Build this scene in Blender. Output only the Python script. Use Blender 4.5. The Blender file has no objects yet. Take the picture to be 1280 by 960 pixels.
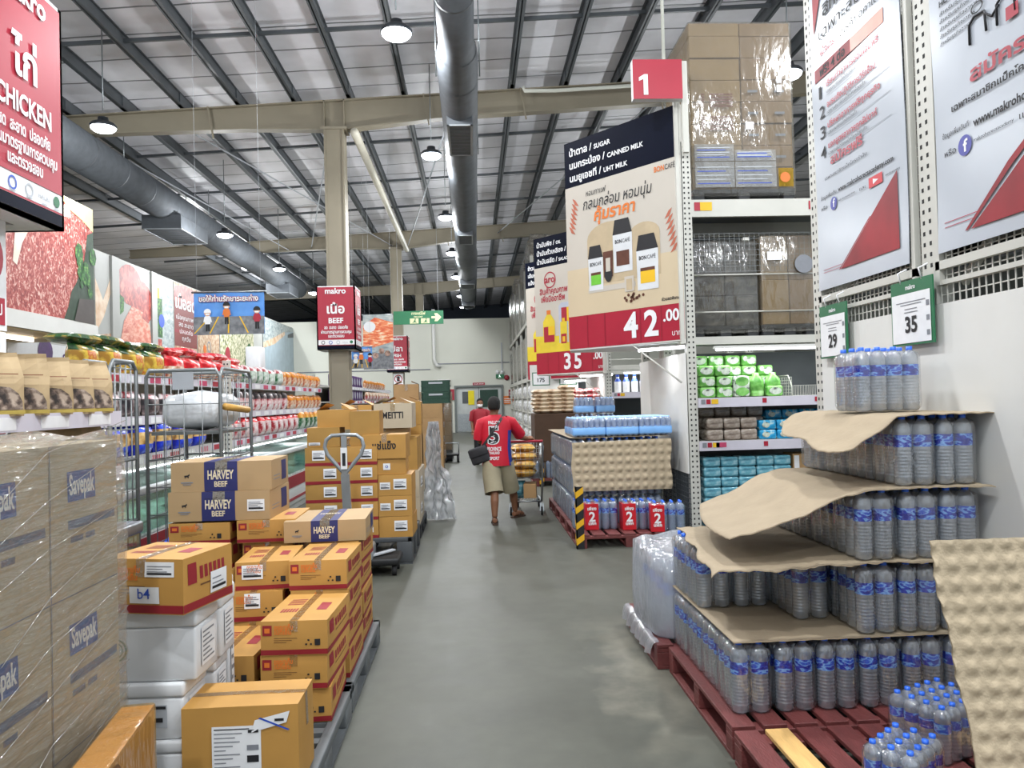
import bpy, bmesh, math, random
from mathutils import Vector, Matrix, noise
SC = bpy.context.scene
COL = SC.collection
rnd = random.Random(11)
PI = math.pi
R = math.radians

# ------------------------------------------------------------------ camera
CAM_POS = Vector((0, 0, 1.66))
FPX = 950.0
cd = bpy.data.cameras.new('camera')
cam = bpy.data.objects.new('camera', cd)
COL.objects.link(cam)
cd.sensor_width = 36
cd.lens = FPX / 1280 * 36
cd.clip_start = 0.05
CAM_R = Matrix.Rotation(-0.051022, 3, 'Z') @ Matrix.Rotation(PI / 2 + 0.019678, 3, 'X') @ Matrix.Rotation(-0.026999, 3, 'Z')
cam.matrix_world = Matrix.Translation(CAM_POS) @ CAM_R.to_4x4()
SC.camera = cam

# ------------------------------------------------------------------ world, exposure
wd = bpy.data.worlds.new('hall_ambient_fill')
SC.world = wd
wd.use_nodes = True
wb = wd.node_tree.nodes['Background']
wb.inputs[0].default_value = (0.86, 0.93, 1.0, 1)
wb.inputs[1].default_value = 1.0  # ambient fill, raised to brighten surfaces that face the camera
SC.view_settings.view_transform = 'Standard'
SC.view_settings.look = 'None'
SC.view_settings.gamma = 1
SC.view_settings.use_curve_mapping = False
SC.view_settings.exposure = 0.0
LAMP_W = 150          # watts of each hanging high-bay lamp, downward
ROOF_FILL_W = 230          # watts of the point light added below each lamp to brighten roof and walls
TUBE_W = 13           # watts of each rack strip light
SC.cycles.max_bounces = 6
SC.cycles.diffuse_bounces = 3
SC.cycles.glossy_bounces = 3
SC.cycles.transmission_bounces = 4
SC.cycles.transparent_max_bounces = 24
SC.cycles.sample_clamp_indirect = 4
SC.cycles.caustics_reflective = False
SC.cycles.caustics_refractive = False


# ------------------------------------------------------------------ photo pixel -> place helpers
def ray(px, py):
    return CAM_R @ Vector(((px - 640) / FPX, -(py - 480) / FPX, -1))


def WY(px, py, y):
    d = ray(px, py)
    return CAM_POS + d * (y / d.y)


def WX(px, py, x):
    d = ray(px, py)
    return CAM_POS + d * (x / d.x)


# ------------------------------------------------------------------ object helpers
def tag(o, label=None, cat=None, group=None, kind=None):
    if label: o['label'] = label
    if cat: o['category'] = cat
    if group: o['group'] = group
    if kind: o['kind'] = kind
    return o


def thing(name, label, cat, loc=(0, 0, 0), rz=0.0, group=None):
    o = bpy.data.objects.new(name, None)
    o.empty_display_size = 0.1
    COL.objects.link(o)
    o.location = loc
    o.rotation_euler = (0, 0, rz)
    return tag(o, label, cat, group)


KIDS = {}


def adopt(c, p):
    c.parent = p
    KIDS.setdefault(p.name, []).append(c)


def dup(o, parent=None, loc=None, rz=None, label=None, group=None):
    c = o.copy()
    COL.objects.link(c)
    if parent: adopt(c, parent)
    if loc is not None: c.location = loc
    if rz is not None: c.rotation_euler = (0, 0, rz)
    if label: c['label'] = label
    if group: c['group'] = group
    for k in KIDS.get(o.name, []):
        dup(k, c)
    return c


def nth(n):
    base = ['zeroth', 'first', 'second', 'third', 'fourth', 'fifth', 'sixth', 'seventh', 'eighth', 'ninth', 'tenth', 'eleventh',
            'twelfth', 'thirteenth', 'fourteenth', 'fifteenth', 'sixteenth', 'seventeenth', 'eighteenth', 'nineteenth']
    if n < 20: return base[n]
    t = {2: 'twent', 3: 'thirt', 4: 'fort', 5: 'fift'}[n // 10]
    return t + 'ieth' if n % 10 == 0 else t + 'y-' + base[n % 10]


# text outlines, taken once from Blender's own font
TXT = {}


def glyphs(s, bold):
    k = (s, bold)
    if k not in TXT:
        c = bpy.data.curves.new('t', 'FONT')
        c.body = s
        c.size = 1
        c.resolution_u = 3
        c.offset = 0.028 if bold else 0.004
        o = bpy.data.objects.new('t', c)
        COL.objects.link(o)
        dg = bpy.context.evaluated_depsgraph_get()
        m = bpy.data.meshes.new_from_object(o.evaluated_get(dg))
        v = [(p.co.x, p.co.y) for p in m.vertices]
        f = [tuple(q.vertices) for q in m.polygons]
        bpy.data.objects.remove(o)
        bpy.data.curves.remove(c)
        bpy.data.meshes.remove(m)
        TXT[k] = (v, f)
    return TXT[k]


def nudge(since, dx=0.0, dy=0.0):
    for o in list(COL.objects)[since:]:
        if o.parent is None: o.location.x += dx; o.location.y += dy


class Frame:
    """a flat local frame: a along u, b along v, d out along n"""
    def __init__(s, o, u, v):
        s.o = Vector(o); s.u = Vector(u).normalized(); s.v = Vector(v).normalized(); s.n = s.u.cross(s.v).normalized()

    def __call__(s, a, b, d=0.0):
        return s.o + s.u * a + s.v * b + s.n * d


class MB:
    """collects faces, then links them as ONE mesh object"""
    def __init__(s):
        s.v = []; s.f = []; s.m = []; s.s = []

    def add(s, vs, fs, m=0, smooth=False):
        b = len(s.v)
        s.v += [tuple(p) for p in vs]
        for i, f in enumerate(fs):
            s.f.append(tuple(b + j for j in f))
            s.m.append(m[i] if isinstance(m, (list, tuple)) else m)
            s.s.append(smooth)
        return s

    def box(s, x0, x1, y0, y1, z0, z1, m=0):
        vs = [(x, y, z) for x in (x0, x1) for y in (y0, y1) for z in (z0, z1)]
        return s.add(vs, [(0, 1, 3, 2), (4, 6, 7, 5), (0, 4, 5, 1), (2, 3, 7, 6), (0, 2, 6, 4), (1, 5, 7, 3)], m)

    def fbox(s, F, a0, a1, b0, b1, d0, d1, m=0):
        vs = [F(a, b, d) for a in (a0, a1) for b in (b0, b1) for d in (d0, d1)]
        return s.add(vs, [(0, 1, 3, 2), (4, 6, 7, 5), (0, 4, 5, 1), (2, 3, 7, 6), (0, 2, 6, 4), (1, 5, 7, 3)], m)

    def rbox(s, x0, x1, y0, y1, z0, z1, r=0.01, m=0, seg=2, smooth=True):
        bm = bmesh.new()
        bmesh.ops.create_cube(bm, size=1)
        for v in bm.verts:
            v.co = ((x0 + x1) / 2 + v.co.x * (x1 - x0), (y0 + y1) / 2 + v.co.y * (y1 - y0), (z0 + z1) / 2 + v.co.z * (z1 - z0))
        bmesh.ops.bevel(bm, geom=bm.edges[:], offset=r, segments=seg, affect='EDGES', profile=0.5)
        bm.verts.index_update()
        s.add([v.co[:] for v in bm.verts], [[v.index for v in f.verts] for f in bm.faces], m, smooth)
        bm.free()
        return s

    def ring_loft(s, rings, m=0, smooth=True, cap=True, close=True):
        n = len(rings[0]); vs = [p for r in rings for p in r]; fs = []
        for i in range(len(rings) - 1):
            for j in range(n if close else n - 1):
                k = (j + 1) % n
                fs.append((i * n + j, i * n + k, (i + 1) * n + k, (i + 1) * n + j))
        if cap:
            fs.append(tuple(range(n))[::-1]); fs.append(tuple(range((len(rings) - 1) * n, len(rings) * n)))
        return s.add(vs, fs, m, smooth)

    def cyl(s, p0, p1, r, n=10, m=0, r2=None, smooth=True, cap=True):
        return s.tube([p0, p1], r, n, m, radii=[r, r if r2 is None else r2], smooth=smooth, cap=cap)

    def tube(s, pts, r, n=8, m=0, radii=None, smooth=True, cap=True, closed=False):
        P = [Vector(p) for p in pts]; rings = []; up = None
        for i, p in enumerate(P):
            a = P[i - 1] if (i > 0 or closed) else p
            b = P[(i + 1) % len(P)] if (i < len(P) - 1 or closed) else p
            t = (b - a).normalized()
            if up is None:
                up = Vector((0, 0, 1)) if abs(t.z) < 0.9 else Vector((0, 1, 0))
            u = (up - t * up.dot(t))
            if u.length < 1e-5: u = t.orthogonal()
            u.normalize(); w = t.cross(u); up = u
            rr = radii[i] if radii else r
            rings.append([p + u * rr * math.cos(2 * PI * k / n) + w * rr * math.sin(2 * PI * k / n) for k in range(n)])
        if closed: rings.append(rings[0])
        return s.ring_loft(rings, m, smooth, cap and not closed)

    def bar(s, p0, p1, w, h, m=0):
        """rectangular bar; w sideways, h upward"""
        p0 = Vector(p0); p1 = Vector(p1); t = (p1 - p0).normalized()
        up = Vector((0, 0, 1)) if abs(t.z) < 0.95 else Vector((0, 1, 0))
        sd = t.cross(up).normalized(); up = sd.cross(t)
        rings = [[p + sd * w / 2 * a + up * h / 2 * b for a, b in ((-1, -1), (1, -1), (1, 1), (-1, 1))] for p in (p0, p1)]
        return s.ring_loft(rings, m, False)

    def lathe(s, prof, n=16, ms=0, c=(0, 0, 0), smooth=True, cap=True):
        rings = [[(c[0] + r * math.cos(2 * PI * k / n), c[1] + r * math.sin(2 * PI * k / n), c[2] + z) for k in range(n)] for r, z in prof]
        if isinstance(ms, int): return s.ring_loft(rings, ms, smooth, cap)
        for i in range(len(rings) - 1):
            s.ring_loft(rings[i:i + 2], ms[i], smooth, False)
        return s

    def ell(s, c, r, m=0, n=14, k=9):
        prof = [(max(1e-4, math.sin(PI * i / k)), -math.cos(PI * i / k)) for i in range(k + 1)]
        rings = [[(c[0] + r[0] * q * math.cos(2 * PI * j / n), c[1] + r[1] * q * math.sin(2 * PI * j / n), c[2] + r[2] * z) for j in range(n)] for q, z in prof]
        return s.ring_loft(rings, m, True)

    def poly(s, pts, m=0):
        return s.add(pts, [tuple(range(len(pts)))], m)

    def rect(s, F, a0, a1, b0, b1, m=0, d=0.0):
        return s.poly([F(a0, b0, d), F(a1, b0, d), F(a1, b1, d), F(a0, b1, d)], m)

    def shape(s, F, pts, m=0, d=0.0):
        return s.poly([F(a, b, d) for a, b in pts], m)

    def disc(s, F, a, b, r, m=0, d=0.0, n=20, ry=None):
        ry = r if ry is None else ry
        return s.poly([F(a + r * math.cos(2 * PI * k / n), b + ry * math.sin(2 * PI * k / n), d) for k in range(n)], m)

    def annulus(s, F, a, b, r0, r1, m=0, d=0.0, n=24):
        o = [F(a + r1 * math.cos(2 * PI * k / n), b + r1 * math.sin(2 * PI * k / n), d) for k in range(n)]
        i = [F(a + r0 * math.cos(2 * PI * k / n), b + r0 * math.sin(2 * PI * k / n), d) for k in range(n)]
        return s.add(o + i, [(k, (k + 1) % n, n + (k + 1) % n, n + k) for k in range(n)], m)

    def text(s, F, txt, a, b, h, m=0, d=0.0, align='C', bold=False, width=None, slant=0.0, rot=0.0):
        """h = size of the letters (em); a,b = baseline anchor; width squeezes to fit"""
        v, f = glyphs(txt, bold)
        if not v: return s
        x0 = min(p[0] for p in v); x1 = max(p[0] for p in v)
        w = (x1 - x0) or 1
        sx = h if width is None else min(h * 1.6, width / w)
        off = {'C': -(x0 + x1) / 2, 'L': -x0, 'R': -x1}[align]
        c, sn = math.cos(rot), math.sin(rot)
        out = []
        for x, y in v:
            X = (x + off) * sx + slant * y * h; Y = y * h
            out.append(F(a + X * c - Y * sn, b + X * sn + Y * c, d))
        return s.add(out, f, m)

    def grid(s, fn, nu, nv, m=0, smooth=True, mf=None):
        vs = [fn(i / nu, j / nv) for j in range(nv + 1) for i in range(nu + 1)]
        fs = []; ms = []
        for j in range(nv):
            for i in range(nu):
                a = j * (nu + 1) + i
                fs.append((a, a + 1, a + nu + 2, a + nu + 1)); ms.append(mf(i, j) if mf else m)
        return s.add(vs, fs, ms, smooth)

    def xf(s, M):
        s.v = [tuple(M @ Vector(p)) for p in s.v]
        return s

    def mesh(s, name, mats):
        me = bpy.data.meshes.new(name)
        me.from_pydata(s.v, [], s.f)
        if not isinstance(mats, (list, tuple)): mats = [mats]
        for q in mats: me.materials.append(q)
        me.polygons.foreach_set('material_index', s.m)
        me.polygons.foreach_set('use_smooth', s.s)
        me.update()
        return me

    def build(s, name, mats, parent=None, loc=(0, 0, 0), rz=0.0, fix=False):
        me = s.mesh(name, mats)
        if fix:
            bm = bmesh.new(); bm.from_mesh(me)
            bmesh.ops.recalc_face_normals(bm, faces=bm.faces[:]); bm.to_mesh(me); bm.free()
        o = bpy.data.objects.new(name, me)
        COL.objects.link(o)
        o.location = loc
        if rz: o.rotation_euler = (0, 0, rz)
        if parent: adopt(o, parent)
        return o


# ------------------------------------------------------------------ materials
def lin(h):
    h = h.lstrip('#'); out = []
    for i in (0, 2, 4):
        c = int(h[i:i + 2], 16) / 255
        out.append(c / 12.92 if c <= 0.04045 else ((c + 0.055) / 1.055) ** 2.4)
    return (*out, 1)


def M(name, hx, rough=0.5, metal=0.0, nz=8.0, amt=0.08, bump=0.0, bs=None, spec=0.5, stretch=None):
    m = bpy.data.materials.new(name)
    m.use_nodes = True
    nt = m.node_tree; b = nt.nodes['Principled BSDF']
    b.inputs['Roughness'].default_value = rough
    b.inputs['Metallic'].default_value = metal
    b.inputs['Specular IOR Level'].default_value = spec
    tc = nt.nodes.new('ShaderNodeTexCoord')
    src = tc.outputs['Object']
    if stretch:
        mp = nt.nodes.new('ShaderNodeMapping'); mp.inputs['Scale'].default_value = stretch
        nt.links.new(src, mp.inputs[0]); src = mp.outputs[0]
    n = nt.nodes.new('ShaderNodeTexNoise'); n.inputs['Scale'].default_value = nz; n.inputs['Detail'].default_value = 4
    nt.links.new(src, n.inputs['Vector'])
    mr = nt.nodes.new('ShaderNodeMapRange')
    mr.inputs[1].default_value = 0.3; mr.inputs[2].default_value = 0.7
    mr.inputs[3].default_value = 1 - amt; mr.inputs[4].default_value = 1 + amt
    nt.links.new(n.outputs[0], mr.inputs[0])
    hs = nt.nodes.new('ShaderNodeHueSaturation'); hs.inputs['Color'].default_value = lin(hx)
    nt.links.new(mr.outputs[0], hs.inputs['Value'])
    nt.links.new(hs.outputs[0], b.inputs['Base Color'])
    if bump:
        n2 = nt.nodes.new('ShaderNodeTexNoise'); n2.inputs['Scale'].default_value = bs or nz * 3
        nt.links.new(src, n2.inputs['Vector'])
        bp = nt.nodes.new('ShaderNodeBump'); bp.inputs['Strength'].default_value = bump; bp.inputs['Distance'].default_value = 0.02
        nt.links.new(n2.outputs[0], bp.inputs['Height']); nt.links.new(bp.outputs[0], b.inputs['Normal'])
    return m


def emit(name, hx, st):
    m = bpy.data.materials.new(name); m.use_nodes = True
    b = m.node_tree.nodes['Principled BSDF']
    b.inputs['Base Color'].default_value = lin(hx)
    b.inputs['Emission Color'].default_value = lin(hx); b.inputs['Emission Strength'].default_value = st
    return m


def clear(name, tint, haze_hx, haze, gloss=0.10, rough=0.12, bump=0.0, bs=20, stretch=(1, 1, 1), rot=(0, 0, 0)):
    """see-through plastic: part transparent, part soft haze, with a shiny skin"""
    m = bpy.data.materials.new(name); m.use_nodes = True
    nt = m.node_tree; nt.nodes.clear()
    out = nt.nodes.new('ShaderNodeOutputMaterial')
    tr = nt.nodes.new('ShaderNodeBsdfTransparent'); tr.inputs[0].default_value = lin(tint)
    df = nt.nodes.new('ShaderNodeBsdfDiffuse'); df.inputs[0].default_value = lin(haze_hx)
    tl = nt.nodes.new('ShaderNodeBsdfTranslucent'); tl.inputs[0].default_value = lin(haze_hx)
    gl = nt.nodes.new('ShaderNodeBsdfGlossy'); gl.inputs['Roughness'].default_value = rough
    a0 = nt.nodes.new('ShaderNodeMixShader'); a0.inputs[0].default_value = 0.5
    nt.links.new(df.outputs[0], a0.inputs[1]); nt.links.new(tl.outputs[0], a0.inputs[2])
    a = nt.nodes.new('ShaderNodeMixShader'); a.inputs[0].default_value = haze
    nt.links.new(tr.outputs[0], a.inputs[1]); nt.links.new(a0.outputs[0], a.inputs[2])
    fr = nt.nodes.new('ShaderNodeLayerWeight'); fr.inputs[0].default_value = 0.25
    mr = nt.nodes.new('ShaderNodeMapRange'); mr.inputs[3].default_value = gloss; mr.inputs[4].default_value = min(0.75, gloss * 6)
    nt.links.new(fr.outputs['Facing'], mr.inputs[0])
    b = nt.nodes.new('ShaderNodeMixShader')
    nt.links.new(mr.outputs[0], b.inputs[0]); nt.links.new(a.outputs[0], b.inputs[1]); nt.links.new(gl.outputs[0], b.inputs[2])
    nt.links.new(b.outputs[0], out.inputs[0])
    if bump:
        tc = nt.nodes.new('ShaderNodeTexCoord'); mp = nt.nodes.new('ShaderNodeMapping')
        mp.inputs['Scale'].default_value = stretch; mp.inputs['Rotation'].default_value = rot
        nt.links.new(tc.outputs['Object'], mp.inputs[0])
        n2 = nt.nodes.new('ShaderNodeTexNoise'); n2.inputs['Scale'].default_value = bs; n2.inputs['Detail'].default_value = 3
        nt.links.new(mp.outputs[0], n2.inputs['Vector'])
        bp = nt.nodes.new('ShaderNodeBump'); bp.inputs['Strength'].default_value = bump; bp.inputs['Distance'].default_value = 0.05
        nt.links.new(n2.outputs[0], bp.inputs['Height']); nt.links.new(bp.outputs[0], gl.inputs['Normal'])
        nt.links.new(bp.outputs[0], fr.inputs['Normal'])
    return m


def mottled(name, cols, scale, stretch=(1, 1, 1), rough=0.5, detail=5, dist=0.0, rot=(0, 0, 0)):
    """noise through a colour ramp: cols = [(pos, hex), ...]"""
    m = bpy.data.materials.new(name); m.use_nodes = True
    nt = m.node_tree; b = nt.nodes['Principled BSDF']; b.inputs['Roughness'].default_value = rough
    tc = nt.nodes.new('ShaderNodeTexCoord'); mp = nt.nodes.new('ShaderNodeMapping')
    mp.inputs['Scale'].default_value = stretch; mp.inputs['Rotation'].default_value = rot
    nt.links.new(tc.outputs['Object'], mp.inputs[0])
    n = nt.nodes.new('ShaderNodeTexNoise'); n.inputs['Scale'].default_value = scale; n.inputs['Detail'].default_value = detail
    n.inputs['Distortion'].default_value = dist
    nt.links.new(mp.outputs[0], n.inputs['Vector'])
    r = nt.nodes.new('ShaderNodeValToRGB'); el = r.color_ramp.elements
    el[0].position, el[0].color = cols[0][0], lin(cols[0][1])
    el[1].position, el[1].color = cols[-1][0], lin(cols[-1][1])
    for p, h in cols[1:-1]:
        e = el.new(p); e.color = lin(h)
    nt.links.new(n.outputs[0], r.inputs[0]); nt.links.new(r.outputs[0], b.inputs['Base Color'])
    return m


m_white = M('white_paint', 'dcdcd8', 0.55, nz=3, amt=0.03)
m_cream = M('cream_wall_paint', 'd3d4c9', 0.7, nz=0.6, amt=0.04)
m_beige = M('beige_steel_paint', '8b8371', 0.5, nz=1.5, amt=0.06)
m_dark = M('dark_roof_steel', '54595d', 0.5, 0.1, nz=2, amt=0.15)
m_black = M('matt_black', '17181a', 0.6, nz=6, amt=0.1)
m_navy = M('navy_print', '0c1122', 0.5, nz=4, amt=0.05, spec=.06)
m_red = M('red_print', 'a61c34', 0.42, nz=3, amt=0.05)
m_dred = M('dark_red_print', '8e1a2c', 0.45, nz=3, amt=0.06)
m_paper = M('white_paper', 'e9eaec', 0.6, nz=20, amt=0.03)
m_ink = M('black_ink', '1c1c20', 0.6, nz=20, amt=0.05)
m_grey = M('grey_ink', '82858c', 0.6, nz=20, amt=0.05)
m_lgrey = M('light_grey', 'b5bac0', 0.55, nz=6, amt=0.05)
m_green = M('sign_green', '1d6b45', 0.45, nz=5, amt=0.05)
m_steel = M('galvanised_steel', '9da3a6', 0.32, 0.85, nz=12, amt=0.1)
m_wire = M('grey_wire', '85898a', 0.4, 0.5, nz=12, amt=0.08)
m_rack = M('white_rack_paint', 'c6c5bd', 0.42, nz=4, amt=0.04)
m_kraft = M('kraft_card', 'ad8a5e', 0.75, nz=5, amt=0.07)
m_orange = M('orange_ink', 'd9742c', 0.5, nz=5, amt=0.05)
m_yellow = M('yellow_ink', 'e6b822', 0.5, nz=5, amt=0.05)
m_tape = M('clear_brown_tape', 'c7a56c', 0.25, nz=10, amt=0.08)
m_blue = M('blue_ink', '2a4fb5', 0.45, nz=5, amt=0.06)
m_purple = M('purple_print', '4a2463', 0.5, nz=8, amt=0.2)
# ------------------------------------------------------------------ SETTING: floor, roof, walls, steel frame
def m_floor_mat():
    m = M('polished_concrete', '54554d', 0.5, nz=0.9, amt=0.07, spec=.27)
    nt = m.node_tree; b = nt.nodes['Principled BSDF']; L = nt.links
    hs = b.inputs['Base Color'].links[0].from_node
    tc = nt.nodes.new('ShaderNodeTexCoord')
    # fine trowel speckle
    n = nt.nodes.new('ShaderNodeTexNoise'); n.inputs['Scale'].default_value = 9; n.inputs['Detail'].default_value = 8
    L.new(tc.outputs['Object'], n.inputs['Vector'])
    # pale worn streak with spilt dust beside the red pallets
    sx = nt.nodes.new('ShaderNodeSeparateXYZ'); L.new(tc.outputs['Object'], sx.inputs[0])
    n2 = nt.nodes.new('ShaderNodeTexNoise'); n2.inputs['Scale'].default_value = 3.5; n2.inputs['Detail'].default_value = 6
    L.new(tc.outputs['Object'], n2.inputs['Vector'])
    def math_(op, a, c, v=None):
        q = nt.nodes.new('ShaderNodeMath'); q.operation = op
        for i, k in enumerate((a, c)):
            if isinstance(k, (int, float)): q.inputs[i].default_value = k
            else: L.new(k, q.inputs[i])
        return q.outputs[0]
    wob = math_('MULTIPLY', math_('SUBTRACT', n2.outputs[0], 0.5), 0.9)
    dx = math_('ABSOLUTE', math_('SUBTRACT', math_('ADD', sx.outputs[0], wob), 0.97), 0)
    inx = nt.nodes.new('ShaderNodeMapRange'); inx.inputs[1].default_value = 0.26; inx.inputs[2].default_value = 0.02
    L.new(dx, inx.inputs[0])
    dy = math_('ABSOLUTE', math_('SUBTRACT', math_('ADD', sx.outputs[1], wob), 4.55), 0)
    iny = nt.nodes.new('ShaderNodeMapRange'); iny.inputs[1].default_value = 1.25; iny.inputs[2].default_value = 0.5
    L.new(dy, iny.inputs[0])
    k = math_('MULTIPLY', math_('MULTIPLY', inx.outputs[0], iny.outputs[0]), 0.6)
    mx = nt.nodes.new('ShaderNodeMix'); mx.data_type = 'RGBA'
    L.new(k, mx.inputs[0]); L.new(hs.outputs[0], mx.inputs[6]); mx.inputs[7].default_value = lin('827e70')
    # scuffs
    w = nt.nodes.new('ShaderNodeTexNoise'); w.inputs['Scale'].default_value = 2.2; w.inputs['Detail'].default_value = 7; w.inputs['Distortion'].default_value = 1.2
    L.new(tc.outputs['Object'], w.inputs['Vector'])
    r = nt.nodes.new('ShaderNodeMapRange'); r.inputs[1].default_value = 0.35; r.inputs[2].default_value = 0.65; r.inputs[3].default_value = 0.9; r.inputs[4].default_value = 1.07
    L.new(w.outputs[0], r.inputs[0])
    r2 = nt.nodes.new('ShaderNodeMapRange'); r2.inputs[1].default_value = 0.3; r2.inputs[2].default_value = 0.7; r2.inputs[3].default_value = 0.94; r2.inputs[4].default_value = 1.06
    L.new(n.outputs[0], r2.inputs[0])
    h2 = nt.nodes.new('ShaderNodeHueSaturation'); L.new(mx.outputs[2], h2.inputs['Color']); L.new(math_('MULTIPLY', r.outputs[0], r2.outputs[0]), h2.inputs['Value'])
    L.new(h2.outputs[0], b.inputs['Base Color'])
    rr = nt.nodes.new('ShaderNodeMapRange'); rr.inputs[3].default_value = 0.44; rr.inputs[4].default_value = 0.6
    L.new(w.outputs[0], rr.inputs[0]); L.new(rr.outputs[0], b.inputs['Roughness'])
    return m


def m_deck_mat():
    m = M('roof_insulation_foil', 'eeedf3', 0.5, 0.0, nz=1.2, amt=0.1, bump=0.15, bs=7)
    nt = m.node_tree; b = nt.nodes['Principled BSDF']; L = nt.links
    hs = b.inputs['Base Color'].links[0].from_node
    tc = nt.nodes.new('ShaderNodeTexCoord'); sx = nt.nodes.new('ShaderNodeSeparateXYZ'); L.new(tc.outputs['Object'], sx.inputs[0])
    n = nt.nodes.new('ShaderNodeTexNoise'); n.inputs['Scale'].default_value = 0.8; L.new(tc.outputs['Object'], n.inputs['Vector'])
    ma = nt.nodes.new('ShaderNodeMath'); ma.operation = 'MULTIPLY_ADD'; ma.inputs[1].default_value = 0.15; L.new(n.outputs[0], ma.inputs[0]); L.new(sx.outputs[1], ma.inputs[2])
    fr = nt.nodes.new('ShaderNodeMath'); fr.operation = 'FRACT'; L.new(ma.outputs[0], fr.inputs[0])
    lt = nt.nodes.new('ShaderNodeMath'); lt.operation = 'LESS_THAN'; lt.inputs[1].default_value = 0.05; L.new(fr.outputs[0], lt.inputs[0])
    mx = nt.nodes.new('ShaderNodeMix'); mx.data_type = 'RGBA'; L.new(lt.outputs[0], mx.inputs[0]); L.new(hs.outputs[0], mx.inputs[6])
    mx.inputs[7].default_value = lin('7b7c80'); L.new(mx.outputs[2], b.inputs['Base Color'])
    return m


def struct(name, mb, mat):
    return tag(mb.build(name, mat), kind='structure')


def ztop(x): return 8.97 + 0.054 * x          # top flange of the rafters


struct('floor', MB().box(-22, 20, -7, 62, -0.2, 0), m_floor_mat())
b = MB()
b.add([(-22, -7, ztop(-22) + .3), (20, -7, ztop(20) + .3), (20, 62, ztop(20) + .3), (-22, 62, ztop(-22) + .3),
       (-22, -7, ztop(-22) + .4), (20, -7, ztop(20) + .4), (20, 62, ztop(20) + .4), (-22, 62, ztop(-22) + .4)],
      [(0, 3, 2, 1), (4, 5, 6, 7), (0, 1, 5, 4), (1, 2, 6, 5), (2, 3, 7, 6), (3, 0, 4, 7)])
struct('ceiling', b, m_deck_mat())

m_void = M('unlit_void_navy', '15202f', 0.7, nz=0.5, amt=0.15)  # near-black colour stands in for the unlit space beyond the shop
struct('wall_far', MB().box(-22, 20, 61.5, 62, 0, 10.4), m_void)
struct('wall_outer', MB().box(-22, -21.6, -7, 62, 0, 8.5), m_void)
struct('wall_right', MB().box(19.6, 20, -7, 62, 0, 10.3), m_cream)
# back wall of the shop floor with the door opening left in it
P0 = WY(571.5, 541, 39.5); P1 = WY(628, 541, 39.5)
dx0, dx1, dz = P0.x, P1.x, 2.32
b = MB()
b.box(-22, dx0, 39.5, 39.8, 0, 5.9); b.box(dx1, 16, 39.5, 39.8, 0, 5.9); b.box(dx0, dx1, 39.5, 39.8, dz, 5.9)
struct('wall_back', b, m_cream)
for z, x0, x1 in ((3.55, -2.0, 3.2), (3.28, -9, -2.2)):
    struct('trim_%d' % (1 if z > 3.4 else 2), MB().box(x0, x1, 39.47, 39.5, z, z + 0.05), m_grey)
b = MB()                                            # grey steel frame round the double door
b.box(dx0 - .1, dx0, 39.4, 39.55, 0, dz + .1); b.box(dx1, dx1 + .1, 39.4, 39.55, 0, dz + .1); b.box(dx0, dx1, 39.4, 39.55, dz, dz + .1)
struct('trim_3', b, M('door_frame_grey', '6f7674', 0.5, nz=5))
xm = (dx0 + dx1) / 2
m_door = M('pale_door_paint', 'bfc4c2', 0.5, nz=3)
m_yel = M('yellow_safety_strip', 'f0dc14', 0.5, nz=3, amt=0.05)
m_dkg = M('dark_green_curtain', '12392c', 0.5, nz=9, amt=0.2)
for i, (xa, xb) in enumerate(((dx0, xm - .01), (xm + .01, dx1))):
    d = struct('door_%d' % (i + 1), MB().rbox(xa, xb, 39.52, 39.58, 0.01, dz - .01, .01), m_door)
    w = xb - xa
    p = MB()
    if i == 0:
        p.box(xa + w * .27, xa + w * .53, 39.49, 39.52, 1.5, 2.1, 0); p.box(xa + w * .53, xa + w * .8, 39.485, 39.52, 1.42, 2.15, 1)
        p.build('vision_panel', [m_dark, m_yel], d)
    else:
        p.box(xa + w * .04, xa + w * .85, 39.485, 39.52, 1.28, 2.18, 0); p.build('vision_panel', [m_dkg], d)
    MB().box(xa + w * .04, xb - w * .04, 39.505, 39.52, .05, .95).build('kick_plate', m_steel, d)
    MB().tube([(xb - .15 if i == 0 else xa + .15, 39.5, 1.0), (xb - .15 if i == 0 else xa + .15, 39.44, 1.05), (xb - .15 if i == 0 else xa + .15, 39.44, 1.25), (xb - .15 if i == 0 else xa + .15, 39.5, 1.3)], .02).build('door_handle', m_steel, d)
# white drain pipe on the back wall
pt = WY(541.5, 400, 39.4); pb = WY(542.5, 457, 39.4)
struct('trim_4', MB().tube([(pt.x, 39.38, 6.4), (pt.x, 39.38, pb.z + .3), (pt.x + .12, 39.38, pb.z), (pt.x + .35, 39.38, pb.z - .05)], .09, 10), m_white)
p = WY(627, 440, 39.5)
struct('trim_5', MB().box(p.x - .03, p.x + .03, 39.44, 39.5, 3.2, 4.6), m_lgrey)

# left bulkhead wall that carries the meat pictures
struct('wall_left', MB().box(-9.5, -9.2, 8, 39.5, 2.9, 5.62), M('bulkhead_paint', 'b9bab5', 0.6, nz=3, amt=0.03))
struct('wall_counter', MB().box(-11.5, -11.2, 8, 39.5, 0, 2.9), M('counter_back_wall', 'cbb58c', 0.6, nz=2))
struct('wall_soffit', MB().box(-11.5, -9.2, 8, 39.5, 2.82, 2.9), M('warm_soffit', 'd2b98c', 0.6, nz=2))

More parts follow.
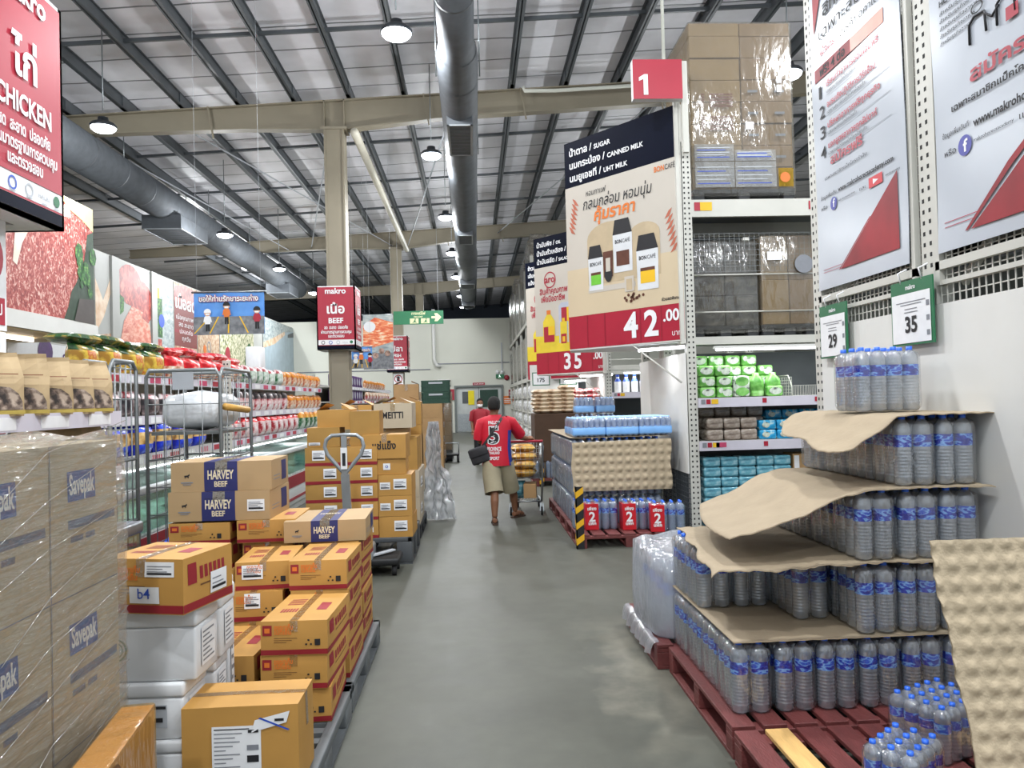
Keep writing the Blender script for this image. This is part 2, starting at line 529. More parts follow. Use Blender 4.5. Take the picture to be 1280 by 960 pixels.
# steel frame
for y in (18.0, 32.0, 46.0):
    b = MB()
    xs = [-14, -7.8, -5.15, -3.45, -2.6, -.6, 3.75, 9, 16]
    bot = [7.9, 8.08, 8.14, 8.11, 8.13, 8.37, 8.63, 8.95, 9.3]
    for i in range(len(xs) - 1):
        for (wd_, za, zb, zc, zd) in ((.03, bot[i], bot[i + 1], ztop(xs[i]), ztop(xs[i + 1])),
                                      (.24, bot[i] - .02, bot[i + 1] - .02, bot[i] + .02, bot[i + 1] + .02),
                                      (.24, ztop(xs[i]) - .03, ztop(xs[i + 1]) - .03, ztop(xs[i]), ztop(xs[i + 1]))):
            v = [(xs[i], y - wd_ / 2, za), (xs[i + 1], y - wd_ / 2, zb), (xs[i + 1], y + wd_ / 2, zb), (xs[i], y + wd_ / 2, za),
                 (xs[i], y - wd_ / 2, zc), (xs[i + 1], y - wd_ / 2, zd), (xs[i + 1], y + wd_ / 2, zd), (xs[i], y + wd_ / 2, zc)]
            b.add(v, [(0, 3, 2, 1), (4, 5, 6, 7), (0, 1, 5, 4), (1, 2, 6, 5), (2, 3, 7, 6), (3, 0, 4, 7)])
    for x in (-3.33, -2.87):
        b.box(x - .012, x + .012, y - .12, y + .12, 8.1, ztop(x))
    for x in (-6.0, -1.0, 1.3, 4.6, 7.0):
        b.bar((x, y - .13, ztop(x)), (x + .12, y - .13, ztop(x) - .75), .035, .035)
    struct('roof_beam', b, m_beige)
for y in (4.5, 18.0, 32.0, 46.0):
    b = MB()
    b.box(-3.33, -3.29, y - .22, y + .22, 0, 8.12); b.box(-2.91, -2.87, y - .22, y + .22, 0, 8.12); b.box(-3.29, -2.91, y - .2, y + .2, 0, 8.12)
    b.box(-3.4, -2.8, y - .25, y + .25, 8.06, 8.12)
    struct('column', b, m_beige)
for k in range(-6, 13):
    x = -4.02 + 1.28 * k; z = ztop(x)
    b = MB()
    b.box(x - .012, x + .012, 9, 61, z, z + .29); b.box(x - .05, x + .07, 9, 61, z, z + .018); b.box(x - .07, x + .05, 9, 61, z + .27, z + .29)
    for y in (18, 32, 46): b.box(x - .04, x + .04, y - .35, y + .35, z, z + .3)
    struct('roof_beam', b, m_dark)
for y in (12.3, 14.9, 21.4, 25.2, 28.6, 35.5, 39.5, 43, 50):
    b = MB(); b.bar((-14, y, ztop(-14) + .16), (15, y, ztop(15) + .16), .06, .07)
    struct('roof_beam', b, m_dark)
# thin cross bracing rods and the white sprinkler main
for a, c in (((-6.6, 18, 8.2), (-3.2, 32, 8.2)), ((-3.2, 18, 8.2), (-6.6, 32, 8.2)), ((1.2, 32, 8.7), (4.6, 18, 8.8)), ((-9, 18, 8.1), (-7.5, 32, 8.1)), ((-.5, 18.2, 8.2), (-2.6, 32, 8.2))):
    struct('roof_beam', MB().tube([a, c], .022, 6), m_lgrey)
struct('trim_6', MB().tube([(-2.62, 17.8, 8.0), (-2.62, 31.8, 8.0)], .1, 10), M('cream_pipe', 'c9c4b4', 0.45, nz=3))
struct('trim_7', MB().tube([(1.35, 17.6, 8.95), (1.38, 17.6, 8.86), (2.1, 17.6, 8.86), (4.5, 17.6, 9.0)], .045, 8), m_cream)

# ------------------------------------------------------------------ spiral ducts under the roof
m_duct = M('dull_spiral_duct', '6a6f75', 0.62, 0.1, nz=5, amt=0.12)


def duct(name, label, x, secs, boxes, hang):
    t = thing(name, label, 'duct', (x, secs[0][0], 0))
    b = MB(); rings = []; n = 20; y0 = secs[0][0]
    for y, r, z in secs:
        rings.append([(r * math.cos(2 * PI * k / n), y - y0, z + r * math.sin(2 * PI * k / n)) for k in range(n)])
    b.ring_loft(rings, 0, True)
    s = b
    ya = secs[0][0]
    for i in range(len(secs) - 1):
        (a, ra, za), (c, rc, zc) = secs[i:i + 2]
        k = max(1, int((c - a) / 1.5))
        for j in range(k):
            f = (j + .5) / k; r = ra + (rc - ra) * f + .008; z = za + (zc - za) * f; y = a + (c - a) * f - y0
            s.ring_loft([[(r * math.cos(2 * PI * q / n), yy, z + r * math.sin(2 * PI * q / n)) for q in range(n)] for yy in (y - .02, y + .02)], 0, True, False)
    b.build('duct_tube', m_duct, t)
    for (y, w, ln, zb, zt) in boxes:
        g = MB(); g.box(-w / 2, w / 2, y - y0, y - y0 + ln, zb, zt); go = g.build('outlet_box', m_duct, t)
        f = MB()
        f.box(-w / 2 + .0, w / 2, y - y0 - .0, y - y0 + .04, zb - .02, zb); f.box(-w / 2, w / 2, y - y0 + ln - .04, y - y0 + ln, zb - .02, zb)
        f.box(-w / 2, -w / 2 + .04, y - y0, y - y0 + ln, zb - .02, zb); f.box(w / 2 - .04, w / 2, y - y0, y - y0 + ln, zb - .02, zb)
        f.build('grille_frame', m_lgrey, go)
        q = MB(); k = 9
        for i in range(k):
            yy = y - y0 + .05 + (ln - .1) * i / (k - 1)
            q.bar((-w / 2 + .04, yy, zb - .008), (w / 2 - .04, yy, zb - .008), .02, .006)
        q.build('grille', m_grey, go)
    for y in hang:
        z = [za for (yy, r, za) in secs if yy <= y][-1]
        h = MB()
        for sx in (-.36, .36): h.tube([(sx, y - y0, z), (sx, y - y0, ztop(x + sx) + .2)], .012, 6)
        h.build('hanger_rod', m_steel, t)
    return t


duct('air_duct', 'round grey spiral duct hung above the middle of the main aisle', -.12,
     [(8.5, .255, 6.98), (11.2, .265, 6.98), (11.75, .33, 7.02), (27, .36, 7.0), (27.4, .4, 7.0), (41.5, .4, 7.0)],
     [(13.6, .46, 1.7, 6.62, 6.8), (22.6, .46, 1.3, 6.58, 6.8), (31.5, .6, 1.3, 6.48, 6.7), (38.5, .6, 1.3, 6.48, 6.7)], (12.5, 16.5, 20.5, 26, 30, 36, 41))
duct('air_duct', 'large round duct above the meat counter side, running to the far end', -8.78,
     [(10.4, .455, 7.55), (38.8, .475, 7.55), (39.2, .42, 7.52)],
     [(22.1, 1.1, 2.2, 6.81, 7.2), (35, 1.04, 1.9, 6.79, 7.2)], (14, 19, 25, 29.5, 34, 38))

# ------------------------------------------------------------------ hanging high-bay lamps
m_led = emit('led_lens', 'eef5ff', 16)
m_lampbody = M('lamp_housing', '4a4e53', 0.4, 0.5, nz=8)


def lamp_proto():
    t = thing('pendant_lamp', 'x', 'lamp')
    h = MB(); h.lathe([(.02, .16), (.09, .15), (.1, .06), (.2, .04), (.235, .0), (.235, -.03), (.225, -.04)], 24)
    h.build('lamp_housing', m_lampbody, t)
    MB().lathe([(.001, -.125), (.1, -.12), (.17, -.1), (.212, -.065), (.222, -.035)], 24).build('lamp_lens', m_led, t)
    MB().tube([(0, 0, .15), (0, 0, 1.0)], .012, 6).build('suspension_rod', m_steel, t)
    ld = bpy.data.lights.new('high_bay', 'AREA'); ld.shape = 'DISK'; ld.size = .42; ld.energy = LAMP_W; ld.color = (.95, .98, 1.0)
    lo = bpy.data.objects.new('light', ld); COL.objects.link(lo); lo.location = (0, 0, -.135); adopt(lo, t)
    ld = bpy.data.lights.new('added_fill_point', 'POINT'); ld.shadow_soft_size = .1; ld.energy = ROOF_FILL_W; ld.color = (.95, .98, 1.0)  # extra point light, added to lift the roof and walls
    lo = bpy.data.objects.new('light', ld); COL.objects.link(lo); lo.location = (0, 0, -.24); adopt(lo, t)
    return t


lampP = lamp_proto(); first = [True]
def place_lamp(x, y, z, label, group):
    o = lampP if first[0] else dup(lampP)
    first[0] = False
    o.location = (x, y, z); o['label'] = label; o['group'] = group
    for k in KIDS[o.name]:
        if k.name.startswith('suspension'):
            k.scale.z = ztop(x) + .31 - z
    return o


for i, (px, py, y) in enumerate(((None, None, 5.6), (None, None, 11.2), (539, 192, 17), (557, 270, 22.6), (565, 315, 28.5), (570, 345, 34.5), (576, 369, 42), (579, 383, 50))):
    if px is None: x, z = -1.0, 7.15
    else: q = WY(px, py, y); x, z = q.x, q.z
    place_lamp(x, y, z, 'bright disc lamp hanging beside the middle duct, ' + nth(i + 1) + ' along the row from the front', 'lamps beside the middle duct')
for i, (px, py, y) in enumerate(((None, None, 6), (129, 157, 15.6), (281, 292, 24.2), (349, 335, 30.4), (392, 365, 37))):
    if px is None: x, z = -7.6, 7.3
    else: y *= .93; q = WY(px, py, y); x, z = q.x, q.z
    place_lamp(x, y, z, 'bright disc lamp beside the meat counter duct, ' + nth(i + 1) + ' of its row from the front', 'lamps along the counter duct')
for i, (px, py, y) in enumerate(((242, 297, 24.6), (308, 334, 30), (348, 357, 36))):
    q = WY(px, py, y * 1.16)
    place_lamp(q.x, y * 1.16, q.z, 'smaller looking disc lamp in the outermost row above the meat pictures, ' + nth(i + 1) + ' from the front', 'lamps of the outermost row')
for i, (x, y) in enumerate(((5.6, 1), (5.6, 7.0), (5.6, 12.8), (5.6, 18.5), (5.6, 25), (5.6, 32), (-1.0, 0), (-1.0, -4.5), (-7.6, -2), (2.4, 2.2))):
    place_lamp(x, y, 7.2, 'disc lamp hanging above the rack rows, ' + nth(i + 1) + ' of those out of view', 'lamps above the racks')
# ------------------------------------------------------------------ meat counter pictures on the left bulkhead
m_marble = mottled('marbled_beef', [(.36, 'dcb8ac'), (.45, 'b85f56'), (.56, '98342f'), (.7, '74201f')], 9, (1, 1.6, 1), .45, 7, 1.6, (.5, .4, .7))
m_fat = mottled('white_fat', [(.3, 'efe7dc'), (.7, 'dccbb8')], 4)
m_parsley = mottled('parsley_green', [(.35, '12351a'), (.55, '2f6b2b'), (.7, '79a04c')], 14)
m_meat = mottled('raw_pork', [(.35, '6f1f1e'), (.5, '9a3a34'), (.65, 'c4685a')], 5, (1, 1, 1), .4, 4, .8)
m_pork = mottled('pale_pork', [(.35, 'b8584a'), (.5, 'd08470'), (.7, 'e0b09c')], 5, (1, 1, 2), .4, 5, 1.2)
m_offwhite = M('poster_white', 'a5a6a2', .5, nz=2, amt=.05)
m_bone = mottled('bone_cream', [(.35, 'c9a079'), (.6, 'e2cdb5')], 3)
m_fishgrey = mottled('fish_grey', [(.3, '7c888b'), (.5, 'a2adae'), (.7, 'c4c8c3')], 4, (1, 1, 2), .5, 5, .8)
m_brownred = M('dark_red_board', '7c3330', .5, nz=2, amt=.1)
m_noodle = mottled('pale_food', [(.35, 'a67c5e'), (.5, 'c2a486'), (.65, 'd6c8b2')], 8)
m_veg = mottled('herb_photo', [(.3, '3b4a2c'), (.42, '9aa070'), (.55, 'ded9bd'), (.7, 'e9e3cf')], 9, (1, 1, 1), .5, 6)
m_sky = mottled('banner_blue', [(.3, '3f7fd2'), (.7, '6aa5e6')], 2)
m_road = mottled('banner_road_grey', [(.35, '5e6166'), (.65, '85878a')], 12)
m_salmon = mottled('salmon_photo', [(.36, 'f3d6b5'), (.47, 'ee8d58'), (.62, 'd9582e')], 5, (1, 1, 3), .4, 4, .5)
m_crab = mottled('seafood_photo', [(.3, '4a3a33'), (.45, '8a6a58'), (.6, 'b9988a')], 9)
m_skin = M('printed_skin', 'd9a886', .6, nz=4)
m_lemon = M('lemon_yellow', 'd9c98a', .5, nz=4)


def wallF(x): return Frame((x, 0, 0), (0, 1, 0), (0, 0, 1))   # seen from the aisle: u runs away, n points to +X


def board(name, label, cat, mb, mats, parts=(), group=None):
    o = mb.build(name, mats); tag(o, label, cat, group)
    return o


def arc(cx, cy, rx, ry, a0, a1, n=12):
    return [(cx + rx * math.cos(R(a0 + (a1 - a0) * i / n)), cy + ry * math.sin(R(a0 + (a1 - a0) * i / n))) for i in range(n + 1)]


# big marbled steak panel with the lit canopy under it
class Stretch:
    """the steak panel's own frame, fitted to its length"""
    n = Vector((1, 0, 0))
    def __call__(s, a, b, d=0.0): return Vector((-7.5 + d, 12.75 + (a - 11.5) * .772, b))


F = Stretch()
t = thing('meat_counter_canopy', 'large marbled beef picture on a white canopy over the meat counter', 'canopy', (-8.3, 13, 0))
O = Vector((-8.3, 13, 0))
def rel(mb): return mb.xf(Matrix.Translation(-O))
b = MB(); b.fbox(F, 8.2, 15.06, 3.34, 5.66, -.12, 0, 0)
rel(b).build('picture_panel', m_white, t)
b = MB()
b.shape(F, [(8.3, 3.36), (15.05, 3.36), (15.05, 5.65), (8.3, 5.65)], 0, .004)
b.shape(F, [(11.6, 4.15), (11.75, 4.1), (11.95, 4.5), (12.3, 4.85), (12.9, 5.0), (13.5, 5.25), (14.0, 5.3), (13.9, 5.5), (13.1, 5.48), (12.5, 5.3), (12.0, 5.1), (11.7, 4.7)], 1, .008)
b.shape(F, [(13.6, 3.36), (15.05, 3.36), (15.05, 5.2), (14.75, 5.1), (14.6, 4.6), (14.35, 4.3), (14.2, 4.1), (13.95, 3.9), (13.8, 3.6)], 2, .008)
b.shape(F, [(13.4, 5.65), (15.05, 5.65), (15.05, 5.2), (14.5, 5.35), (13.9, 5.45)], 3, .01)
for i in range(14):
    a = rnd.uniform(14.3, 15.0); c = rnd.uniform(3.9, 4.7); r = rnd.uniform(.08, .2)
    b.disc(F, a, c, r, 4, .012 + i * .0005, 7)
b.shape(F, [(14.05, 3.36), (15.05, 3.36), (15.05, 3.85), (14.3, 3.8)], 5, .019)
rel(b).build('beef_picture', [m_marble, m_fat, M('dark_herb', '2c4030', .5, nz=6, amt=.3), m_lemon, m_parsley, M('dark_board_photo', '4a4340', .5, nz=4, amt=.2)], t)
b = MB(); b.box(-9.4, -7.45, 9.8, 15.55, 3.06, 3.34)
rel(b).build('canopy_fascia', m_white, t)
b = MB(); b.box(-9.38, -7.5, 9.85, 15.5, 3.035, 3.058)
rel(b).build('canopy_soffit', M('warm_ply_soffit', 'd8bd92', .5, nz=2), t)
tl = MB()
for (x, ya, yb) in ((-8.8, 10, 11.3), (-8.5, 11.6, 12.9), (-8.2, 13.1, 14.6)): tl.box(x - .03, x + .03, ya, yb, 2.97, 3.03)
rel(tl).build('strip_light', emit('tube_glow', 'fff4e6', 9), t)
ld = bpy.data.lights.new('counter_light', 'AREA'); ld.shape = 'RECTANGLE'; ld.size = .3; ld.size_y = 5; ld.energy = 45; ld.color = (1, .86, .66)
lo = bpy.data.objects.new('light', ld); COL.objects.link(lo); lo.location = Vector((-8.5, 11.8, 2.9)) - O; adopt(lo, t)

F = wallF(-9.2)
def Yp(px): return -9.2 / math.tan(math.atan((px - 640) / 950) + .051)
Z0, Z1 = 3.25, 5.58
def picture(name, label, pa, pb, draw, mats):
    a0, a1 = Yp(pa), Yp(pb)
    t = thing(name, label, 'wall picture', (-9.2, (a0 + a1) / 2, Z0))
    G = Frame((0, -(a0 + a1) / 2, -Z0), (0, 1, 0), (0, 0, 1))
    MB().fbox(G, a0, a1, Z0, Z1, 0, .03).build('backing_board', m_offwhite, t)
    b = MB(); draw(b, G, a0, a1); b.build('printed_picture', mats, t)


def d1(b, G, a, c):
    b.rect(G, a, c, Z0, Z1, 0, .033); w = c - a
    b.shape(G, [(a, Z0 + .3), (a + w * .55, 4.0), (c, 4.6), (c, 5.0), (a + w * .5, 4.4), (a, 4.9)], 1, .037)
    b.shape(G, [(a, Z0), (c, Z0), (c, Z0 + .35), (a, Z0 + .25)], 2, .039)
picture('garlic_picture', 'narrow pale garlic and bone picture beside the large beef panel', 119, 138, d1, [m_offwhite, m_bone, m_noodle])
struct('trim_8', MB().box(-9.2, -9.12, Yp(138.5), Yp(147.5), Z0 - .1, 5.6), m_offwhite)


def d2(b, G, a, c):
    b.rect(G, a, c, Z0, Z1, 0, .033); w = c - a
    b.shape(G, arc(a + w * .35, 5.0, w * .38, .55, 0, 360, 20), 1, .036)
    b.shape(G, arc(a + w * .72, 4.6, w * .36, .62, 0, 360, 20), 1, .038)
    b.shape(G, [(a, Z0), (a + w * .15, 4.0), (a + w * .4, 4.45), (a + w * .75, 4.35), (a + w * .6, 3.8), (a + w * .3, Z0)], 2, .04)
    b.shape(G, [(a + w * .3, Z0), (a + w * .45, 3.8), (a + w * .7, 4.2), (a + w * .95, 4.05), (c, 3.7), (c, Z0)], 3, .043)
    b.shape(G, [(a, 4.1), (a + w * .14, 4.25), (a + w * .16, 4.6), (a, 4.7)], 4, .045)
picture('pork_picture', 'picture of raw red and pale pork joints on white ground', 148, 188, d2, [m_offwhite, m_meat, m_pork, mottled('pork_loin', [(.4, 'c96f5c'), (.6, 'e0a894')], 4, (1, 1, 2)), m_parsley])
struct('trim_9', MB().box(-9.2, -9.12, Yp(188.5), Yp(195), Z0 - .1, 5.6), m_offwhite)


def d3(b, G, a, c):
    w = c - a
    b.rect(G, a, c, Z0, Z1, 0, .033)
    b.rect(G, a, a + w * .35, Z0 + .5, 4.9, 1, .036); b.disc(G, a + w * .3, 4.25, .2, 2, .04)
    b.rect(G, a, a + w * .3, Z0, 3.7, 3, .038); b.rect(G, a, a + w * .2, 4.9, 5.2, 4, .04)
picture('fish_counter_picture', 'narrow grey fish picture with green and blue bottles strip', 195, 217, d3, [m_fishgrey, m_parsley, m_blue, m_meat, m_yellow])


def d4(b, G, a, c):
    w = c - a
    b.rect(G, a, c, Z0, Z1, 0, .033); b.rect(G, a, c, 3.6, 5.0, 1, .036)
    b.shape(G, [(a, 5.0), (c, 5.0), (c, 5.5), (a + w * .5, 5.58), (a, 5.45)], 2, .037)
    b.text(G, 'เนื้อสด', a + w * .5, 4.8, .55, 3, .041, 'C', True, w * .9)
    for i in range(4):
        b.text(G, ('เนื้อคุณภาพดี', 'สด สะอาด', 'ปลอดภัย', 'ทุกวัน')[i], a + w * .5, 4.45 - i * .22, .2, 3, .041, 'C', False, w * .85)
    b.rect(G, a, c, 4.02, 4.12, 4, .039)
picture('text_board', 'dark red meat board with white Thai writing on the bulkhead', 218, 246, d4, [m_noodle, m_brownred, m_meat, m_paper, m_dred])


def d5(b, G, a, c):
    b.rect(G, a, c, Z0, Z1, 0, .033); w = c - a
    b.annulus(G, a + w * .5, 3.75, .15, .2, 1, .037); b.disc(G, a + w * .3, 3.65, .15, 2, .038)
picture('noodle_picture', 'pale noodle and bread picture next to the dark red board', 247, 274, d5, [m_noodle, m_grey, m_orange])


def d6(b, G, a, c):
    b.rect(G, a, c, Z0, Z1, 0, .033); w = c - a
    b.disc(G, a + w * .2, 3.6, .3, 1, .037); b.disc(G, a + w * .85, 3.9, .33, 2, .038); b.disc(G, a + w * .75, 3.45, .25, 2, .04)
    b.shape(G, [(a, 5.0), (c, 5.2), (c, Z1), (a, Z1)], 3, .036)
picture('herb_picture', 'pale picture of herbs, tomato and dark pots', 275, 317, d6, [m_veg, m_red, m_parsley, m_meat])


def d7(b, G, a, c):
    b.rect(G, a, c, Z0, Z1, 0, .033); w = c - a
    b.shape(G, [(a, 4.4), (a + w * .6, 5.2), (c, 5.5), (c, 5.58), (a, 5.58)], 1, .036)
    b.shape(G, [(a, 4.2), (a + w * .3, 4.5), (a + w * .62, 5.1), (a + w * .6, 5.25), (a + w * .25, 4.75), (a, 4.45)], 2, .038)
    b.shape(G, [(a + w * .7, 5.0), (a + w * .95, 5.15), (c, 5.35), (a + w * .9, 5.38), (a + w * .7, 5.15)], 3, .04)
picture('fish_picture', 'large pale fish on ice picture at the far end of the bulkhead', 329, 371, d7,
        [M('ice_blue', 'a5b6bf', .5, nz=3, amt=.1), m_fishgrey, m_bone, m_dark])
# small white strip sign under the canopy line
G = Frame((-9.0, 0, 0), (0, 1, 0), (0, 0, 1))
t = thing('counter_sign', 'white strip sign with purple and green discs under the meat canopy', 'sign', (-9.0, 17.5, 2.5))
G2 = Frame((0, -17.5, -2.5), (0, 1, 0), (0, 0, 1))
MB().fbox(G2, 15.2, 19.3, 2.5, 3.1, -.04, 0).build('sign_board', m_paper, t)
b = MB(); b.disc(G2, 16.5, 2.92, .28, 0, .006); b.disc(G2, 18.9, 2.8, .22, 1, .006); b.text(G2, 'ครบ คุ้ม', 17.7, 2.72, .34, 2, .006, 'C', True)
b.build('sign_print', [m_purple, m_green, m_purple], t)
for q in (-1.8, 1.2): MB().tube([(-.03, q, .55), (-.25, q, .75)], .02).build('bracket', m_steel, t)


# ------------------------------------------------------------------ hanging banners and direction sign
def cord(t, pts, zt, r=.0025):
    for (x, y, z) in pts: MB().tube([(x, y, z), (x, y, zt)], r, 5).build('hanging_wire', m_lgrey, t)


def banner(name, label, x0, x1, z0, z1, y, draw, mats, wires=True):
    t = thing(name, label, 'banner', ((x0 + x1) / 2, y, z0)); xc = (x0 + x1) / 2
    G = Frame((0, 0, 0), (1, 0, 0), (0, 0, 1)); w = x1 - x0; h = z1 - z0
    b = MB()
    b.grid(lambda u, v: G(-w / 2 + u * w, v * h, .01 * math.sin(u * 9) * math.sin(v * 5)), 14, 8, 0)
    b.grid(lambda u, v: G(-w / 2 + u * w, v * h, .01 * math.sin(u * 9) * math.sin(v * 5) - .006), 14, 8, 0)
    b.build('banner_sheet', mats[0], t)
    c = MB(); draw(c, G, w, h); c.build('banner_print', mats, t)
    r = MB(); r.tube([G(-w / 2 - .03, h, 0), G(w / 2 + .03, h, 0)], .015, 8); r.build('top_rod', m_steel, t)
    if wires: cord(t, [(-w / 2 + .05, 0, h), (w / 2 - .05, 0, h)], ztop(xc) + .31 - z0)
    return t


def people_print(b, G, w, h):
    b.rect(G, -w / 2, w / 2, 0, h * .42, 1, .022)
    for q in ((-.008, 0), (.008, 0), (0, .008), (0, -.008)): b.text(G, 'ขอให้ท่านรักษาระยะห่าง', q[0], h * .78 + q[1], h * .17, 7, .024, 'C', True, w * .84)
    b.text(G, 'ขอให้ท่านรักษาระยะห่าง', 0, h * .78, h * .17, 3, .027, 'C', True, w * .84)
    for x0, x1 in ((-.5, -.38), (-.28, -.2), (.26, .38), (-.02, .02)):
        b.shape(G, [(x0 * w, .02), (x0 * w + .02, .02), (x0 * w * .55 + .02, h * .42), (x0 * w * .55, h * .42)], 4, .025)
    for i, (x, z, c) in enumerate(((-.3, .26, 3), (-.03, .42, 6), (.4, .3, 7))):
        X = x * w; Z = z * h
        for e in (-.018, .018): b.shape(G, [(X + e - .013, Z - .12), (X + e + .013, Z - .12), (X + e * .8 + .014, Z), (X + e * .8 - .014, Z)], 2, .028)
        b.shape(G, [(X - .04, Z - .01), (X + .04, Z - .01), (X + .05, Z + .06), (X + .035, Z + .12), (X - .035, Z + .12), (X - .05, Z + .06)], c, .03)
        for e in (-1, 1): b.shape(G, [(X + e * .035, Z + .11), (X + e * .05, Z + .1), (X + e * .065, Z + .02), (X + e * .05, Z + .02)], c, .0305)
        b.disc(G, X, Z + .165, .05, 5, .031); b.shape(G, arc(X, Z + .175, .054, .055, -10, 190), 3 if i == 0 else 2, .033); b.rect(G, X - .03, X + .03, Z + .13, Z + .155, 3, .034)
Y = 12.0; a = WY(243, 419, Y); c = WY(330, 364, Y)
banner('distance_banner', 'blue banner about keeping distance with three printed people', a.x, c.x, a.z, c.z, Y, people_print,
       [m_sky, m_road, m_black, m_paper, m_yellow, m_skin, m_orange, m_red])


def salmon_print(b, G, w, h):
    b.rect(G, -w / 2, w / 2, 0, h, 1, .022)
    b.shape(G, [(-w * .5, h * .35), (w * .5, h * .5), (w * .5, h * .85), (-w * .1, h * .95), (-w * .5, h * .8)], 2, .024)
    b.shape(G, arc(-w * .28, h * .78, w * .2, h * .1, 0, 360, 14), 0, .026)
    b.rect(G, -w / 2, w / 2, 0, h * .3, 3, .025)
    for i in range(4): b.disc(G, -w * .3 + i * w * .2, h * .3 + rnd.uniform(-.1, .1), w * .1, 4, .027, 9)
Y = 23; a = WY(455, 462, Y); c = WY(491, 393, Y)
banner('seafood_banner', 'orange salmon and seafood picture banner hanging behind the beef column', a.x, c.x, a.z, c.z, Y, salmon_print, [m_paper, m_fishgrey, m_salmon, m_road, m_crab])
Y = 19.5; a = WY(440, 461, Y); c = WY(465, 433, Y)
banner('distance_banner', 'small blue and grey banner partly behind the beef column', a.x, c.x, a.z, c.z, Y, people_print,
       [m_sky, m_road, m_black, m_paper, m_yellow, m_skin, m_orange, m_red])

Y = 30.5; a = WY(492, 406, Y); c = WY(554, 388, Y)
t = thing('exit_direction_sign', 'green hanging exit sign with a pale arrow and running figures', 'sign', ((a.x + c.x) / 2, Y, a.z))
w = c.x - a.x; h = c.z - a.z; G = Frame((0, 0, 0), (1, 0, 0), (0, 0, 1))
MB().fbox(G, -w / 2, w / 2, 0, h, -.06, 0).build('sign_panel', m_green, t)
b = MB(); ar = M('pale_arrow', 'd6d6a8', .5)
b.shape(G, [(w * .26, h * .42), (w * .34, h * .42), (w * .32, h * .2), (w * .38, h * .2), (w * .46, h * .5), (w * .38, h * .8), (w * .32, h * .8), (w * .34, h * .58), (w * .26, h * .58)], 0, .006)
b.text(G, 'ทางหนีไฟ', .0, h * .72, h * .28, 0, .006, 'C', True); b.text(G, 'FIRE EXIT', .0, h * .5, h * .16, 0, .006, 'C', True)
for x in (-.06, .16):
    X = x * w - .05
    b.rect(G, X - .17, X + .17, h * .06, h * .44, 0, .006); b.disc(G, X + .04, h * .38, h * .05, 1, .01)
    b.shape(G, [(X - .1, h * .1), (X - .02, h * .2), (X + .0, h * .33), (X + .06, h * .3), (X + .05, h * .2), (X + .12, h * .1), (X + .03, h * .15)], 1, .01)
b.build('sign_print', [ar, m_green], t)
cord(t, [(-w * .4, -.03, h), (w * .4, -.03, h)], ztop(a.x) + .31 - a.z, .006)


# ------------------------------------------------------------------ red department signs boxed round the columns
def text_rows(b, G, W, H, thai, eng, m):
    b.text(G, 'makro', 0, H * .88, H * .125, m, .012, 'C', True)
    b.text(G, thai, 0, H * .57, H * .2, m, .012, 'C', True)
    b.text(G, eng, 0, H * .415, H * .115, m, .012, 'C', True, W * .66 if len(eng) > 5 else None)
    b.text(G, 'สด  สะอาด  ปลอดภัย', 0, H * .325, H * .068, m, .012, 'C', True, W * .62)
    b.text(G, 'ผ่านมาตรฐานการควบคุม', 0, H * .255, H * .066, m, .012, 'C', True, W * .8)
    b.text(G, 'และตรวจสอบ', 0, H * .19, H * .066, m, .012, 'C', True, W * .42)


def column_sign(y, z0, H, thai, eng, label):
    W = .86; t = thing('department_sign', label, 'sign', (-3.1, y, z0))
    b = MB()
    hw = .44
    for (x0, x1, ya, yb) in ((-hw, hw, -hw, -hw + .04), (-hw, hw, hw - .04, hw), (-hw, -hw + .04, -hw, hw), (hw - .04, hw, -hw, hw)): b.box(x0, x1, ya, yb, 0, H)
    b.box(-hw, hw, -hw, -.24, 0, .02); b.box(-hw, hw, .24, hw, 0, .02); b.box(-hw, -.24, -.24, .24, 0, .02); b.box(.24, hw, -.24, .24, 0, .02)
    b.build('sign_box', m_paper, t)
    for G in (Frame((0, -hw, 0), (1, 0, 0), (0, 0, 1)), Frame((hw, 0, 0), (0, 1, 0), (0, 0, 1))):
        f = MB()
        f.rect(G, -W / 2 + .02, W / 2 - .02, H * .155, H - .025, 0, .004)
        f.rect(G, -W / 2 + .02, W / 2 - .02, H * .075, H * .15, 1, .004)
        f.rect(G, -W / 2 + .02, W / 2 - .02, .02, H * .065, 2, .004)
        f.rect(G, -W / 2 + .02, W / 2 - .02, H * .065, H * .073, 0, .006)
        for i, (x, r) in enumerate(((-.3, .042), (-.13, .042), (.04, .042), (.2, .03), (.34, .036))):
            if i < 3: f.annulus(G, x, H * .112, r * .72, r, (2, 4, 5)[i], .008)
            elif i == 3: f.text(G, 'HALAL', x, H * .1, .045, 5, .008)
            else: f.disc(G, x, H * .115, r, 6, .008)
            f.rect(G, x - .03, x + .03, H * .079, H * .084, 5, .008)
        f.build('sign_face', [m_red, m_paper, m_navy, m_paper, m_blue, m_lgrey, m_green], t)
        q = MB(); text_rows(q, G, W, H, thai, eng, 0); q.build('sign_lettering', m_paper, t)
    return t


column_sign(4.68, 2.84, 1.46, 'ไก่', 'CHICKEN', 'large red and white CHICKEN sign boxed round the front column')
column_sign(18, 2.9, 1.46, 'เนื้อ', 'BEEF', 'red and white BEEF sign boxed round the second column')
column_sign(32, 2.9, 1.5, 'ปลา', 'FISH', 'small red FISH sign on the column near the back wall')


